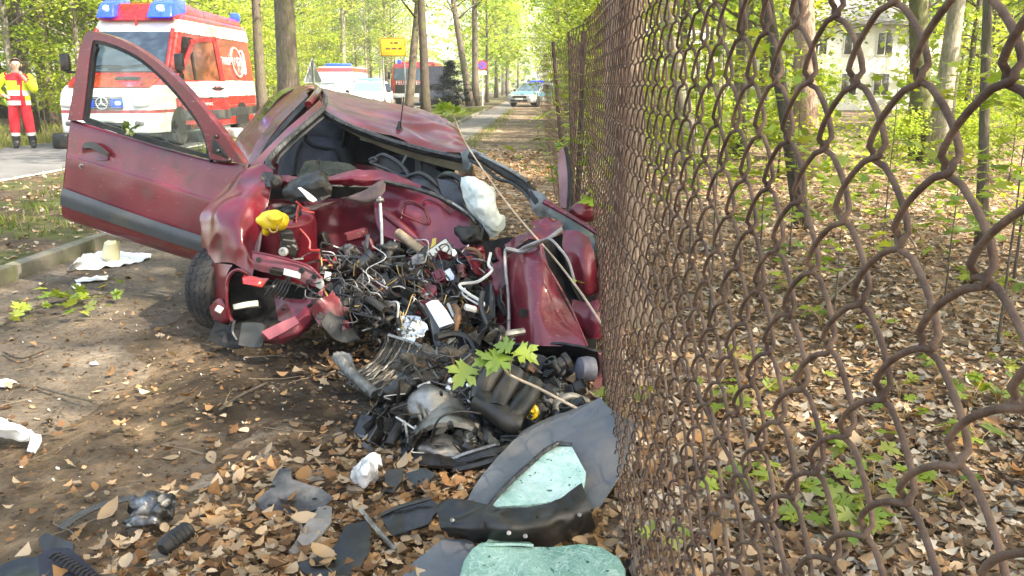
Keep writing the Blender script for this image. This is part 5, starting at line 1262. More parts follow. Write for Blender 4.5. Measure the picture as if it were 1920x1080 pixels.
for px, py, w_, h_, m in ((640, 500, .05, .03, MAR_D), (586, 470, .09, .05, MAR_D), (735, 475, .05, .1, MAR), (668, 440, .12, .05, MAR_D), (760, 500, .05, .04, RUSTY), (690, 460, .06, .07, MAR_D), (605, 450, .07, .08, STEEL), (770, 470, .04, .05, BLK)):
    box('torn_bracket', P(px, py, 4.86), (w_, .04, h_), m, CAR, Euler((rnd.uniform(-.5, .5), rnd.uniform(-.7, .7), rnd.uniform(-.5, .5))).to_matrix(), .008)

# ---- wiring loom spilling out
wr_ = random.Random(8)
def loose(a, b, r, m, sag=18, name='cable'):
    x0, y0, d0 = a; x1, y1, d1 = b
    pts = [a]
    for t in (.25, .5, .75):
        pts.append((x0 + (x1 - x0) * t + wr_.gauss(0, 9), y0 + (y1 - y0) * t + sag * math.sin(PI * t) + wr_.gauss(0, 8), d0 + (d1 - d0) * t + wr_.gauss(0, .04)))
    pts.append(b); ctube(name, pts, r, m, n=18, sides=5)
for k in range(16):     # the fan of thin coloured wires
    m = (WIRE_R, WIRE_Y, WIRE_G, WIRE_K, WIRE_G, WIRE_R, WIRE_K)[k % 7]
    ctube('loom_wire', [(772 + wr_.gauss(0, 5), 482 + wr_.gauss(0, 2), 4.72), (786 + k * 1.2 + wr_.gauss(0, 3), 505, 4.62), (790 + k * 2.4, 532 + wr_.gauss(0, 4), 4.54), (796 + k * 3.6 + wr_.gauss(0, 4), 556 + wr_.gauss(0, 8), 4.46)], .0035, m, n=16, sides=4)
for a, b, r_, m in (((560, 385, 4.7), (600, 470, 4.6), .0065, WIRE_R), ((600, 470, 4.6), (628, 482, 4.58), .0065, WIRE_R), ((555, 378, 4.72), (580, 390, 4.7), .005, WIRE_R),
        ((690, 440, 4.8), (668, 520, 4.6), .011, WIRE_G), ((690, 440, 4.8), (705, 520, 4.6), .009, WIRE_G), ((620, 460, 4.7), (760, 480, 4.65), .005, WIRE_G), ((610, 540, 4.45), (760, 610, 4.15), .009, WIRE_K),
        ((660, 555, 4.4), (750, 600, 4.15), .010, WIRE_G), ((665, 530, 4.45), (760, 580, 4.25), .005, WIRE_Y), ((700, 500, 4.6), (775, 580, 4.3), .006, WIRE_K), ((620, 560, 4.42), (740, 620, 4.12), .006, WIRE_K),
        ((800, 548, 4.4), (822, 562, 4.3), .004, WIRE_R), ((740, 450, 4.75), (790, 520, 4.6), .005, WIRE_W), ((778, 490, 4.65), (786, 580, 4.3), .004, WIRE_W), ((690, 580, 4.3), (700, 660, 4.1), .004, WIRE_K)):
    loose(a, b, r_, m)
ctube('brake_pipe', [(920, 474, 4.4), (916, 496, 4.36), (922, 508, 4.34), (896, 528, 4.3), (862, 534, 4.26), (880, 552, 4.2), (906, 568, 4.16), (902, 576, 4.14)], .0075, WIRE_W, n=60)
ctube('brake_pipe', [(872, 540, 4.24), (868, 552, 4.22), (888, 566, 4.18), (900, 572, 4.16)], .005, WIRE_W, n=24)
ctube('brake_pipe', [(840, 570, 4.22), (852, 595, 4.14)], .008, WIRE_W, n=6)
box('relay', P(882, 578, 4.1), (.055, .03, .022), WHITEP, CAR, Euler((.2, .3, .2)).to_matrix(), .004)
ctube('rubber_strip', [(905, 548, 4.2), (902, 575, 4.12), (912, 605, 4.05), (928, 632, 4.0), (934, 640, 3.98)], .012, GREYT, n=24)
for k in range(150):
    x0 = wr_.uniform(600, 900); y0 = wr_.uniform(460, 560); x1 = x0 + wr_.gauss(10, 60); y1 = y0 + wr_.uniform(20, 90); 
    dep = lambda y: 4.75 - (y - 460) / 180 * .6
    loose((x0, y0, dep(y0) + wr_.uniform(-.1, .1)), (x1, y1, dep(y1) + wr_.uniform(-.12, .05)), wr_.choice((.002, .003, .003, .004, .006)), wr_.choice((WIRE_K, WIRE_K, WIRE_K, WIRE_K, WIRE_G, WIRE_G, WIRE_K, WIRE_W, STEEL, RUSTY, WIRE_G)), wr_.uniform(-10, 25))
# jagged scraps in the bay, too many to count
bm = bmesh.new()
for k in range(90):
    x0 = wr_.gauss(740, 90); y0 = wr_.uniform(480, 640); d0 = 4.72 - (y0 - 470) / 180 * .6 + wr_.uniform(-.1, .1)
    p = P(x0, y0, d0); q = wr_.uniform(.006, .02)
    box_bm(bm, p, (q * wr_.uniform(.4, 2.5), q * wr_.uniform(.2, .8), q * wr_.uniform(.3, 1)), Euler((wr_.random() * 3, wr_.random() * 3, wr_.random() * 3)).to_matrix(), .001)
o = obj('metal_scraps', bm, STEEL, CAR); o['kind'] = 'stuff'
bm = bmesh.new()
for k in range(150):
    x0 = wr_.gauss(730, 100); y0 = wr_.uniform(470, 640); d0 = 4.74 - (y0 - 470) / 180 * .6 + wr_.uniform(-.1, .1)
    p = P(x0, y0, d0); q = wr_.uniform(.01, .04)
    box_bm(bm, p, (q * wr_.uniform(.4, 2.5), q * wr_.uniform(.2, .8), q * wr_.uniform(.3, 1)), Euler((wr_.random() * 3, wr_.random() * 3, wr_.random() * 3)).to_matrix(), .002)
o = obj('plastic_scraps', bm, BLK, CAR); o['kind'] = 'stuff'
# ================================================================== torn-out engine and the debris around it
def mid(pts):
    c = sum((Vector(p) for p in pts), Vector()) / len(pts); return c
def gplate(name, outline, mat, parent=None, th=.005, cut=.04, cr=.006, cs=9, seed=0, autos=30):
    return plate(name, [G(*p) for p in outline], mat, parent, th, cut, cr, cs, seed, px=False, autos=autos)
def gpatch(name, rows, mat, nu=16, nv=12, th=.005, parent=None, **k):
    return patch(name, [[G(*p) for p in r] for r in rows], mat, parent, nu, nv, th, px=False, **k)
ENG = thing('engine', 'oily engine with gearbox lying on the leaves in front of the wreck', 'engine', G(860, 860))
def et(name, pts, r, m, **k): return ctube(name, pts, r, m, ENG, **k)
def eb(name, px, py, d, s, m, amt=.3, sc=2.0, sd=0, sub=4, rot=None): return blob(name, P(px, py, d), s, m, ENG, amt, sc, sd, sub, rot)
E1 = Euler((rad(-28), rad(22), rad(20))).to_matrix()
SAND = simple('sandy_alloy', (.33, .31, .26), .55, .45, .22, 14, .5, 40, dirt=(.06, .05, .04), dirt_amt=.3)
bm = bmesh.new(); box_bm(bm, P(925, 752, 3.52), (.42, .26, .26), E1, .03, 2); bmesh.ops.subdivide_edges(bm, edges=bm.edges[:], cuts=5, use_grid_fill=True); crumple(bm, .022, 12, 3)
obj('engine_block', bm, STEEL, ENG, True, True, 40)
bm = bmesh.new(); lathe_bm(bm, [(.02, .10), (.055, .09), (.085, .05), (.095, 0), (.105, -.05), (.118, -.07), (.12, -.10), (.108, -.105), (.09, -.06), (.07, -.02), (.01, -.01)], P(838, 806, 3.2), (-.12, 1, .35), 32)
bmesh.ops.transform(bm, matrix=Matrix.Translation(P(838, 806, 3.2)) @ Matrix.Scale(1.18, 4) @ Matrix.Translation(-P(838, 806, 3.2)), verts=bm.verts)
crumple(bm, .007, 10, 5); obj('bell_housing', bm, ALU, ENG, True, True, 40)
for k in range(9):
    a = k / 9 * 2 * PI; ax = Vector((-.12, 1, .35)).normalized(); e = ax.orthogonal().normalized(); f = ax.cross(e)
    c = P(838, 806, 3.2) + (e * math.cos(a) + f * math.sin(a)) * .134 - ax * .115
    lathe('housing_bolt', [(.011, 0), (.011, .018), (.006, .02)], c, -ax, STEEL, ENG, 6)
eb('gearbox_dome', 806, 765, 3.25, (.095, .088, .08), ALU, .22, 1.6, 11)
for k in range(5):
    a = P(778 + k * 9, 752 + k * 3, 3.2); b = P(790 + k * 11, 790 + k * 2, 3.12); tube('cooling_rib', [a, (a + b) / 2 + Vector((0, -.012, .012)), b], .006, ALU, ENG, 5, n=8)
eb('gearbox_case', 826, 846, 3.07, (.10, .075, .055), ALU, .3, 1.8, 12)
eb('gearbox_case', 872, 830, 3.12, (.06, .05, .045), SAND, .35, 2, 13)
plate('timing_cover', [(832, 702, 3.42), (856, 700, 3.4), (882, 714, 3.38), (888, 742, 3.34), (872, 776, 3.3), (856, 766, 3.3), (846, 738, 3.34)], SAND, ENG, .03, .03, .006, 12)
et('cover_flange', [(832, 702, 3.4), (846, 738, 3.32), (852, 762, 3.28), (872, 778, 3.27)], .007, ALU)
for px, py in ((846, 714), (880, 722), (882, 752), (862, 764), (842, 728)):
    lathe('cover_bolt', [(.011, 0), (.011, .014), (.005, .016)], P(px, py, 3.28), (-.1, -1, .4), ALUB, ENG, 6)
PLEN = et('intake_plenum', [(896, 748, 3.16), (926, 768, 3.12), (958, 790, 3.08), (972, 796, 3.08)], .044, BLK, n=20, sides=12)
for k, pts in enumerate(([(934, 686, 3.42), (920, 704, 3.36), (905, 730, 3.3), (900, 752, 3.26)], [(966, 700, 3.4), (954, 720, 3.34), (938, 748, 3.26), (930, 770, 3.2)], [(1000, 722, 3.4), (990, 742, 3.32), (972, 768, 3.22), (958, 788, 3.18)], [(900, 690, 3.44), (890, 708, 3.4), (878, 716, 3.38)])):
    ctube('intake_runner', [(x, y, d - .10) for x, y, d in pts], .038, BLK, PLEN, n=18, sides=14)
for px, py in ((922, 738), (950, 758), (915, 762)): lathe('injector', [(.016, -.02), (.018, 0), (.012, .03), (.012, .05)], P(px, py, 3.24), (.2, -.6, .7), BLK2, ENG, 12)
bm = bmesh.new(); box_bm(bm, P(1012, 768, 3.4), (.15, .2, .10), Euler((rad(-40), rad(10), rad(35))).to_matrix(), .025, 3); crumple(bm, .008, 14, 8); obj('valve_cover', bm, SAND, ENG, True, True, 40)
CAPO = lathe('oil_filler_cap', [(.03, 0), (.032, .012), (.030, .026), (.022, .03), (.012, .028)], P(996, 774, 3.24), (-.15, -.85, .5), YEL, ENG, 20)
box('cap_grip', P(994, 770, 3.2), (.04, .012, .012), YEL, CAPO, Euler((.3, .6, .2)).to_matrix(), .004)
for px, py, s1, m, sd in ((1036, 752, .05, ALU, 1), (1048, 790, .045, STEEL, 2), (1030, 738, .04, BLK, 3), (880, 792, .05, BLK, 4), (905, 818, .065, BLK2, 5), (920, 800, .05, BLK, 6), (890, 836, .04, STEEL, 7), (950, 808, .045, BLK, 8), (760, 760, .04, STEEL, 9), (745, 735, .05, STEEL, 10), (1060, 770, .04, STEEL, 11), (975, 812, .04, ALU, 12), (790, 812, .05, STEEL, 13), (770, 830, .04, BLK, 14)):
    eb('engine_fitting', px, py, 3.3 if py < 780 else 3.16, (s1, s1 * .8, s1 * .85), m, .5, 1.8, sd, 3)
lathe('starter_motor', [(.03, -.1), (.045, -.095), (.05, -.05), (.046, -.045), (.046, .04), (.04, .05), (.02, .06)], P(905, 822, 3.12), (.8, -.5, .3), BLK, ENG, 18)
lathe('pulley', [(.02, -.02), (.055, -.02), (.06, -.012), (.052, 0), (.06, .012), (.055, .02), (.02, .02)], P(1046, 762, 3.32), (.6, -.7, .3), STEEL, ENG, 24)
et('coolant_hose', [(808, 672, 3.6), (792, 690, 3.54), (774, 706, 3.46), (768, 730, 3.4), (768, 760, 3.3), (756, 778, 3.24)], .020, BLK, n=30, sides=10)
et('coolant_hose', [(756, 780, 3.2), (748, 800, 3.16), (736, 822, 3.1), (732, 834, 3.08)], .018, BLK2, n=16, sides=10)
et('pipe', [(742, 765, 3.3), (790, 742, 3.3), (840, 770, 3.2), (890, 790, 3.12)], .006, BLK, n=24)
et('pipe', [(800, 860, 3.06), (820, 790, 3.0), (860, 772, 3.04), (905, 776, 3.1)], .004, WIRE_K, n=24)
et('rail', [(838, 876, 2.96), (900, 856, 2.95), (960, 838, 2.98), (1010, 822, 3.05)], .018, simple('oily_black_metal', (.02, .02, .02), .22, .4, .3, 12, .3, 50), n=20, sides=6)
et('rail', [(850, 882, 2.9), (910, 868, 2.9), (980, 842, 2.94)], .012, BLK, n=16)
et('rail', [(822, 872, 3.0), (870, 852, 2.97), (930, 834, 2.98)], .008, ALU, n=14)
for pts, m, sd in (([(668, 815, 3.24), (694, 784, 3.3), (716, 786, 3.28), (728, 796, 3.26), (706, 812, 3.22), (690, 826, 3.2)], simple('dull_grey_shell', (.10, .10, .11), .6, 0, .3, 10, .3, 40, dirt=(.12, .1, .08)), 1),
                   ([(726, 792, 3.28), (744, 784, 3.28), (752, 804, 3.22), (738, 822, 3.18), (724, 812, 3.2)], SAND, 2), ([(722, 740, 3.46), (745, 728, 3.46), (758, 742, 3.42), (746, 768, 3.36), (726, 758, 3.4)], STEEL, 3),
                   ([(760, 830, 3.12), (772, 812, 3.14), (800, 850, 3.06), (796, 882, 3.0), (780, 862, 3.04)], SAND, 4), ([(700, 760, 3.36), (745, 780, 3.28), (748, 788, 3.26), (700, 768, 3.34)], RUSTY, 5)):
    plate('torn_casing', pts, m, ENG, .008, .03, .012, 14, sd)
eb('tangled_harness', 830, 705, 3.5, (.12, .09, .09), simple('matted_grey_wool', (.085, .072, .055), .9, .1, .5, 30, .9, 60, bd=.02), 1.1, 3.0, 21, 5)
for k in range(40):
    x0, y0 = wr_.gauss(825, 32), wr_.gauss(700, 24)
    ctube('matted_wire', [(x0, y0, 3.36), (x0 + wr_.gauss(0, 14), y0 + wr_.gauss(0, 10), 3.33), (x0 + wr_.gauss(0, 22), y0 + wr_.gauss(0, 16), 3.36)], wr_.choice((.002, .003, .004)), wr_.choice((WIRE_G, RUSTY, STEEL, WIRE_K)), ENG, 8, 4)
for k in range(46):
    x0, y0 = wr_.gauss(850, 70), wr_.gauss(770, 45); dd0 = 3.30 - (y0 - 770) / 220 * .6
    ctube('engine_cable', [(x0, y0, dd0 - .1), (x0 + wr_.gauss(0, 18), y0 + wr_.gauss(0, 14), dd0 - .13), (x0 + wr_.gauss(0, 34), y0 + wr_.gauss(0, 24), dd0 - .1)], wr_.choice((.002, .003, .004, .006)), wr_.choice((WIRE_K, WIRE_K, WIRE_G, STEEL, WIRE_W)), ENG, 10, 5)
bm = bmesh.new()
for k in range(260):
    x0, y0 = wr_.gauss(860, 75), wr_.gauss(775, 45); d0 = 3.30 - (y0 - 770) / 220 * .6 - .04 + wr_.uniform(-.06, .06); q = wr_.uniform(.006, .024)
    box_bm(bm, P(x0, y0, d0), (q * wr_.uniform(.4, 2.2), q * wr_.uniform(.3, .9), q * wr_.uniform(.3, 1)), Euler((wr_.random() * 3,) * 3).to_matrix() @ Euler((0, wr_.random() * 3, 0)).to_matrix(), .0015)
o = obj('engine_scraps', bm, STEEL, ENG); o['kind'] = 'stuff'
# dark oil-soaked clutter under it
gp_ = gpatch('oily_tray', [[(760, 868, .02), (880, 884, .02), (1000, 850, .03)], [(740, 800, .03), (880, 790, .05), (1060, 790, .05)]], BLK, 16, 12, .01, ENG, cr=.02, cs=8)

def clutter(parent, n, cx, cy, wx, wy, depth, seed, sc=1.0):
    q = random.Random(seed)
    for k in range(n):
        x, y = cx + q.uniform(-wx, wx), cy + q.uniform(-wy, wy); c = P(x, y, depth(y) + q.uniform(-.07, .05)); s1 = q.uniform(.025, .06) * sc
        rot = Euler((q.uniform(-1, 1), q.uniform(-1, 1), q.uniform(-2, 2))).to_matrix(); m = q.choice((STEEL, BLK, BLK2, ALU, STEEL, GREYT, RUSTY, SAND, BLK) if parent is not CAR else (STEEL, BLK, BLK2, BLK, STEEL, GREYT, MAR_D, RUSTY, BLK2)); t = k % 6 if parent is not CAR else (0, 3, 4, 2, 4, 3, 0, 5, 1)[k % 9]
        bm = bmesh.new()
        if t == 0:      # folded bracket with holes for bolts
            a = [Vector(p) for p in ((-1, 0, -.5), (-.2, 0, -.5), (.1, .5, -.5), (1, .6, -.4))]; b_ = [Vector(p) for p in ((-1, 0, .5), (-.2, 0, .6), (.1, .5, .5), (1, .6, .3))]
            v = [[bm.verts.new(c + rot @ (p * s1 * 1.3)) for p in row] for row in (a, b_)]
            for i in range(3): bm.faces.new((v[0][i], v[0][i + 1], v[1][i + 1], v[1][i]))
            solid(bm, .006); nm = 'bracket'
        elif t == 1:    # flanged stub
            r_ = s1 * .5; lathe_bm(bm, [(r_ * 1.5, 0), (r_ * 1.5, .012), (r_, .014), (r_ * .9, s1), (r_ * 1.15, s1 * 1.05), (r_ * 1.15, s1 * 1.4), (r_ * .8, s1 * 1.4), (r_ * .7, s1 * .8)], c, rot @ Vector((0, -.4, 1)), 14); nm = 'flange'
        elif t == 2:    # ribbed casting
            for i in range(5): box_bm(bm, c + rot @ Vector(((i - 2) * s1 * .4, 0, 0)), (s1 * .18, s1 * 1.1, s1 * .9), rot, .003)
            box_bm(bm, c, (s1 * 2, s1 * .8, s1 * .6), rot, .006); nm = 'ribbed_casting'
        elif t == 3:    # hose stump
            tube_bm(bm, crv([c + rot @ (Vector(p) * s1 * 1.5) for p in ((-1, 0, 0), (-.3, .2, .5), (.4, 0, .5), (1, -.3, -.2))], 14), s1 * .28, 8); nm = 'hose'
        elif t == 4:    # torn sheet
            g = grid_bm([[c + rot @ (Vector(p) * s1 * 1.6) for p in row] for row in (((-1, .1, -.7), (0, .3, -.9), (.9, 0, -.5)), ((-.8, 0, .1), (.1, -.2, 0), (1.1, .2, .1)), ((-.6, .2, .8), (.2, 0, .6), (.8, .1, .9)))], 9, 9); bm.free(); bm = g
            crumple(bm, .012, 14, k); crease(bm, .03, 12, k); solid(bm, .004); nm = 'torn_sheet'; m = q.choice((BLK, GREYT, MAR_D, STEEL, ALU)) if parent is CAR else q.choice((BLK, GREYT, STEEL))
        else:           # housing with bosses
            box_bm(bm, c, (s1 * 1.4, s1 * 1.1, s1), rot, s1 * .18, 2)
            for i in range(3): cyl_bm(bm, c + rot @ Vector((s1 * .5 * (i - 1), -s1 * .5, s1 * .3)), c + rot @ Vector((s1 * .5 * (i - 1), -s1 * .8, s1 * .5)), s1 * .16, 8)
            nm = 'housing'
        o = obj(nm, bm, m, parent, t in (1, 3, 4), True, 35)
clutter(ENG, 16, 1045, 770, 30, 26, lambda y: 3.28 - (y - 770) / 220 * .6, 15)
clutter(ENG, 26, 905, 822, 60, 26, lambda y: 3.30 - (y - 770) / 220 * .6 - .02, 5)
clutter(ENG, 22, 745, 800, 52, 36, lambda y: 3.36 - (y - 770) / 220 * .6, 6)
clutter(CAR, 58, 745, 548, 150, 62, lambda y: 4.70 - (y - 470) / 180 * .6, 7, 1.15)
for k in range(70):
    x0 = wr_.uniform(600, 920); y0 = wr_.uniform(450, 560); x1 = x0 + wr_.gauss(10, 55); y1 = y0 + wr_.uniform(20, 80)
    dep = lambda y: 4.60 - (y - 460) / 180 * .6
    loose((x0, y0, dep(y0)), (x1, y1, dep(y1)), wr_.choice((.002, .0025, .003, .004, .005)), wr_.choice((WIRE_G, ALU, WIRE_K, WIRE_Y, STEEL, RUSTY, WIRE_W, WIRE_G)), wr_.uniform(-10, 25))
for k in range(26):
    x, y = wr_.uniform(600, 900), wr_.uniform(485, 615); d = 4.62 - (y - 470) / 180 * .6; a_ = wr_.uniform(10, 24)
    plate('torn_sheet', [(x + wr_.uniform(-1, 1) * a_ * .3 + math.cos(t) * a_ * wr_.uniform(.5, 1.2), y + math.sin(t) * a_ * wr_.uniform(.4, 1), d + wr_.uniform(-.06, .06)) for t in (0, 1.1, 2.2, 3.3, 4.4, 5.4)], wr_.choice((ALU, STEEL, MAR_D, ALUB, MAR_S, RUSTY)), CAR, .003, .03, .012, 14, k, autos=15)
clutter(CAR, 20, 690, 582, 90, 28, lambda y: 4.62 - (y - 470) / 180 * .6, 17, 1.1)
clutter(ENG, 30, 890, 665, 60, 40, lambda y: 3.62 - (y - 670) / 220 * .6, 18)
clutter(ENG, 26, 1020, 720, 70, 34, lambda y: 3.50 - (y - 720) / 220 * .6, 19)
clutter(CAR, 22, 900, 560, 60, 80, lambda y: 4.62 - (y - 470) / 180 * .6, 8, 1.1)

# radiator, bent into an arc
RADI = thing('radiator', 'bent finned radiator lying between wreck and engine', 'radiator', G(700, 760))
rr_rows = [[(726, 630, 3.98), (775, 646, 3.9), (832, 668, 3.8)], [(716, 655, 3.9), (757, 676, 3.8), (806, 700, 3.68)], [(692, 684, 3.8), (730, 704, 3.7), (776, 726, 3.58)], [(655, 704, 3.76), (690, 728, 3.64), (728, 748, 3.55)], [(634, 696, 3.82), (664, 726, 3.7), (700, 748, 3.6)]]
patch('core', rr_rows, simple('dark_radiator_core', (.05, .055, .055), .5, .5, .3, 20, .4, 80), RADI, 24, 24, .02, cr=.008, cs=9)
rw = [[P(*p) for p in r_] for r_ in rr_rows]
for k in range(27):
    t = (k + .5) / 27; pts = []
    for r_ in rw: q = crv(r_, 60); pts.append(q[int(t * 59)])
    pts = [Vector(p) + Vector((0, -.012, .008)) for p in crv(pts, 22)]
    pts = [p + Vector((wr_.gauss(0, .0015), wr_.gauss(0, .003), wr_.gauss(0, .003))) for p in pts]
    tube('fin', pts, .0042, (STEEL, ALU, GREYT, STEEL)[k % 4], RADI, 4)
tube('end_tank', crv([P(632, 668, 3.8), P(650, 690, 3.72), P(676, 716, 3.62), P(704, 740, 3.54)], 24), .024, simple('crusted_aluminium', (.17, .17, .16), .5, .5, .4, 24, .9, 60, dirt=(.04, .035, .03), dirt_amt=.5, bd=.015), RADI, 8)
patch('end_bracket', [[(624, 664, 3.82), (640, 660, 3.86), (655, 664, 3.84)], [(640, 682, 3.76), (660, 690, 3.74), (672, 706, 3.68)]], ALU, RADI, 12, 8, .008, cr=.01, cs=14)
tube('side_rail', crv([P(728, 628, 3.95), P(770, 642, 3.9), P(832, 666, 3.78)], 16), .008, ALU, RADI, 6)
# crumpled foil shield and ribbed box standing in the wires
FO = patch('foil_shield', [[(742, 598, 4.2), (775, 592, 4.16), (800, 604, 4.1)], [(744, 620, 4.12), (772, 616, 4.06), (802, 622, 4.04)], [(748, 640, 4.06), (770, 640, 4.0), (796, 646, 4.0)]], simple('crumpled_foil', (.75, .75, .74), .22, .95, .1, 10, .7, 30, dirt=(.1, .09, .08), dirt_amt=.25), None, 30, 26, .003, cr=.035, cs=13, seed=4)
tag(FO, 'crumpled shiny foil shield among torn cables beside the white box', 'foil')
RB = thing('ribbed_box', 'white topped box with ribbed side standing among torn cables', 'box', G(830, 690))
patch('white_face', [[(799, 570, 3.98), (811, 564, 3.97), (822, 564, 3.96)], [(812, 592, 3.92), (825, 586, 3.9), (838, 584, 3.9)], [(825, 615, 3.86), (838, 610, 3.85), (852, 606, 3.84)]], WHITEP, RB, 8, 10, .008)
patch('grey_side', [[(799, 570, 3.98), (824, 616, 3.86)], [(808, 600, 3.98), (824, 650, 3.84)], [(814, 640, 3.98), (826, 672, 3.84)]], GREY, RB, 6, 8, .008)
patch('core', [[(825, 616, 3.87), (852, 607, 3.86)], [(824, 645, 3.86), (850, 640, 3.86)], [(826, 674, 3.86), (848, 668, 3.86)]], STEEL, RB, 6, 8, .01)
for k in range(11): tube('rib', crv([P(825, 618 + k * 5, 3.855), P(838, 615 + k * 5, 3.84), P(851, 609 + k * 5.3, 3.85)], 8), .005, ALU, RB, 5)
# loose car parts on the leaves
LN = gplate('wheel_arch_liner', [(872, 950, .03), (888, 918, .05), (905, 893, .06), (930, 858, .08), (960, 828, .10), (1000, 800, .11), (1045, 784, .12), (1085, 776, .13), (1110, 768, .15), (1116, 750, .22), (1124, 744, .24), (1140, 762, .22), (1165, 778, .22), (1195, 792, .24), (1192, 832, .18), (1172, 880, .12), (1142, 928, .06), (1122, 956, .04), (1060, 964, .03), (980, 962, .03)], GREY, None, .006, .05, .010, 4)
tag(LN, 'large curved grey plastic liner leaning on the foot of the fence', 'car part')
for pts, nm, lab, cat, m, z_ in (
    ([(914, 956, .09), (928, 938, .10), (958, 905, .11), (995, 872, .125), (1022, 848, .135), (1046, 834, .14), (1072, 838, .14), (1084, 862, .135), (1098, 884, .13), (1094, 910, .12), (1090, 938, .11), (1050, 936, .10), (990, 950, .09)], 'windscreen_piece', 'pale shattered windscreen piece lying on the grey liner', 'glass', SHAT_W, 0),
    ([(856, 1100, .08), (870, 1056, .09), (886, 1034, .10), (904, 1022, .105), (960, 1028, .10), (1030, 1024, .10), (1092, 1018, .10), (1130, 1026, .09), (1160, 1048, .08), (1170, 1070, .07), (1172, 1110, .06), (1000, 1112, .07)], 'windscreen_piece', 'green cracked windscreen sheet nearest the camera at the fence foot', 'glass', SHAT_G, 0)):
    o = gplate(nm, pts, m, None, .007, .05, .008, 6, 3); tag(o, lab, cat)
    if m is SHAT_W: tube('bonded_edge', [G(*p) + Vector((0, 0, .006)) for p in lin([(914, 956, .09), (928, 938, .10), (958, 905, .11), (995, 872, .125), (1022, 848, .135), (1046, 834, .14), (1072, 838, .14)], 40)], .008, SEAL, o, 6)
    else: gplate('folded_rim', [(904, 1022, .112), (930, 1000, .05), (985, 1010, .05), (1000, 1024, .11)], SHAT_G, o, .006, .04, .006, 8)
SC_ = gpatch('scuttle_cover', [
    [(820, 946, .10), (850, 938, .13), (900, 948, .12), (960, 958, .13), (1030, 945, .14), (1070, 924, .15), (1092, 908, .16)],
    [(822, 966, .11), (852, 962, .12), (900, 972, .13), (960, 980, .13), (1030, 974, .13), (1078, 958, .13), (1100, 944, .13)],
    [(828, 988, .10), (860, 988, .11), (905, 994, .11), (960, 1000, .11), (1030, 994, .10), (1080, 982, .10), (1108, 966, .10)],
    [(842, 1006, .05), (868, 1010, .06), (905, 1018, .06), (960, 1026, .05), (1030, 1022, .05), (1085, 1008, .04), (1112, 990, .04)]], BLK, 60, 30, .006, cr=.012, cs=8, seed=2)
tag(SC_, 'crumpled black plastic scuttle cover between the two glass pieces', 'car part')
for px, py in ((1086, 966), (954, 1000), (985, 1006), (848, 976), (990, 962)): lathe('clip', [(.006, 0), (.006, .004), (.003, .005)], G(px, py, .122), (0, -.6, .8), ALU, SC_, 10)
for px, py in ((905, 984), (1006, 975), (1062, 962)): box('slot', G(px, py, .130), (.008, .006, .022), HOLE, SC_, Euler((rad(-40), .3, 0)).to_matrix())
def loosepart(name, outline, mat, label, cat='car part', th=.006, cr=.008, cs=10, sd=0, lift=0, cut=.03):
    o = gplate(name, [(x, y, z + lift) for x, y, z in outline], mat, None, th, cut, cr, cs, sd); return tag(o, label, cat)
loosepart('liner_scrap', [(736, 1100, .02), (770, 1062, .03), (806, 1030, .05), (832, 1012, .06), (888, 1016, .06), (894, 1046, .05), (872, 1070, .04), (850, 1100, .03)], GREY, 'grey liner scrap half under the black scuttle cover', cr=.005)
loosepart('plastic_shard', [(1168, 1052, .05), (1182, 1030, .09), (1196, 1028, .08), (1198, 1062, .05), (1194, 1100, .04), (1172, 1100, .04)], BLK, 'small black plastic shard between green glass and fence')
bxp = loosepart('glossy_tray', [(714, 968, .05), (740, 955, .06), (808, 936, .08), (828, 952, .07), (804, 984, .04), (772, 996, .03), (736, 1010, .02)], simple('glossy_black', (.018, .019, .021), .25, 0, .2, 8, .2, 30), 'glossy black plastic tray left of the scuttle cover', th=.012)
tube('tray_lip', [G(714, 966, .06), G(745, 952, .075), G(808, 934, .095)], .006, BLK, bxp, 6, n=12)
SH = loosepart('undertray_shard', [(474, 942, .02), (490, 930, .03), (508, 918, .04), (518, 894, .045), (524, 882, .05), (546, 881, .05), (548, 902, .05), (574, 908, .05), (600, 914, .05), (626, 934, .04), (606, 952, .03), (570, 960, .02), (530, 963, .02), (494, 960, .02)], simple('dusty_black_plastic', (.035, .035, .037), .6, 0, .3, 8, .2, 40, dirt=(.28, .25, .22), dirt_amt=.42), 'dusty black undertray shard with a raised tab on sunlit leaves', cr=.007)
for px, py in ((532, 942), (590, 936), (506, 948), (512, 912)): lathe('mounting_hole', [(.008, 0), (.008, .0015), (.001, .002)], G(px, py, .045), (0, 0, 1), HOLE, SH, 10)
loosepart('gasket_scrap', [(602, 946, .03), (624, 952, .03), (620, 980, .03), (604, 1002, .03), (576, 1022, .02), (552, 1038, .02), (542, 1030, .02), (562, 1002, .02), (582, 974, .03)], simple('dusty_grey_gasket', (.15, .14, .13), .8, 0, .3, 12, .3, 40, dirt=(.3, .26, .22), dirt_amt=.4), 'pale dusty gasket scrap below the undertray shard')
loosepart('plastic_shard', [(556, 1048, .02), (604, 1040, .03), (634, 1020, .04), (650, 988, .05), (688, 984, .05), (698, 1012, .04), (690, 1044, .03), (660, 1082, .02), (600, 1086, .02), (566, 1072, .02)], BLK, 'broad black plastic shard near the bottom among leaves', cr=.014)
loosepart('plastic_shard', [(716, 924, .02), (724, 882, .05), (758, 880, .05), (752, 906, .04), (738, 926, .03)], BLK, 'upright black shard beside the silver can')
loosepart('plastic_shard', [(760, 890, .03), (796, 878, .04), (816, 890, .04), (800, 908, .03), (764, 914, .02)], GREYT, 'flat dark grey shard under the gearbox')
loosepart('plastic_shard', [(0, 1064, .02), (40, 1048, .03), (74, 1046, .04), (86, 1080, .03), (60, 1100, .02), (0, 1100, .02)], BLK, 'black plastic shard left of the ribbed vent')
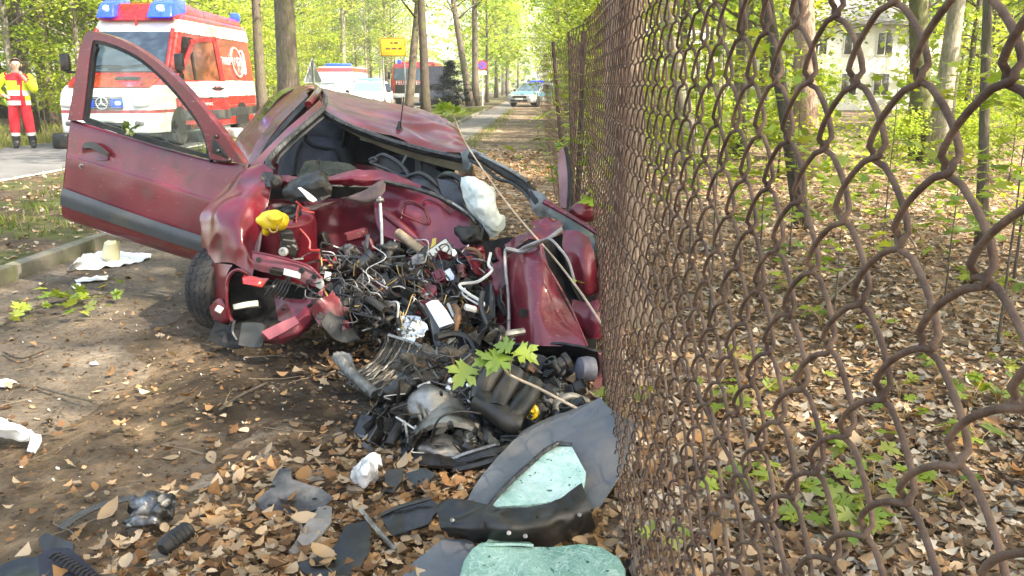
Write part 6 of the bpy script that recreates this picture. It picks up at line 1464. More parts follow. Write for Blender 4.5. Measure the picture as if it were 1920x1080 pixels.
tag(tube('metal_rod', [G(676, 955, .04), G(700, 985, .04), G(742, 1032, .02)], .007, ALU, None, 6, n=10), 'thin grey metal rod across the dark shards', 'rod')
SV = gpatch('crushed_can', [[(672, 868, .07), (688, 862, .10), (704, 868, .09)], [(664, 884, .05), (686, 880, .11), (710, 884, .07)], [(664, 902, .02), (684, 906, .06), (712, 900, .03)], [(674, 910, .01), (690, 914, .015), (706, 908, .01)]], simple('white_silver', (.72, .72, .74), .28, .4, .1, 8, .4, 30), 24, 24, .004, cr=.022, cs=13, seed=5, autos=20)
tag(SV, 'crushed white and silver can on the leaves left of the gearbox', 'can')
patch('torn_flap', [[G(684, 858, .10), G(700, 850, .11), G(714, 852, .10)], [G(692, 872, .09), G(704, 868, .09), G(716, 872, .08)]], WHITEP, SV, 8, 8, .004, cr=.01, cs=20, px=False)
FT = gpatch('foil_scrap', [[(244, 936, .05), (280, 928, .06), (318, 934, .05)], [(240, 955, .06), (280, 950, .08), (322, 952, .05)], [(248, 984, .02), (276, 990, .03), (300, 972, .02)]], simple('charred_foil', (.2, .2, .2), .35, .7, .6, 26, .9, 40, dirt=(.012, .011, .010), dirt_amt=.62), 34, 28, .003, cr=.045, cs=13, seed=9)
tag(FT, 'charred silvery foil scrap on the soil', 'foil')
tag(tube('ribbed_strip', crv([G(112, 992, .02), G(150, 966, .03), G(190, 948, .035), G(250, 932, .04)], 30), [.012 + .004 * (k % 2) for k in range(30)], simple('grey_ribbed_strip', (.07, .07, .066), .5, .3, .4, 16, .6, 60), None, 8, flat=.5), 'grey ribbed strip curving away from the charred foil', 'strip')
tag(lathe('hose_end', [(.012, -.06)] + [(.022 + .006 * (k % 2), -.055 + k * .009) for k in range(13)] + [(.012, .062)], G(330, 1010, .028), (-.25, -.95, .05), BLK2, None, 18), 'short corrugated black hose end on brown leaves', 'hose')
VG = thing('vent_grille', 'dark purple plastic vent with slots in the bottom corner', 'vent', G(130, 1070))
vgp = [G(74, 1046, .05), G(96, 1032, .06), G(134, 1032, .07), G(200, 1090, .05), G(196, 1110, .03), G(80, 1110, .02)]
plate('grille_body', vgp, simple('purple_black_plastic', (.010, .007, .015), .6, 0, .2, 8, .15, 40), VG, .02, .05, .002, 8, px=False)
a0, a1, b0, b1 = G(90, 1046, .078), G(112, 1036, .085), G(180, 1100, .062), G(196, 1084, .068)
plate('grille_recess', [tuple(v) for v in (a0, a1, b1, b0)], HOLE, VG, .004, .5, px=False)
for k in range(13):
    t = k / 12; p, q = a0.lerp(b0, t), a1.lerp(b1, t); tube('slat', [p, p.lerp(q, .5) + Vector((0, 0, .006)), q], .0028, bpy.data.materials['purple_black_plastic'], VG, 5)
plate('raised_corner', [G(80, 1034, .04), G(72, 1008, .07), G(86, 998, .08), G(140, 1020, .07), G(140, 1034, .06)], GREYT, VG, .006, .03, .008, 14, px=False)
# white and pale scraps on the path
CLO = gpatch('white_cloth', [[(-40, 792, .05), (0, 782, .07), (30, 790, .07), (56, 800, .05)], [(-40, 806, .06), (0, 800, .09), (34, 806, .08), (64, 818, .03)], [(-40, 822, .02), (0, 818, .03), (36, 824, .03), (62, 826, .02)]], WHITEC, 30, 24, .006, cr=.022, cs=8, seed=3)
tag(CLO, 'crumpled white cloth on the path edge', 'cloth')
patch('torn_corner', [[G(64, 812, .05), G(76, 816, .05)], [G(56, 832, .02), G(78, 826, .03)], [G(50, 846, .01), G(66, 850, .01)]], WHITEC, CLO, 8, 10, .005, cr=.006, cs=20, px=False)
for pts, lab in (([(-20, 716, .02), (14, 711, .03), (32, 717, .02), (10, 724, .02), (-20, 723, .015)], 'flat white paper scrap near the white cloth'),
                 ([(140, 524, .02), (168, 518, .03), (203, 516, .02), (200, 524, .02), (144, 530, .015)], 'long white paper strip in front of the plastic bag'),
                 ([(133, 534, .02), (150, 531, .03), (157, 541, .02), (142, 546, .015)], 'small round white scrap beside the green twig'),
                 ([(168, 681, .02), (180, 677, .02), (186, 681, .015), (174, 684, .015)], 'tiny white scrap in the middle of the dirty path')):
    tag(gplate('paper_scrap', pts, WHITEP, None, .003, .02, .008, 22, len(lab)), lab, 'paper')
BAG = gpatch('plastic_bag', [[(160, 476, .06), (200, 470, .05), (240, 474, .03), (285, 478, .012)], [(140, 490, .10), (170, 486, .05), (225, 484, .03), (280, 484, .012)], [(124, 506, .012), (160, 503, .02), (215, 498, .02), (262, 491, .012)]], simple('white_film', (.74, .76, .8), .35, 0, .05, 8, .3, 30), 40, 26, .003, cr=.018, cs=9, seed=7)
tag(BAG, 'white plastic bag lying flat beside the kerb', 'bag')
CUP = lathe('glove_wad', [(.03, 0), (.06, .02), (.05, .08), (.055, .13), (.04, .15), (.03, .12), (.02, .05)], G(208, 490, .02), (.15, .2, 1), simple('yellowish_latex', (.55, .52, .32), .5, 0, .1, 10, .3, 40), None, 22)
for v in CUP.data.vertices: v.co += Vector((nz(v.co, 14, 3), nz(v.co, 14, 5), nz(v.co, 14, 7))) * .025
tag(CUP, 'yellowish crumpled glove standing on the plastic bag', 'glove')

# ------------------------------------------------------------------ twigs with fresh leaves
def leaf_obj(loc, size, rot, col, parent, kind=2, fold=.12, curl=-.2):
    T, tri = leaf_tris(3 if kind == 2 else kind, fold, curl, .1); T = T + np.array([0, .45, 0])
    o = link('leaf', np_mesh('leaf', T, tri, LEAFN, np.repeat(np.array(col)[None], len(T), 0)), parent)
    o.location = Vector(loc) - parent.location; o.rotation_mode = 'ZYX' if parent.name.startswith('maple') else 'XYZ'; o.rotation_euler = rot; o.scale = (size,) * 3; return o
def spray(name, pts, r0, leaves, label, cat='branch', mat=None, seed=0, cols=SPR):
    pts = [Vector(p) for p in pts]; root = thing(name, label, cat, pts[0])
    tube('stem', crv(pts, 40), r0, mat or simple('pale_twig', (.42, .33, .24), .8, 0, .2, 20, .2, 80), root, 6, r0 * .45)
    rr = random.Random(seed)
    for p, sz in leaves:
        leaf_obj(Vector(p), sz, (rr.gauss(.35, .35), rr.gauss(0, .35), rr.uniform(-PI, PI)), cols[rr.randrange(len(cols))] * rr.uniform(.9, 1.15), root)
    return root
lr = random.Random(12)
b1 = [P(1205, 712, 3.5), P(1150, 640, 3.72), P(1090, 550, 4.0), P(1040, 485, 4.2), P(1000, 440, 4.35), P(950, 380, 4.55), P(900, 310, 4.8), P(870, 262, 5.0), P(856, 230, 5.1), P(850, 215, 5.15)]
spray('bare_sapling', b1, .006, [(P(838 + lr.gauss(0, 11), 206 + lr.gauss(0, 8), 5.15 + lr.uniform(-.1, .1)), lr.uniform(.05, .075)) for _ in range(16)] + [(P(1092, 530, 3.98), .06), (P(1134, 600, 3.8), .04)], 'long pale sapling stem leaning across the wreck with a yellow leaf tuft', 'sapling', None, 2, YG)
b2 = [P(1215, 835, 3.05), P(1150, 800, 3.05), P(1080, 765, 3.05), P(1010, 728, 3.05), P(960, 705, 3.06), P(944, 690, 3.08), P(930, 680, 3.1)]
mb = thing('maple_branch', 'thin maple branch with big bright leaves hanging over the engine', 'branch', b2[0])
tube('stem', crv(b2, 40), .006, simple('pale_branch', (.45, .36, .27), .8, 0, .2, 20, .2, 80), mb, 6, .004)
tube('stem', crv([P(955, 702, 3.06), P(958, 680, 3.05), P(966, 660, 3.06)], 8), .0025, WIRE_Y, mb, 5)
for px, py, sz, rot in ((880, 668, .10, (.9, .1, 2.6)), (926, 656, .085, (.5, .2, 2.1)), (944, 646, .105, (.55, 0, 2.6)), (960, 636, .07, (.6, -.2, 1.2)), (970, 636, .09, (.6, .2, -2.2))):
    leaf_obj(P(px, py + 16, 3.08), sz, rot, SPR[lr.randrange(5)] * 1.1, mb, 2, .2, -.3)
b3 = [G(0, 612, .02), G(50, 585, .03), G(110, 566, .03), G(160, 556, .03), G(215, 548, .02)]
spray('green_twig', b3, .006, [(G(lr.gauss(x, 14), lr.gauss(y, 9), lr.uniform(.03, .09)), lr.uniform(.05, .085)) for x, y, n in ((40, 582, 10), (95, 560, 12), (150, 556, 13), (145, 578, 6), (212, 546, 6)) for _ in range(n)], 'torn green leafy twig lying across the dirty path', 'twig', BARK_D, 4)
b4 = [W(1062, 420, 4.3), W(1090, 380, 4.15), W(1120, 340, 4.1), W(1150, 318, 4.05)]
spray('fence_creeper', b4, .004, [(W(lr.uniform(1075, 1160), lr.uniform(270, 420), 4.05 + lr.uniform(-.1, .1)), lr.uniform(.06, .1)) for _ in range(12)], 'young maple shoot with hand shaped leaves growing against the fence', 'shoot', None, 6)
DT = thing('leaf_sprig', 'small green sprig caught on the door window ledge', 'sprig', P(242, 244, 5.55))
for k in range(8): leaf_obj(P(242 + lr.gauss(0, 7), 243 + lr.gauss(0, 3), 5.5), .05, (lr.gauss(.5, .5), lr.gauss(0, .5), lr.uniform(-3, 3)), SPR[3] * .6, DT)
tag(tube('bent_twig', [G(6, 660, .02), G(40, 672, .03), G(88, 655, .03)], .005, BARK_D, None, 6, n=10), 'dark bent twig on the dirty path', 'twig')
tag(tube('bent_twig', [G(70, 725, .02), G(130, 742, .03), G(172, 752, .02)], .005, BARK, None, 6, n=10), 'brown twig near the white paper scrap', 'twig')
tag(tube('bent_twig', [G(410, 770, .03), G(450, 742, .05), G(500, 718, .03)], .006, BARK_D, None, 6, n=10), 'dark twig on the churned soil before the wreck', 'twig')
# ================================================================== vehicles, person, signs, house
def prof_shell(bm, prof, hw, taper_z, taper, bev=.06, nose=None):
    "side silhouette (y,z) extruded across, tapered above taper_z, nose rounded in plan"
    a = [bm.verts.new((-hw, y, z)) for y, z in prof]; b = [bm.verts.new((hw, y, z)) for y, z in prof]
    n = len(prof); bm.faces.new(a[::-1]); bm.faces.new(b)
    for i in range(n): bm.faces.new((a[i], a[(i + 1) % n], b[(i + 1) % n], b[i]))
    bmesh.ops.recalc_face_normals(bm, faces=bm.faces)
    bmesh.ops.bevel(bm, geom=bm.edges[:], offset=bev, segments=3, affect='EDGES', profile=.5)
    bmesh.ops.bisect_plane(bm, geom=bm.verts[:] + bm.edges[:] + bm.faces[:], plane_co=(0, 0, taper_z), plane_no=(0, 0, 1))
    if nose:
        for f_ in (.5, 1): bmesh.ops.bisect_plane(bm, geom=bm.verts[:] + bm.edges[:] + bm.faces[:], plane_co=(0, nose[0] * f_, 0), plane_no=(0, 1, 0))
    top = max(z for y, z in prof)
    for v in bm.verts:
        if v.co.z > taper_z: v.co.x *= 1 - taper * (v.co.z - taper_z) / (top - taper_z)
        if nose and v.co.y < nose[0]: v.co.x *= 1 - nose[1] * ((nose[0] - v.co.y) / nose[0]) ** 2
    return bm
def zmat(name, stops, rough=.3, coat=.5, axis='Z'):
    "paint in level bands: stops = (height, colour)"
    s = NT(name); sx = s.n('SeparateXYZ'); s.l(s.coord(), sx.inputs[0])
    top = 4.0
    c = s.ramp(s.math('DIVIDE', sx.outputs['XYZ'.index(axis)], top), [(max(0, z / top), col) for z, col in stops], True)
    d = s.noise(3, 5); c = s.mix(s.math('MULTIPLY', d, .12), c, (.3, .27, .24))
    return s.bsdf(c, rough, 0, None, coat).m
RED = (.40, .012, .014); WHT = (.8, .8, .79); DKG = (.03, .03, .032); SILV = (.5, .52, .53)
def lamp_mat(name, col, e):
    s = NT(name); b = s.n('BsdfPrincipled'); b.inputs['Base Color'].default_value = (*col, 1); b.inputs['Roughness'].default_value = .15
    b.inputs['Emission Color'].default_value = (*col, 1); b.inputs['Emission Strength'].default_value = e; b.inputs['Coat Weight'].default_value = .6
    s.l(b.outputs[0], s.out.inputs[0]); return s.m
BLUE = lamp_mat('blue_beacon', (.01, .05, .7), .55); BLUEW = lamp_mat('lit_beacon_core', (.6, .75, 1), 3.0)
HEADL = simple('headlamp_glass', (.7, .72, .74), .1, .3, .1, 10, .2, 40, coat=.5)
REDP = simple('red_vehicle_paint', RED, .3, 0, .06, 3, 0, coat=.5); WHTP = simple('white_vehicle_paint', WHT, .3, 0, .03, 3, 0, coat=.5)
LBLUE = simple('pale_blue_police_band', (.10, .32, .52), .35, 0, .05, 3, 0, coat=.4)
def L(name, bm, mat, parent, smooth=True, autos=30): return obj(name, bm, mat, parent, smooth, False, autos)
def lb(name, c, s, mat, parent, bev=.02, rot=None, seg=2): return box(name, c, s, mat, parent, rot, bev, seg, world=False)
def quadp(name, pts, mat, parent, th=.02):
    bm = bmesh.new(); bm.faces.new([bm.verts.new(p) for p in pts]); solid(bm, th); return obj(name, bm, mat, parent, False, False)
def wheelset(root, xs, ys, r, wd, rim=SILV):
    rm = simple('wheel_rim', rim, .35, .6, .1, 8, 0)
    bm = bmesh.new(); lathe_bm(bm, [(r * .62, -wd / 2), (r * .9, -wd / 2), (r, -wd * .3), (r, wd * .3), (r * .9, wd / 2), (r * .62, wd / 2)], (0, 0, 0), (1, 0, 0), 28); me = None
    bm2 = bmesh.new(); lathe_bm(bm2, [(r * .64, wd * .25), (r * .58, wd * .36), (r * .4, wd * .3), (r * .15, wd * .42), (.02, wd * .42)], (0, 0, 0), (1, 0, 0), 20)
    for k in range(8): box_bm(bm2, (wd * .38, math.cos(k * PI / 4) * r * .38, math.sin(k * PI / 4) * r * .38), (.03, .05, r * .3), Euler((-k * PI / 4 + PI / 2, 0, 0)).to_matrix(), .005)
    t0 = None
    for x in xs:
        for y in ys:
            if t0 is None: t0 = L('wheel', bm, TYRE, root); r0 = L('rim', bm2, rm, t0); o = t0
            else:
                o = t0.copy(); C.objects.link(o); rr = r0.copy(); C.objects.link(rr); rr.parent = o
            o.location = (x, y, r); o.rotation_euler = (0, 0, 0 if x > 0 else PI)
def place(root, s_, X, yaw=0): root.location = R(s_, X); root.rotation_euler = (0, 0, -TH + yaw)
def mesh_front(x0, x1, z, y): return None

# ---- ambulance
AMB = thing('ambulance', 'large red and white ambulance with blue lights and its front door open', 'ambulance'); place(AMB, 17.2, -8.72)
hw = 1.06
ap = zmat('ambulance_paint', [(0, DKG), (.30, WHT), (.70, RED), (.76, WHT), (1.24, RED), (2.36, WHT), (2.63, RED)])
bm = bmesh.new(); prof_shell(bm, [(0, .28), (-.03, .48), (0, .70), (.06, .98), (.16, 1.12), (.95, 1.48), (1.72, 2.38), (1.98, 2.66), (2.3, 2.78), (6.2, 2.74), (6.28, .36), (5.9, .28)], hw, 1.2, .15, .07, (.9, .16))
body = L('body', bm, ap, AMB)
def ax_(z): return hw * (1 - .15 * max(0, z - 1.2) / 1.58)
def side(y, z, o=.012): return Vector((ax_(z) + o, y, z))
# white wing band only at the nose and along the side
quadp('side_band', [side(2.45, 1.0), side(6.15, 1.0), side(6.15, 1.36), side(2.45, 1.36)], WHTP, AMB, .012)
quadp('side_panel', [side(1.0, .78, .008), side(6.15, .78, .008), side(6.15, .99, .008), side(1.0, .99, .008)], REDP, AMB, .008)
quadp('rub_strip', [side(1.1, .52, .02), side(6.1, .52, .02), side(6.1, .72, .02), side(1.1, .72, .02)], GREYT, AMB, .03)
quadp('roof_band', [side(2.05, 2.36), side(6.15, 2.36), side(6.15, 2.58), side(2.15, 2.58)], WHTP, AMB, .012)
quadp('lower_side', [side(1.25, .32, .008), side(5.9, .32, .008), side(5.9, .5, .008), side(1.25, .5, .008)], REDP, AMB, .01)
# windscreen set in its frame
def wsc(x, t, o=.02): return Vector((x, .98 + .72 * t - o, 1.51 + .84 * t + o))
quadp('windscreen', [wsc(-.92, 0), wsc(.92, 0), wsc(.80, 1), wsc(-.80, 1)], NT('sky_lit_windscreen').bsdf((.03, .05, .075), .06, 0, None, 0, .9).m, AMB, .02)
for x in (-.94, .94): lbm = tube('windscreen_pillar', [wsc(x, -.02, .03), wsc(x * .88, 1.05, .03)], .05, REDP, AMB, 8, world=False)
tube('wiper', [wsc(-.3, .02, .05), wsc(.25, .12, .05), wsc(.75, .16, .05)], .014, BLK, AMB, 6, world=False)
tube('wiper', [wsc(-.85, .02, .05), wsc(-.45, .12, .05), wsc(0, .1, .05)], .014, BLK, AMB, 6, world=False)
lb('bonnet_vent', (.25, .62, 1.395), (.5, .12, .02), BLK, AMB, .005, Euler((rad(24), 0, 0)).to_matrix())
quadp('bonnet_stripe', [Vector((-.85, .30, 1.215)), Vector((.85, .30, 1.215)), Vector((.88, .9, 1.49)), Vector((-.88, .9, 1.49))], REDP, AMB, .012)
# nose: grille with ringed star, lamps, bumper
lb('grille', (0, -.0, .90), (.80, .06, .24), simple('grille_black', (.02, .02, .03), .4, 0), AMB, .03)
for k in range(5): lb('grille_slat', (0, -.035, .81 + k * .045), (.76, .02, .014), simple('chrome', (.6, .6, .62), .2, .9), AMB, .004)
EMB = ring('emblem_ring', (0, -.06, .90), (0, -1, 0), .115, .03, simple('bright_chrome', (.8, .8, .8), .15, .9, .05), AMB)
for a in (90, 210, 330):
    tube('emblem_spoke', [Vector((0, -.065, .9)), Vector((math.cos(rad(a)) * .112, -.065, .9 + math.sin(rad(a)) * .112))], .026, bpy.data.materials['bright_chrome'], EMB, 6, .005, world=False)
for x in (-.30, .30):
    g = lb('grille_flasher', (x, -.045, .90), (.26, .05, .15), BLUE, AMB, .03); lb('flasher_core', (x + .03, -.075, .905), (.09, .015, .06), BLUEW, g, .01)
for x in (-.80, .80):
    h = lb('headlight', (x * .93, .055, .95), (.32, .14, .30), HEADL, AMB, .06, Euler((rad(-12), 0, rad(18) * (1 if x > 0 else -1))).to_matrix(), 3)
    lb('fog_light', (x * .9, -.02, .50), (.2, .06, .1), simple('fog_light_dark', (.08, .08, .085), .2), AMB, .03, Euler((0, 0, rad(16) * (1 if x > 0 else -1))).to_matrix())
lb('bumper_intake', (0, -.03, .46), (.85, .04, .13), BLK, AMB, .03)
lb('licence_plate', (0, -.06, .60), (.5, .015, .11), WHTP, AMB, .004)
# roof fairing with blue pods
bm = bmesh.new(); prof_shell(bm, [(1.78, 2.60), (2.05, 2.98), (2.5, 3.06), (3.2, 2.98), (6.0, 2.92), (6.2, 2.72), (2.0, 2.66)], .86, 2.62, .12, .05, (2.1, .05)); L('roof_fairing', bm, REDP, AMB)
for x, sx in ((-.62, 1), (.56, 1)):
    bm = bmesh.new(); prof_shell(bm, [(1.72, 2.66), (1.90, 2.98), (2.30, 3.12), (2.75, 3.10), (2.6, 2.80)], .27, 2.7, .25, .05); p_ = L('blue_light_pod', bm, BLUE, AMB); p_.location = (x, -.06, 0); p_.scale = (.72 if x < 0 else 1.05, 1, 1); p_.rotation_euler = (0, 0, 0)
    lb('pod_core', (0.02, 1.80, 2.88), (.14, .03, .09), BLUEW, p_, .02, Euler((rad(-32), 0, 0)).to_matrix())
lb('rear_beacon', (.72, 6.0, 2.98), (.22, .25, .22), BLUE, AMB, .06)
lb('roof_seam', (0, 1.80, 2.60), (.04, .04, .2), REDP, AMB, .01)
# mirrors
for x in (-1.22, 1.2):
    m_ = lb('wing_mirror', (x, 1.0, 1.72), (.2, .14, .36), BLK, AMB, .05); lb('mirror_arm', (x * .94, 1.05, 1.52), (.22, .05, .05), BLK, m_, .015)
# dark cab opening, front door swung out
quadp('cab_opening', [side(1.28, 1.38, .014), side(2.42, 1.38, .014), side(2.42, 2.28, .014), side(1.85, 2.28, .014)], HOLE, AMB, .02)
DO = thing('side_door', None, None); DO.parent = AMB; DO.location = (ax_(1.2) + .03, 1.28, 0); DO.rotation_euler = (0, rad(-7), rad(-33))
def dq(u, z, o=0): return Vector((o, u, z))
def dplate(name, pts, mat, th, o=0, parent=None): return quadp(name, [dq(u, z, o) for u, z in pts], mat, parent or DO, th)
dplate('door_panel', [(0, .42), (1.22, .42), (1.22, 1.36), (0, 1.36)], REDP, .07)
for nm, pts in (('door_frame', [(0, 1.36), (.09, 1.36), (.62, 2.20), (.52, 2.24)]), ('door_frame', [(.56, 2.16), (1.14, 2.22), (1.14, 2.32), (.52, 2.24)]), ('door_frame', [(1.10, 1.36), (1.22, 1.36), (1.16, 2.30), (1.06, 2.24)])): dplate(nm, pts, REDP, .06)
dplate('door_window', [(.10, 1.37), (1.09, 1.37), (1.05, 2.2), (.62, 2.18)], NT('amber_tinted_glass').bsdf((.16, .05, .02), .08, 0, None, 0, .8).m, .02)
dplate('window_divider', [(.44, 1.37), (.49, 1.37), (.49, 1.97), (.44, 1.90)], BLK, .03, .02)
dplate('door_band', [(.0, 1.0), (1.22, 1.0), (1.22, 1.33), (.0, 1.33)], WHTP, .012, .042)
dplate('door_rub_strip', [(.0, .52), (1.22, .52), (1.22, .72), (.0, .72)], GREYT, .03, .05)
hn = dplate('door_handle_recess', [(.84, 1.18), (.90, 1.24), (1.06, 1.24), (1.12, 1.18), (1.06, 1.13), (.90, 1.13)], MAR_D, .012, .05); dplate('door_handle', [(.82, 1.17), (1.14, 1.17), (1.14, 1.20), (.82, 1.20)], BLK, .03, .065, hn)
dplate('band_edge', [(.0, .975), (1.22, .975), (1.22, .995), (.0, .995)], GREYT, .006, .046)
TM = lambda u, z, o=.055: Matrix(((0, 0, 1, o), (1, 0, 0, u), (0, 1, 0, z), (0, 0, 0, 1)))
LET_G = simple('grey_lettering', (.30, .30, .33), .6, 0, 0, 5, 0)
text('lettering', 'Landkreis', .10, TM(.42, 1.255), LET_G, DO, .001); text('lettering', 'Börde', .17, TM(.44, 1.12), LET_G, DO, .001)
text('lettering', 'Rettungsdienst', .125, TM(.42, .86, .045), WHTP, DO, .001)
CRE = dplate('crest', [(.0, 1.28), (.14, 1.28), (.14, 1.12), (.07, 1.04), (.0, 1.12)], REDP, .006, .052)
for u in (.03, .07, .11): dplate('crest_mark', [(u - .014, 1.24), (u + .014, 1.22), (u + .006, 1.14), (u - .01, 1.16)], WHTP, .004, .057, CRE)
def sm(y, z, s1, o=.02): 
    p = side(y, z, o); return Matrix(((0, 0, 1, p.x), (1, 0, 0, p.y), (0, 1, 0, p.z), (0, 0, 0, 1)))
text('lettering', 'NOTRUF', .26, sm(4.05, 1.82, 1, .015), WHTP, AMB, .012, sx=1.2); text('lettering', '112', .30, sm(5.05, 1.82, 1, .015), WHTP, AMB, .012, sx=1.2)
ring('call_ring', (ax_(1.82) + .02, 5.05, 1.82), (1, 0, .15), .36, .05, WHTP, AMB)
tube('handset_mark', [Vector((ax_(1.82 + math.sin(a) * .3) + .02, 5.45 + math.cos(a) * .12, 1.82 + math.sin(a) * .3)) for a in np.linspace(-1.4, 1.4, 10)], .035, WHTP, AMB, 6, world=False)
wheelset(AMB, (-.93, .97), (1.12, 5.0), .36, .24)
for yc, rr_ in ((1.12, .47), (5.0, .49)): quadp('wheel_arch', [side(yc + math.cos(a) * rr_, max(.3, .34 + math.sin(a) * rr_), .024) for a in np.linspace(-.1, PI + .1, 18)], HOLE, AMB, .02)
text('lettering', '', .1, sm(3, 1, 1), WHTP, AMB) if False else None
tag(lb('equipment_bag', (0, 0, .16), (.34, .3, .32), BLK, None, .07, None, 3), 'black equipment bag on the road by the ambulance bumper', 'bag').location = at_px(120, 17.3)
tag(lb('equipment_case', (0, 0, .12), (.5, .3, .24), WHITEP, None, .05, None, 3), 'small pale case on the road behind the ambulance step', 'case').location = R(20.8, -7.45)

# ---- generic passenger car and van
def carv(name, label, cat, paint, length=4.6, hw=.88, h=1.46, hood=.95, wagon=True, bar=None, band=None):
    root = thing(name, label, cat); k = h / 1.46
    pr = [(0, .25), (-.02, .5), (.05, .68 * k), (.25, .74 * k), (1.15, .92 * k), (1.95, 1.40 * k), (2.4, h), (3.5, h * .99), (4.15 if wagon else 3.6, 1.30 * k), (length - .1, .95 * k), (length, .6), (length - .05, .25)]
    bm = bmesh.new(); prof_shell(bm, pr, hw, .9 * k, .22, .06, (.8, .14)); L('body', bm, paint, root)
    f = lambda x, y, z, o=.012: Vector((x, y - o, z + o))
    quadp('windscreen', [f(-.72, 1.24, .97 * k), f(.72, 1.24, .97 * k), f(.60, 1.92, 1.38 * k), f(-.60, 1.92, 1.38 * k)], NT('pale_windscreen').bsdf((.10, .16, .19), .05, 0, None, 0, .9).m, root, .02)
    for sx in (-1, 1):
        xx = lambda z: sx * (hw * (1 - .22 * max(0, z - .9 * k) / (h - .9 * k)) + .012)
        for y0, y1, y2, y3 in ((1.42, 2.45, 2.45, 2.02), (2.53, 3.3, 3.3, 2.53), (3.38, 4.2, 3.9, 3.38)):
            quadp('side_window', [Vector((xx(.97 * k), y0, .97 * k)), Vector((xx(.97 * k), y1, .97 * k)), Vector((xx(1.34 * k), y2, 1.34 * k)), Vector((xx(1.34 * k), y3, 1.34 * k))], GLASSV, root, .012)
        lb('headlight', (sx * hw * .70, .06, .66 * k), (.36, .14, .13), HEADL, root, .04, Euler((0, 0, rad(18) * sx)).to_matrix())
        lb('wing_mirror', (sx * (hw + .1), 1.45, .98 * k), (.18, .1, .13), BLK, root, .04)
        if band: quadp('side_band', [Vector((sx * (hw + .008), .7, .62)), Vector((sx * (hw + .008), length - .3, .62)), Vector((sx * (hw + .008), length - .3, .84)), Vector((sx * (hw + .008), .7, .84))], band, root, .01)
    lb('grille', (0, -.01, .58), (.9, .05, .13), BLK, root, .03); lb('lower_intake', (0, -.03, .36), (1.1, .04, .12), BLK, root, .03); lb('licence_plate', (0, -.045, .46), (.5, .02, .11), WHTP, root, .004)
    if band: quadp('bonnet_band', [Vector((-.62, .3, .775 * k)), Vector((.62, .3, .775 * k)), Vector((.66, 1.1, .93 * k)), Vector((-.66, 1.1, .93 * k))], band, root, .012)
    if bar:
        lb('beacon_bar', (0, 2.4, h + .07), (1.1, .28, .11), bar, root, .04)
    wheelset(root, (-hw + .1, hw - .08), (.85, length - .85), .32, .2)
    return root
POL1 = carv('police_car', 'white and blue police estate partly hidden behind the wrecked roof', 'police car', simple('white_police_paint', (.72, .75, .77), .3, 0, .05, 3, 0, coat=.5), bar=LBLUE); place(POL1, 40, -8.05, rad(4))
POL2 = carv('police_car', 'silver police car standing at the far end of the footpath', 'police car', simple('silver_paint', (.42, .44, .45), .3, .4, .05, 3, 0, coat=.5), h=1.42, bar=BLUE, band=LBLUE); place(POL2, 52, -1.2, rad(-24))
VAN = thing('rescue_van', 'white rescue van with a red roof edge behind the wrecked roof', 'van'); place(VAN, 42, -10.2)
bm = bmesh.new(); prof_shell(bm, [(0, .3), (-.02, .6), (.1, .95), (.85, 1.2), (1.5, 1.95), (1.8, 2.15), (5.2, 2.15), (5.3, .4)], 1.0, 1.0, .12, .06, (.8, .12)); L('body', bm, zmat('rescue_van_paint', [(0, WHT), (1.88, RED), (2.10, WHT)]), VAN)
quadp('windscreen', [Vector((-.84, .92, 1.28)), Vector((.84, .92, 1.28)), Vector((.76, 1.44, 1.90)), Vector((-.76, 1.44, 1.90))], NT('bright_windscreen').bsdf((.16, .24, .27), .05, 0, None, 0, .9).m, VAN, .02)
tube('wiper', [Vector((-.7, .86, 1.30)), Vector((.1, .90, 1.36))], .02, BLK, VAN, 5, world=False)
lb('beacon_bar', (.1, 2.0, 2.24), (1.3, .3, .14), BLUE, VAN, .05)
for x in (-.78, .78): lb('headlight', (x, .06, .85), (.26, .12, .2), HEADL, VAN, .05); lb('wing_mirror', (x * 1.42, 1.0, 1.35), (.16, .12, .24), BLK, VAN, .04)
lb('grille', (0, -.01, .82), (.8, .05, .14), BLK, VAN, .03)
wheelset(VAN, (-.9, .92), (.9, 4.3), .34, .22)

# ---- fire engine
FE = thing('fire_engine', 'red fire engine facing us between two dark trunks', 'fire engine'); place(FE, 55, -8.1)
bm = bmesh.new(); prof_shell(bm, [(0, .55), (0, 1.5), (.12, 2.35), (.3, 2.55), (2.4, 2.6), (2.4, .5)], 1.2, 1.5, .08, .06); L('cab', bm, zmat('fire_engine_paint', [(0, DKG), (.5, RED)]), FE)
bm = bmesh.new(); prof_shell(bm, [(2.5, .6), (2.5, 2.75), (7.2, 2.75), (7.2, .6)], 1.22, 2.6, .04, .05); L('pump_body', bm, zmat('pump_body_paint', [(0, DKG), (.62, RED)]), FE)
for x0, x1 in ((-1.05, -.03), (.03, 1.05)): quadp('windscreen', [Vector((x0, .0, 1.58)), Vector((x1, .0, 1.58)), Vector((x1 * .95, .10, 2.28)), Vector((x0 * .95, .10, 2.28))], NT('blue_windscreen').bsdf((.06, .10, .17), .06, 0, None, 0, .9).m, FE, .04)
lb('grille', (0, -.02, 1.02), (2.0, .05, .5), BLK, FE, .03)
text('lettering', 'FEUERWEHR', .33, Matrix(((1, 0, 0, 0), (0, 0, -1, -.035), (0, 1, 0, 1.40), (0, 0, 0, 1))), WHTP, FE, .01)
em = ring('emblem_ring', (-.2, -.05, 1.05), (0, -1, 0), .12, .03, simple('pale_chrome', (.7, .7, .7), .2, .8, .05), FE)
for a in (90, 210, 330): tube('emblem_spoke', [Vector((-.2, -.06, 1.05)), Vector((-.2 + math.cos(rad(a)) * .12, -.06, 1.05 + math.sin(rad(a)) * .12))], .03, bpy.data.materials['pale_chrome'], em, 5, .008, world=False)
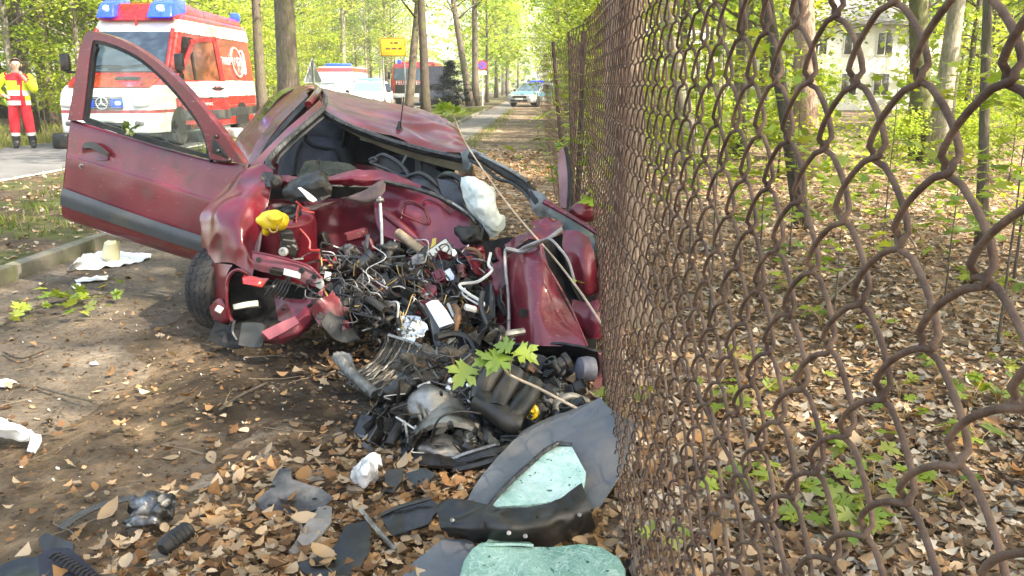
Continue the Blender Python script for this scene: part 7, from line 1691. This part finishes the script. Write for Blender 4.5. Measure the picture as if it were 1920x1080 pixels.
lb('bumper', (0, -.1, .62), (2.4, .25, .26), WHTP, FE, .04); lb('licence_plate', (.1, -.24, .60), (.52, .02, .12), WHTP, FE, .004)
for x in (-.98, .98): lb('headlight', (x, -.24, .62), (.24, .04, .16), HEADL, FE, .03); lb('wing_mirror', (x * 1.4, .1, 1.85), (.16, .1, .45), BLK, FE, .04); lb('beacon', (x * .8, .7, 2.72), (.26, .26, .22), BLUE, FE, .06)
quadp('side_window', [Vector((1.19, .5, 1.6)), Vector((1.19, 1.6, 1.6)), Vector((1.13, 1.6, 2.25)), Vector((1.13, .6, 2.25))], GLASSV, FE, .05)
wheelset(FE, (-1.0, 1.02), (1.3, 5.4), .48, .3)
DKC = carv('parked_car', 'dark car with open boot beside the twin tree', 'car', simple('black_car_paint', (.015, .015, .02), .3, 0, .1, 3, 0, coat=.5)); place(DKC, 50, -5.4, rad(180))
bm = bmesh.new(); box_bm(bm, (0, 0, 0), (1.3, .08, 1.0), Euler((rad(20), 0, 0)).to_matrix(), .03); tg = L('boot_lid', bm, simple('black_boot_paint', (.015, .015, .02), .3, 0), DKC); tg.location = (0, 4.3, 1.75)

# ---- signs
TS = thing('town_sign', 'yellow rectangular town sign behind the leaning trunk', 'sign', R(34, -5.65))
lb('sign_plate', (0, 0, 2.68), (1.0, .03, .68), simple('town_sign_yellow', (.78, .46, .02), .5, 0, .05, 6, 0), TS, .012)
for a, b in (((0, -.018, 3.0), (.94, .004, .02)), ((0, -.018, 2.36), (.94, .004, .02)), ((-.465, -.018, 2.68), (.02, .004, .64)), ((.465, -.018, 2.68), (.02, .004, .64))): lb('sign_border', a, b, BLK, TS, 0)
for z, xs_ in ((2.84, ((-.05, .1), (.12, .16))), (2.63, ((-.2, .18), (.04, .2), (.26, .14)))):
    for x, wd in xs_: lb('sign_print', (x, -.018, z), (wd, .004, .07), simple('sign_print_brown', (.12, .08, .02), .6), TS, 0)
for x in (-.42, .42): tube('sign_post', [Vector((x, .03, -.1)), Vector((x, .03, 3.0))], .03, simple('sign_post_grey', (.3, .31, .31), .5, .5), TS, 10, world=False)
TR = thing('warning_sign', 'grey back of a triangular road sign left of the rescue van', 'sign', R(26, -6.75), rad(58))
quadp('sign_plate', [Vector((-.38, 0, 1.32)), Vector((.38, 0, 1.32)), Vector((.0, 0, 2.02))], simple('sign_back_grey', (.20, .24, .25), .5, .4), TR, .02)
for p, q in (((-.38, 0, 1.32), (0, 0, 2.02)), ((0, 0, 2.02), (.38, 0, 1.32)), ((-.38, 0, 1.32), (.38, 0, 1.32))): tube('sign_rim', [Vector(p), Vector(q)], .016, simple('sign_rim_grey', (.5, .52, .5), .5), TR, 6, world=False)
tube('sign_post', [Vector((0, -.04, -.1)), Vector((0, -.04, 2.0))], .03, bpy.data.materials['sign_post_grey'], TR, 10, world=False)
NS = thing('round_sign', 'round red and blue no stopping sign beside the twin tree', 'sign', R(53, -3.45))
lathe('sign_disc', [(.30, 0), (.30, .02), (.02, .022)], (0, -.02, 2.42), (0, -1, 0), simple('sign_red', (.6, .03, .04), .4), NS, 28, world=False)
lathe('sign_face', [(.235, 0), (.235, .006), (.02, .007)], (0, -.043, 2.42), (0, -1, 0), simple('sign_blue', (.10, .09, .5), .4), NS, 28, world=False)
lb('sign_bar', (0, -.052, 2.42), (.44, .004, .05), bpy.data.materials['sign_red'], NS, 0, Euler((0, rad(45), 0)).to_matrix())
lb('extra_plate', (0, -.03, 1.98), (.5, .02, .22), WHTP, NS, .005)
tube('sign_post', [Vector((0, .02, -.1)), Vector((0, .02, 2.7))], .035, WHITEP, NS, 10, world=False)

# ---- person by the ambulance
def skin_mesh(verts, edges, radii, sub=2):
    me = bpy.data.meshes.new('tmp'); me.from_pydata(verts, edges, []); o = bpy.data.objects.new('tmp', me); C.objects.link(o)
    m = o.modifiers.new('s', 'SKIN'); 
    for i, rr in enumerate(radii): me.skin_vertices[0].data[i].radius = rr if isinstance(rr, tuple) else (rr, rr)
    me.skin_vertices[0].data[0].use_root = True
    m.branch_smoothing = .4
    s = o.modifiers.new('u', 'SUBSURF'); s.levels = sub; s.render_levels = sub
    bpy.context.view_layer.update()
    dg = bpy.context.evaluated_depsgraph_get(); out = bpy.data.meshes.new_from_object(o.evaluated_get(dg))
    bpy.data.objects.remove(o); bpy.data.meshes.remove(me); return out
SKIN = simple('skin', (.55, .33, .25), .55, 0, .06, 20, 0); REDC = simple('red_workwear', (.50, .012, .025), .8, 0, .12, 8, .4, 30)
YELC = simple('hi_vis_yellow', (.62, .72, .03), .7, 0, .08, 6, .4, 30); REFL = simple('reflective_band', (.55, .57, .55), .4, 0, .1, 8, 0); BOOT = simple('black_boots', (.015, .015, .016), .5, 0)
PER = thing('person', 'person in yellow and red rescue jacket and red trousers holding a phone', 'person'); PER.location = at_px(46, 17.5); PER.rotation_euler = (0, 0, rad(22))
# local: faces -y; +x is the viewer's right
V_ = [(0, 0, .95), (.02, 0, 1.12), (.03, .01, 1.33), (.03, 0, 1.47), (.035, -.03, 1.56), (.04, -.035, 1.66), (.04, -.03, 1.73),
      (-.10, 0, .88), (-.12, -.02, .50), (-.13, .02, .10), (-.13, -.08, .045), (-.13, -.17, .035),
      (.11, 0, .88), (.14, -.03, .50), (.17, .02, .10), (.18, -.08, .045), (.20, -.17, .035),
      (-.19, .01, 1.42), (-.38, .06, 1.20), (-.25, -.13, 1.06), (-.19, -.19, 1.05),
      (.23, 0, 1.41), (.31, -.06, 1.16), (.20, -.20, 1.36), (.14, -.21, 1.46)]
E_ = [(0, 1), (1, 2), (2, 3), (3, 4), (4, 5), (5, 6), (0, 7), (7, 8), (8, 9), (9, 10), (10, 11), (0, 12), (12, 13), (13, 14), (14, 15), (15, 16), (2, 17), (17, 18), (18, 19), (19, 20), (2, 21), (21, 22), (22, 23), (23, 24)]
R_ = [(.17, .13), (.15, .11), (.15, .11), .06, .058, (.092, .108), (.075, .085), .125, .105, .08, .06, .05, .125, .105, .08, .06, .05, .06, .045, .036, .03, .06, .045, .036, .03]
bme = skin_mesh(V_, E_, R_)
for m in (SKIN, REDC, BOOT, REFL): bme.materials.append(m)
for p in bme.polygons:
    c = p.center; p.use_smooth = True
    p.material_index = 2 if c.z < .24 else 3 if c.z < .32 else 1 if (c.z < 1.46 and math.hypot(c.x - .14, c.y + .22) > .09 and math.hypot(c.x + .2, c.y + .19) > .08) else 0
bo = link('body', bme, PER)
bm = bmesh.new(); rings = []; N_ = 28
for z, hx, hy, cx, cy in ((.86, .215, .15, .01, 0), (.95, .215, .155, .01, 0), (1.05, .21, .15, .015, 0), (1.15, .205, .15, .02, 0), (1.25, .215, .15, .025, .005), (1.34, .225, .145, .03, .01), (1.41, .215, .125, .03, .01), (1.46, .15, .10, .033, 0), (1.50, .085, .08, .035, -.01)):
    rings.append([bm.verts.new((cx + math.cos(2 * PI * k / N_) * hx + .008 * nz((k, z * 9, 0), .9, 3), cy + math.sin(2 * PI * k / N_) * hy, z)) for k in range(N_)])
for r0_, r1_ in zip(rings, rings[1:]):
    for k in range(N_): bm.faces.new((r0_[k], r0_[(k + 1) % N_], r1_[(k + 1) % N_], r1_[k]))
for pts in ([(-.15, .01, 1.42), (-.25, .03, 1.36), (-.37, .06, 1.20), (-.33, -.04, 1.12), (-.26, -.12, 1.07)], [(.20, .01, 1.42), (.27, -.01, 1.34), (.31, -.06, 1.17), (.27, -.13, 1.26), (.215, -.19, 1.34)]):
    tube_bm(bm, crv(pts, 16), list(np.linspace(.098, .06, 16)), 12)
jk = L('jacket', bm, [YELC, REDC, REFL], PER, True, 80)
for p in jk.data.polygons:
    c = p.center
    front = c.y < -.06 and .05 < c.x < .11 + .04 * (1.5 - c.z)
    p.material_index = 1 if front or (c.z > 1.33 and abs(c.x - .03) < .20) or (.97 < c.z < 1.02 and c.x < .06 and c.y < 0) else 2 if (1.08 < c.z < 1.12 or .90 < c.z < .94) and abs(c.x) < .24 else 0
bm = bmesh.new(); blob_bm(bm, (.04, -.008, 1.70), (.088, .098, .088), .04, 2, 1, 3)
for v in list(bm.verts):
    if v.co.y < -.045 and v.co.z < 1.762 or v.co.z < 1.65: bm.verts.remove(v)
L('hair', bm, simple('short_brown_hair', (.14, .095, .07), .85), PER)
L('nose', blob_bm(bmesh.new(), (.04, -.142, 1.635), (.014, .022, .022), 0, 1, 0, 2), SKIN, PER)
L('mouth', blob_bm(bmesh.new(), (.04, -.130, 1.592), (.024, .008, .006), 0, 1, 0, 2), simple('lips', (.36, .15, .13), .6), PER)
for sx in (-1, 1):
    L('eye', blob_bm(bmesh.new(), (.04 + sx * .032, -.130, 1.662), (.013, .008, .008), 0, 1, 0, 2), simple('eye_dark', (.03, .025, .02), .3), PER)
    L('ear', blob_bm(bmesh.new(), (.04 + sx * .094, -.02, 1.64), (.012, .022, .032), 0, 1, 0, 2), SKIN, PER)
def hand(c, dirv, curl, flip):
    d = Vector(dirv).normalized(); sd_ = d.cross(Vector((0, 0, 1))).normalized() * flip; up = sd_.cross(d) * flip; bm = bmesh.new(); c = Vector(c)
    blob_bm(bm, c + d * .035, (.035, .045, .02), .05, 1, 0, 2, d.to_track_quat('Y', 'Z').to_matrix())
    for k in range(4):
        b = c + d * .07 + sd_ * (.027 - .018 * k); l = (.055, .065, .06, .048)[k]
        tube_bm(bm, [b, b + d * l * .5 - up * l * .2 * curl, b + d * l * .7 - up * l * .7 * curl], .009, 6, .006)
    tube_bm(bm, [c + d * .02 + sd_ * .03, c + d * .05 + sd_ * .055 - up * .01, c + d * .08 + sd_ * .05 - up * .02], .010, 6, .007)
    return L('hand', bm, SKIN, PER)
hand((-.20, -.17, 1.05), (.55, -.5, -.2), .8, 1); hand((.14, -.20, 1.45), (-.25, .15, .9), .9, -1)
tag(lb('phone', (0, 0, 0), (.05, .03, .13), BLK, None, .01), 'dark phone in the raised hand of the person in yellow', 'phone').matrix_world = Matrix.Translation(PER.location) @ Euler((0, 0, rad(22))).to_matrix().to_4x4() @ Matrix.Translation((.12, -.20, 1.55)) @ Euler((.3, .3, 0)).to_matrix().to_4x4()

# ---- white house in the wood
HO = thing('white_house', 'white house glimpsed through the wood behind the fence', 'house', at_px(1618, 44)); HO.rotation_euler = (0, 0, rad(14))
RW = simple('white_render', (.78, .78, .76), .85, 0, .05, 3, .1, 30)
lb('wall', (0, 3, 2.2), (8.4, 6, 4.4), RW, HO, .02)
bm = bmesh.new(); prof = [(-.6, 4.4), (3, 7.0), (6.6, 4.4), (6.6, 4.2), (-.6, 4.2)]
a = [bm.verts.new((-4.6, y, z)) for y, z in prof]; b = [bm.verts.new((4.6, y, z)) for y, z in prof]
bm.faces.new(a[::-1]); bm.faces.new(b)
for i in range(5): bm.faces.new((a[i], a[(i + 1) % 5], b[(i + 1) % 5], b[i]))
L('roof', bm, simple('grey_roof_tiles', (.22, .21, .21), .8, 0, .2, 10, .5, 20), HO, False)
for x in (-2.9, -1.0, .9, 2.8):
    for z in (1.3, 3.3):
        f_ = lb('window', (x, -.02, z), (1.0, .08, 1.2), WHITEP, HO, .01); 
        for dx in (-.23, .23): lb('pane', (x + dx, -.065, z), (.40, .02, 1.04), GLASSV, f_, .004)
# ------------------------------------------------------------------ added haze volume, pales the distance in place of overexposure
hm = NT('air'); _v = hm.n('VolumePrincipled'); _v.inputs['Color'].default_value = (.93, .95, .9, 1); _v.inputs['Density'].default_value = .0016
_v.inputs['Anisotropy'].default_value = .3
hm.l(_v.outputs[0], hm.out.inputs[1])
bm = bmesh.new(); box_bm(bm, (0, 180, 9.6), (700, 560, 22))
tag(obj('haze', bm, hm.m, None, False), kind='stuff')
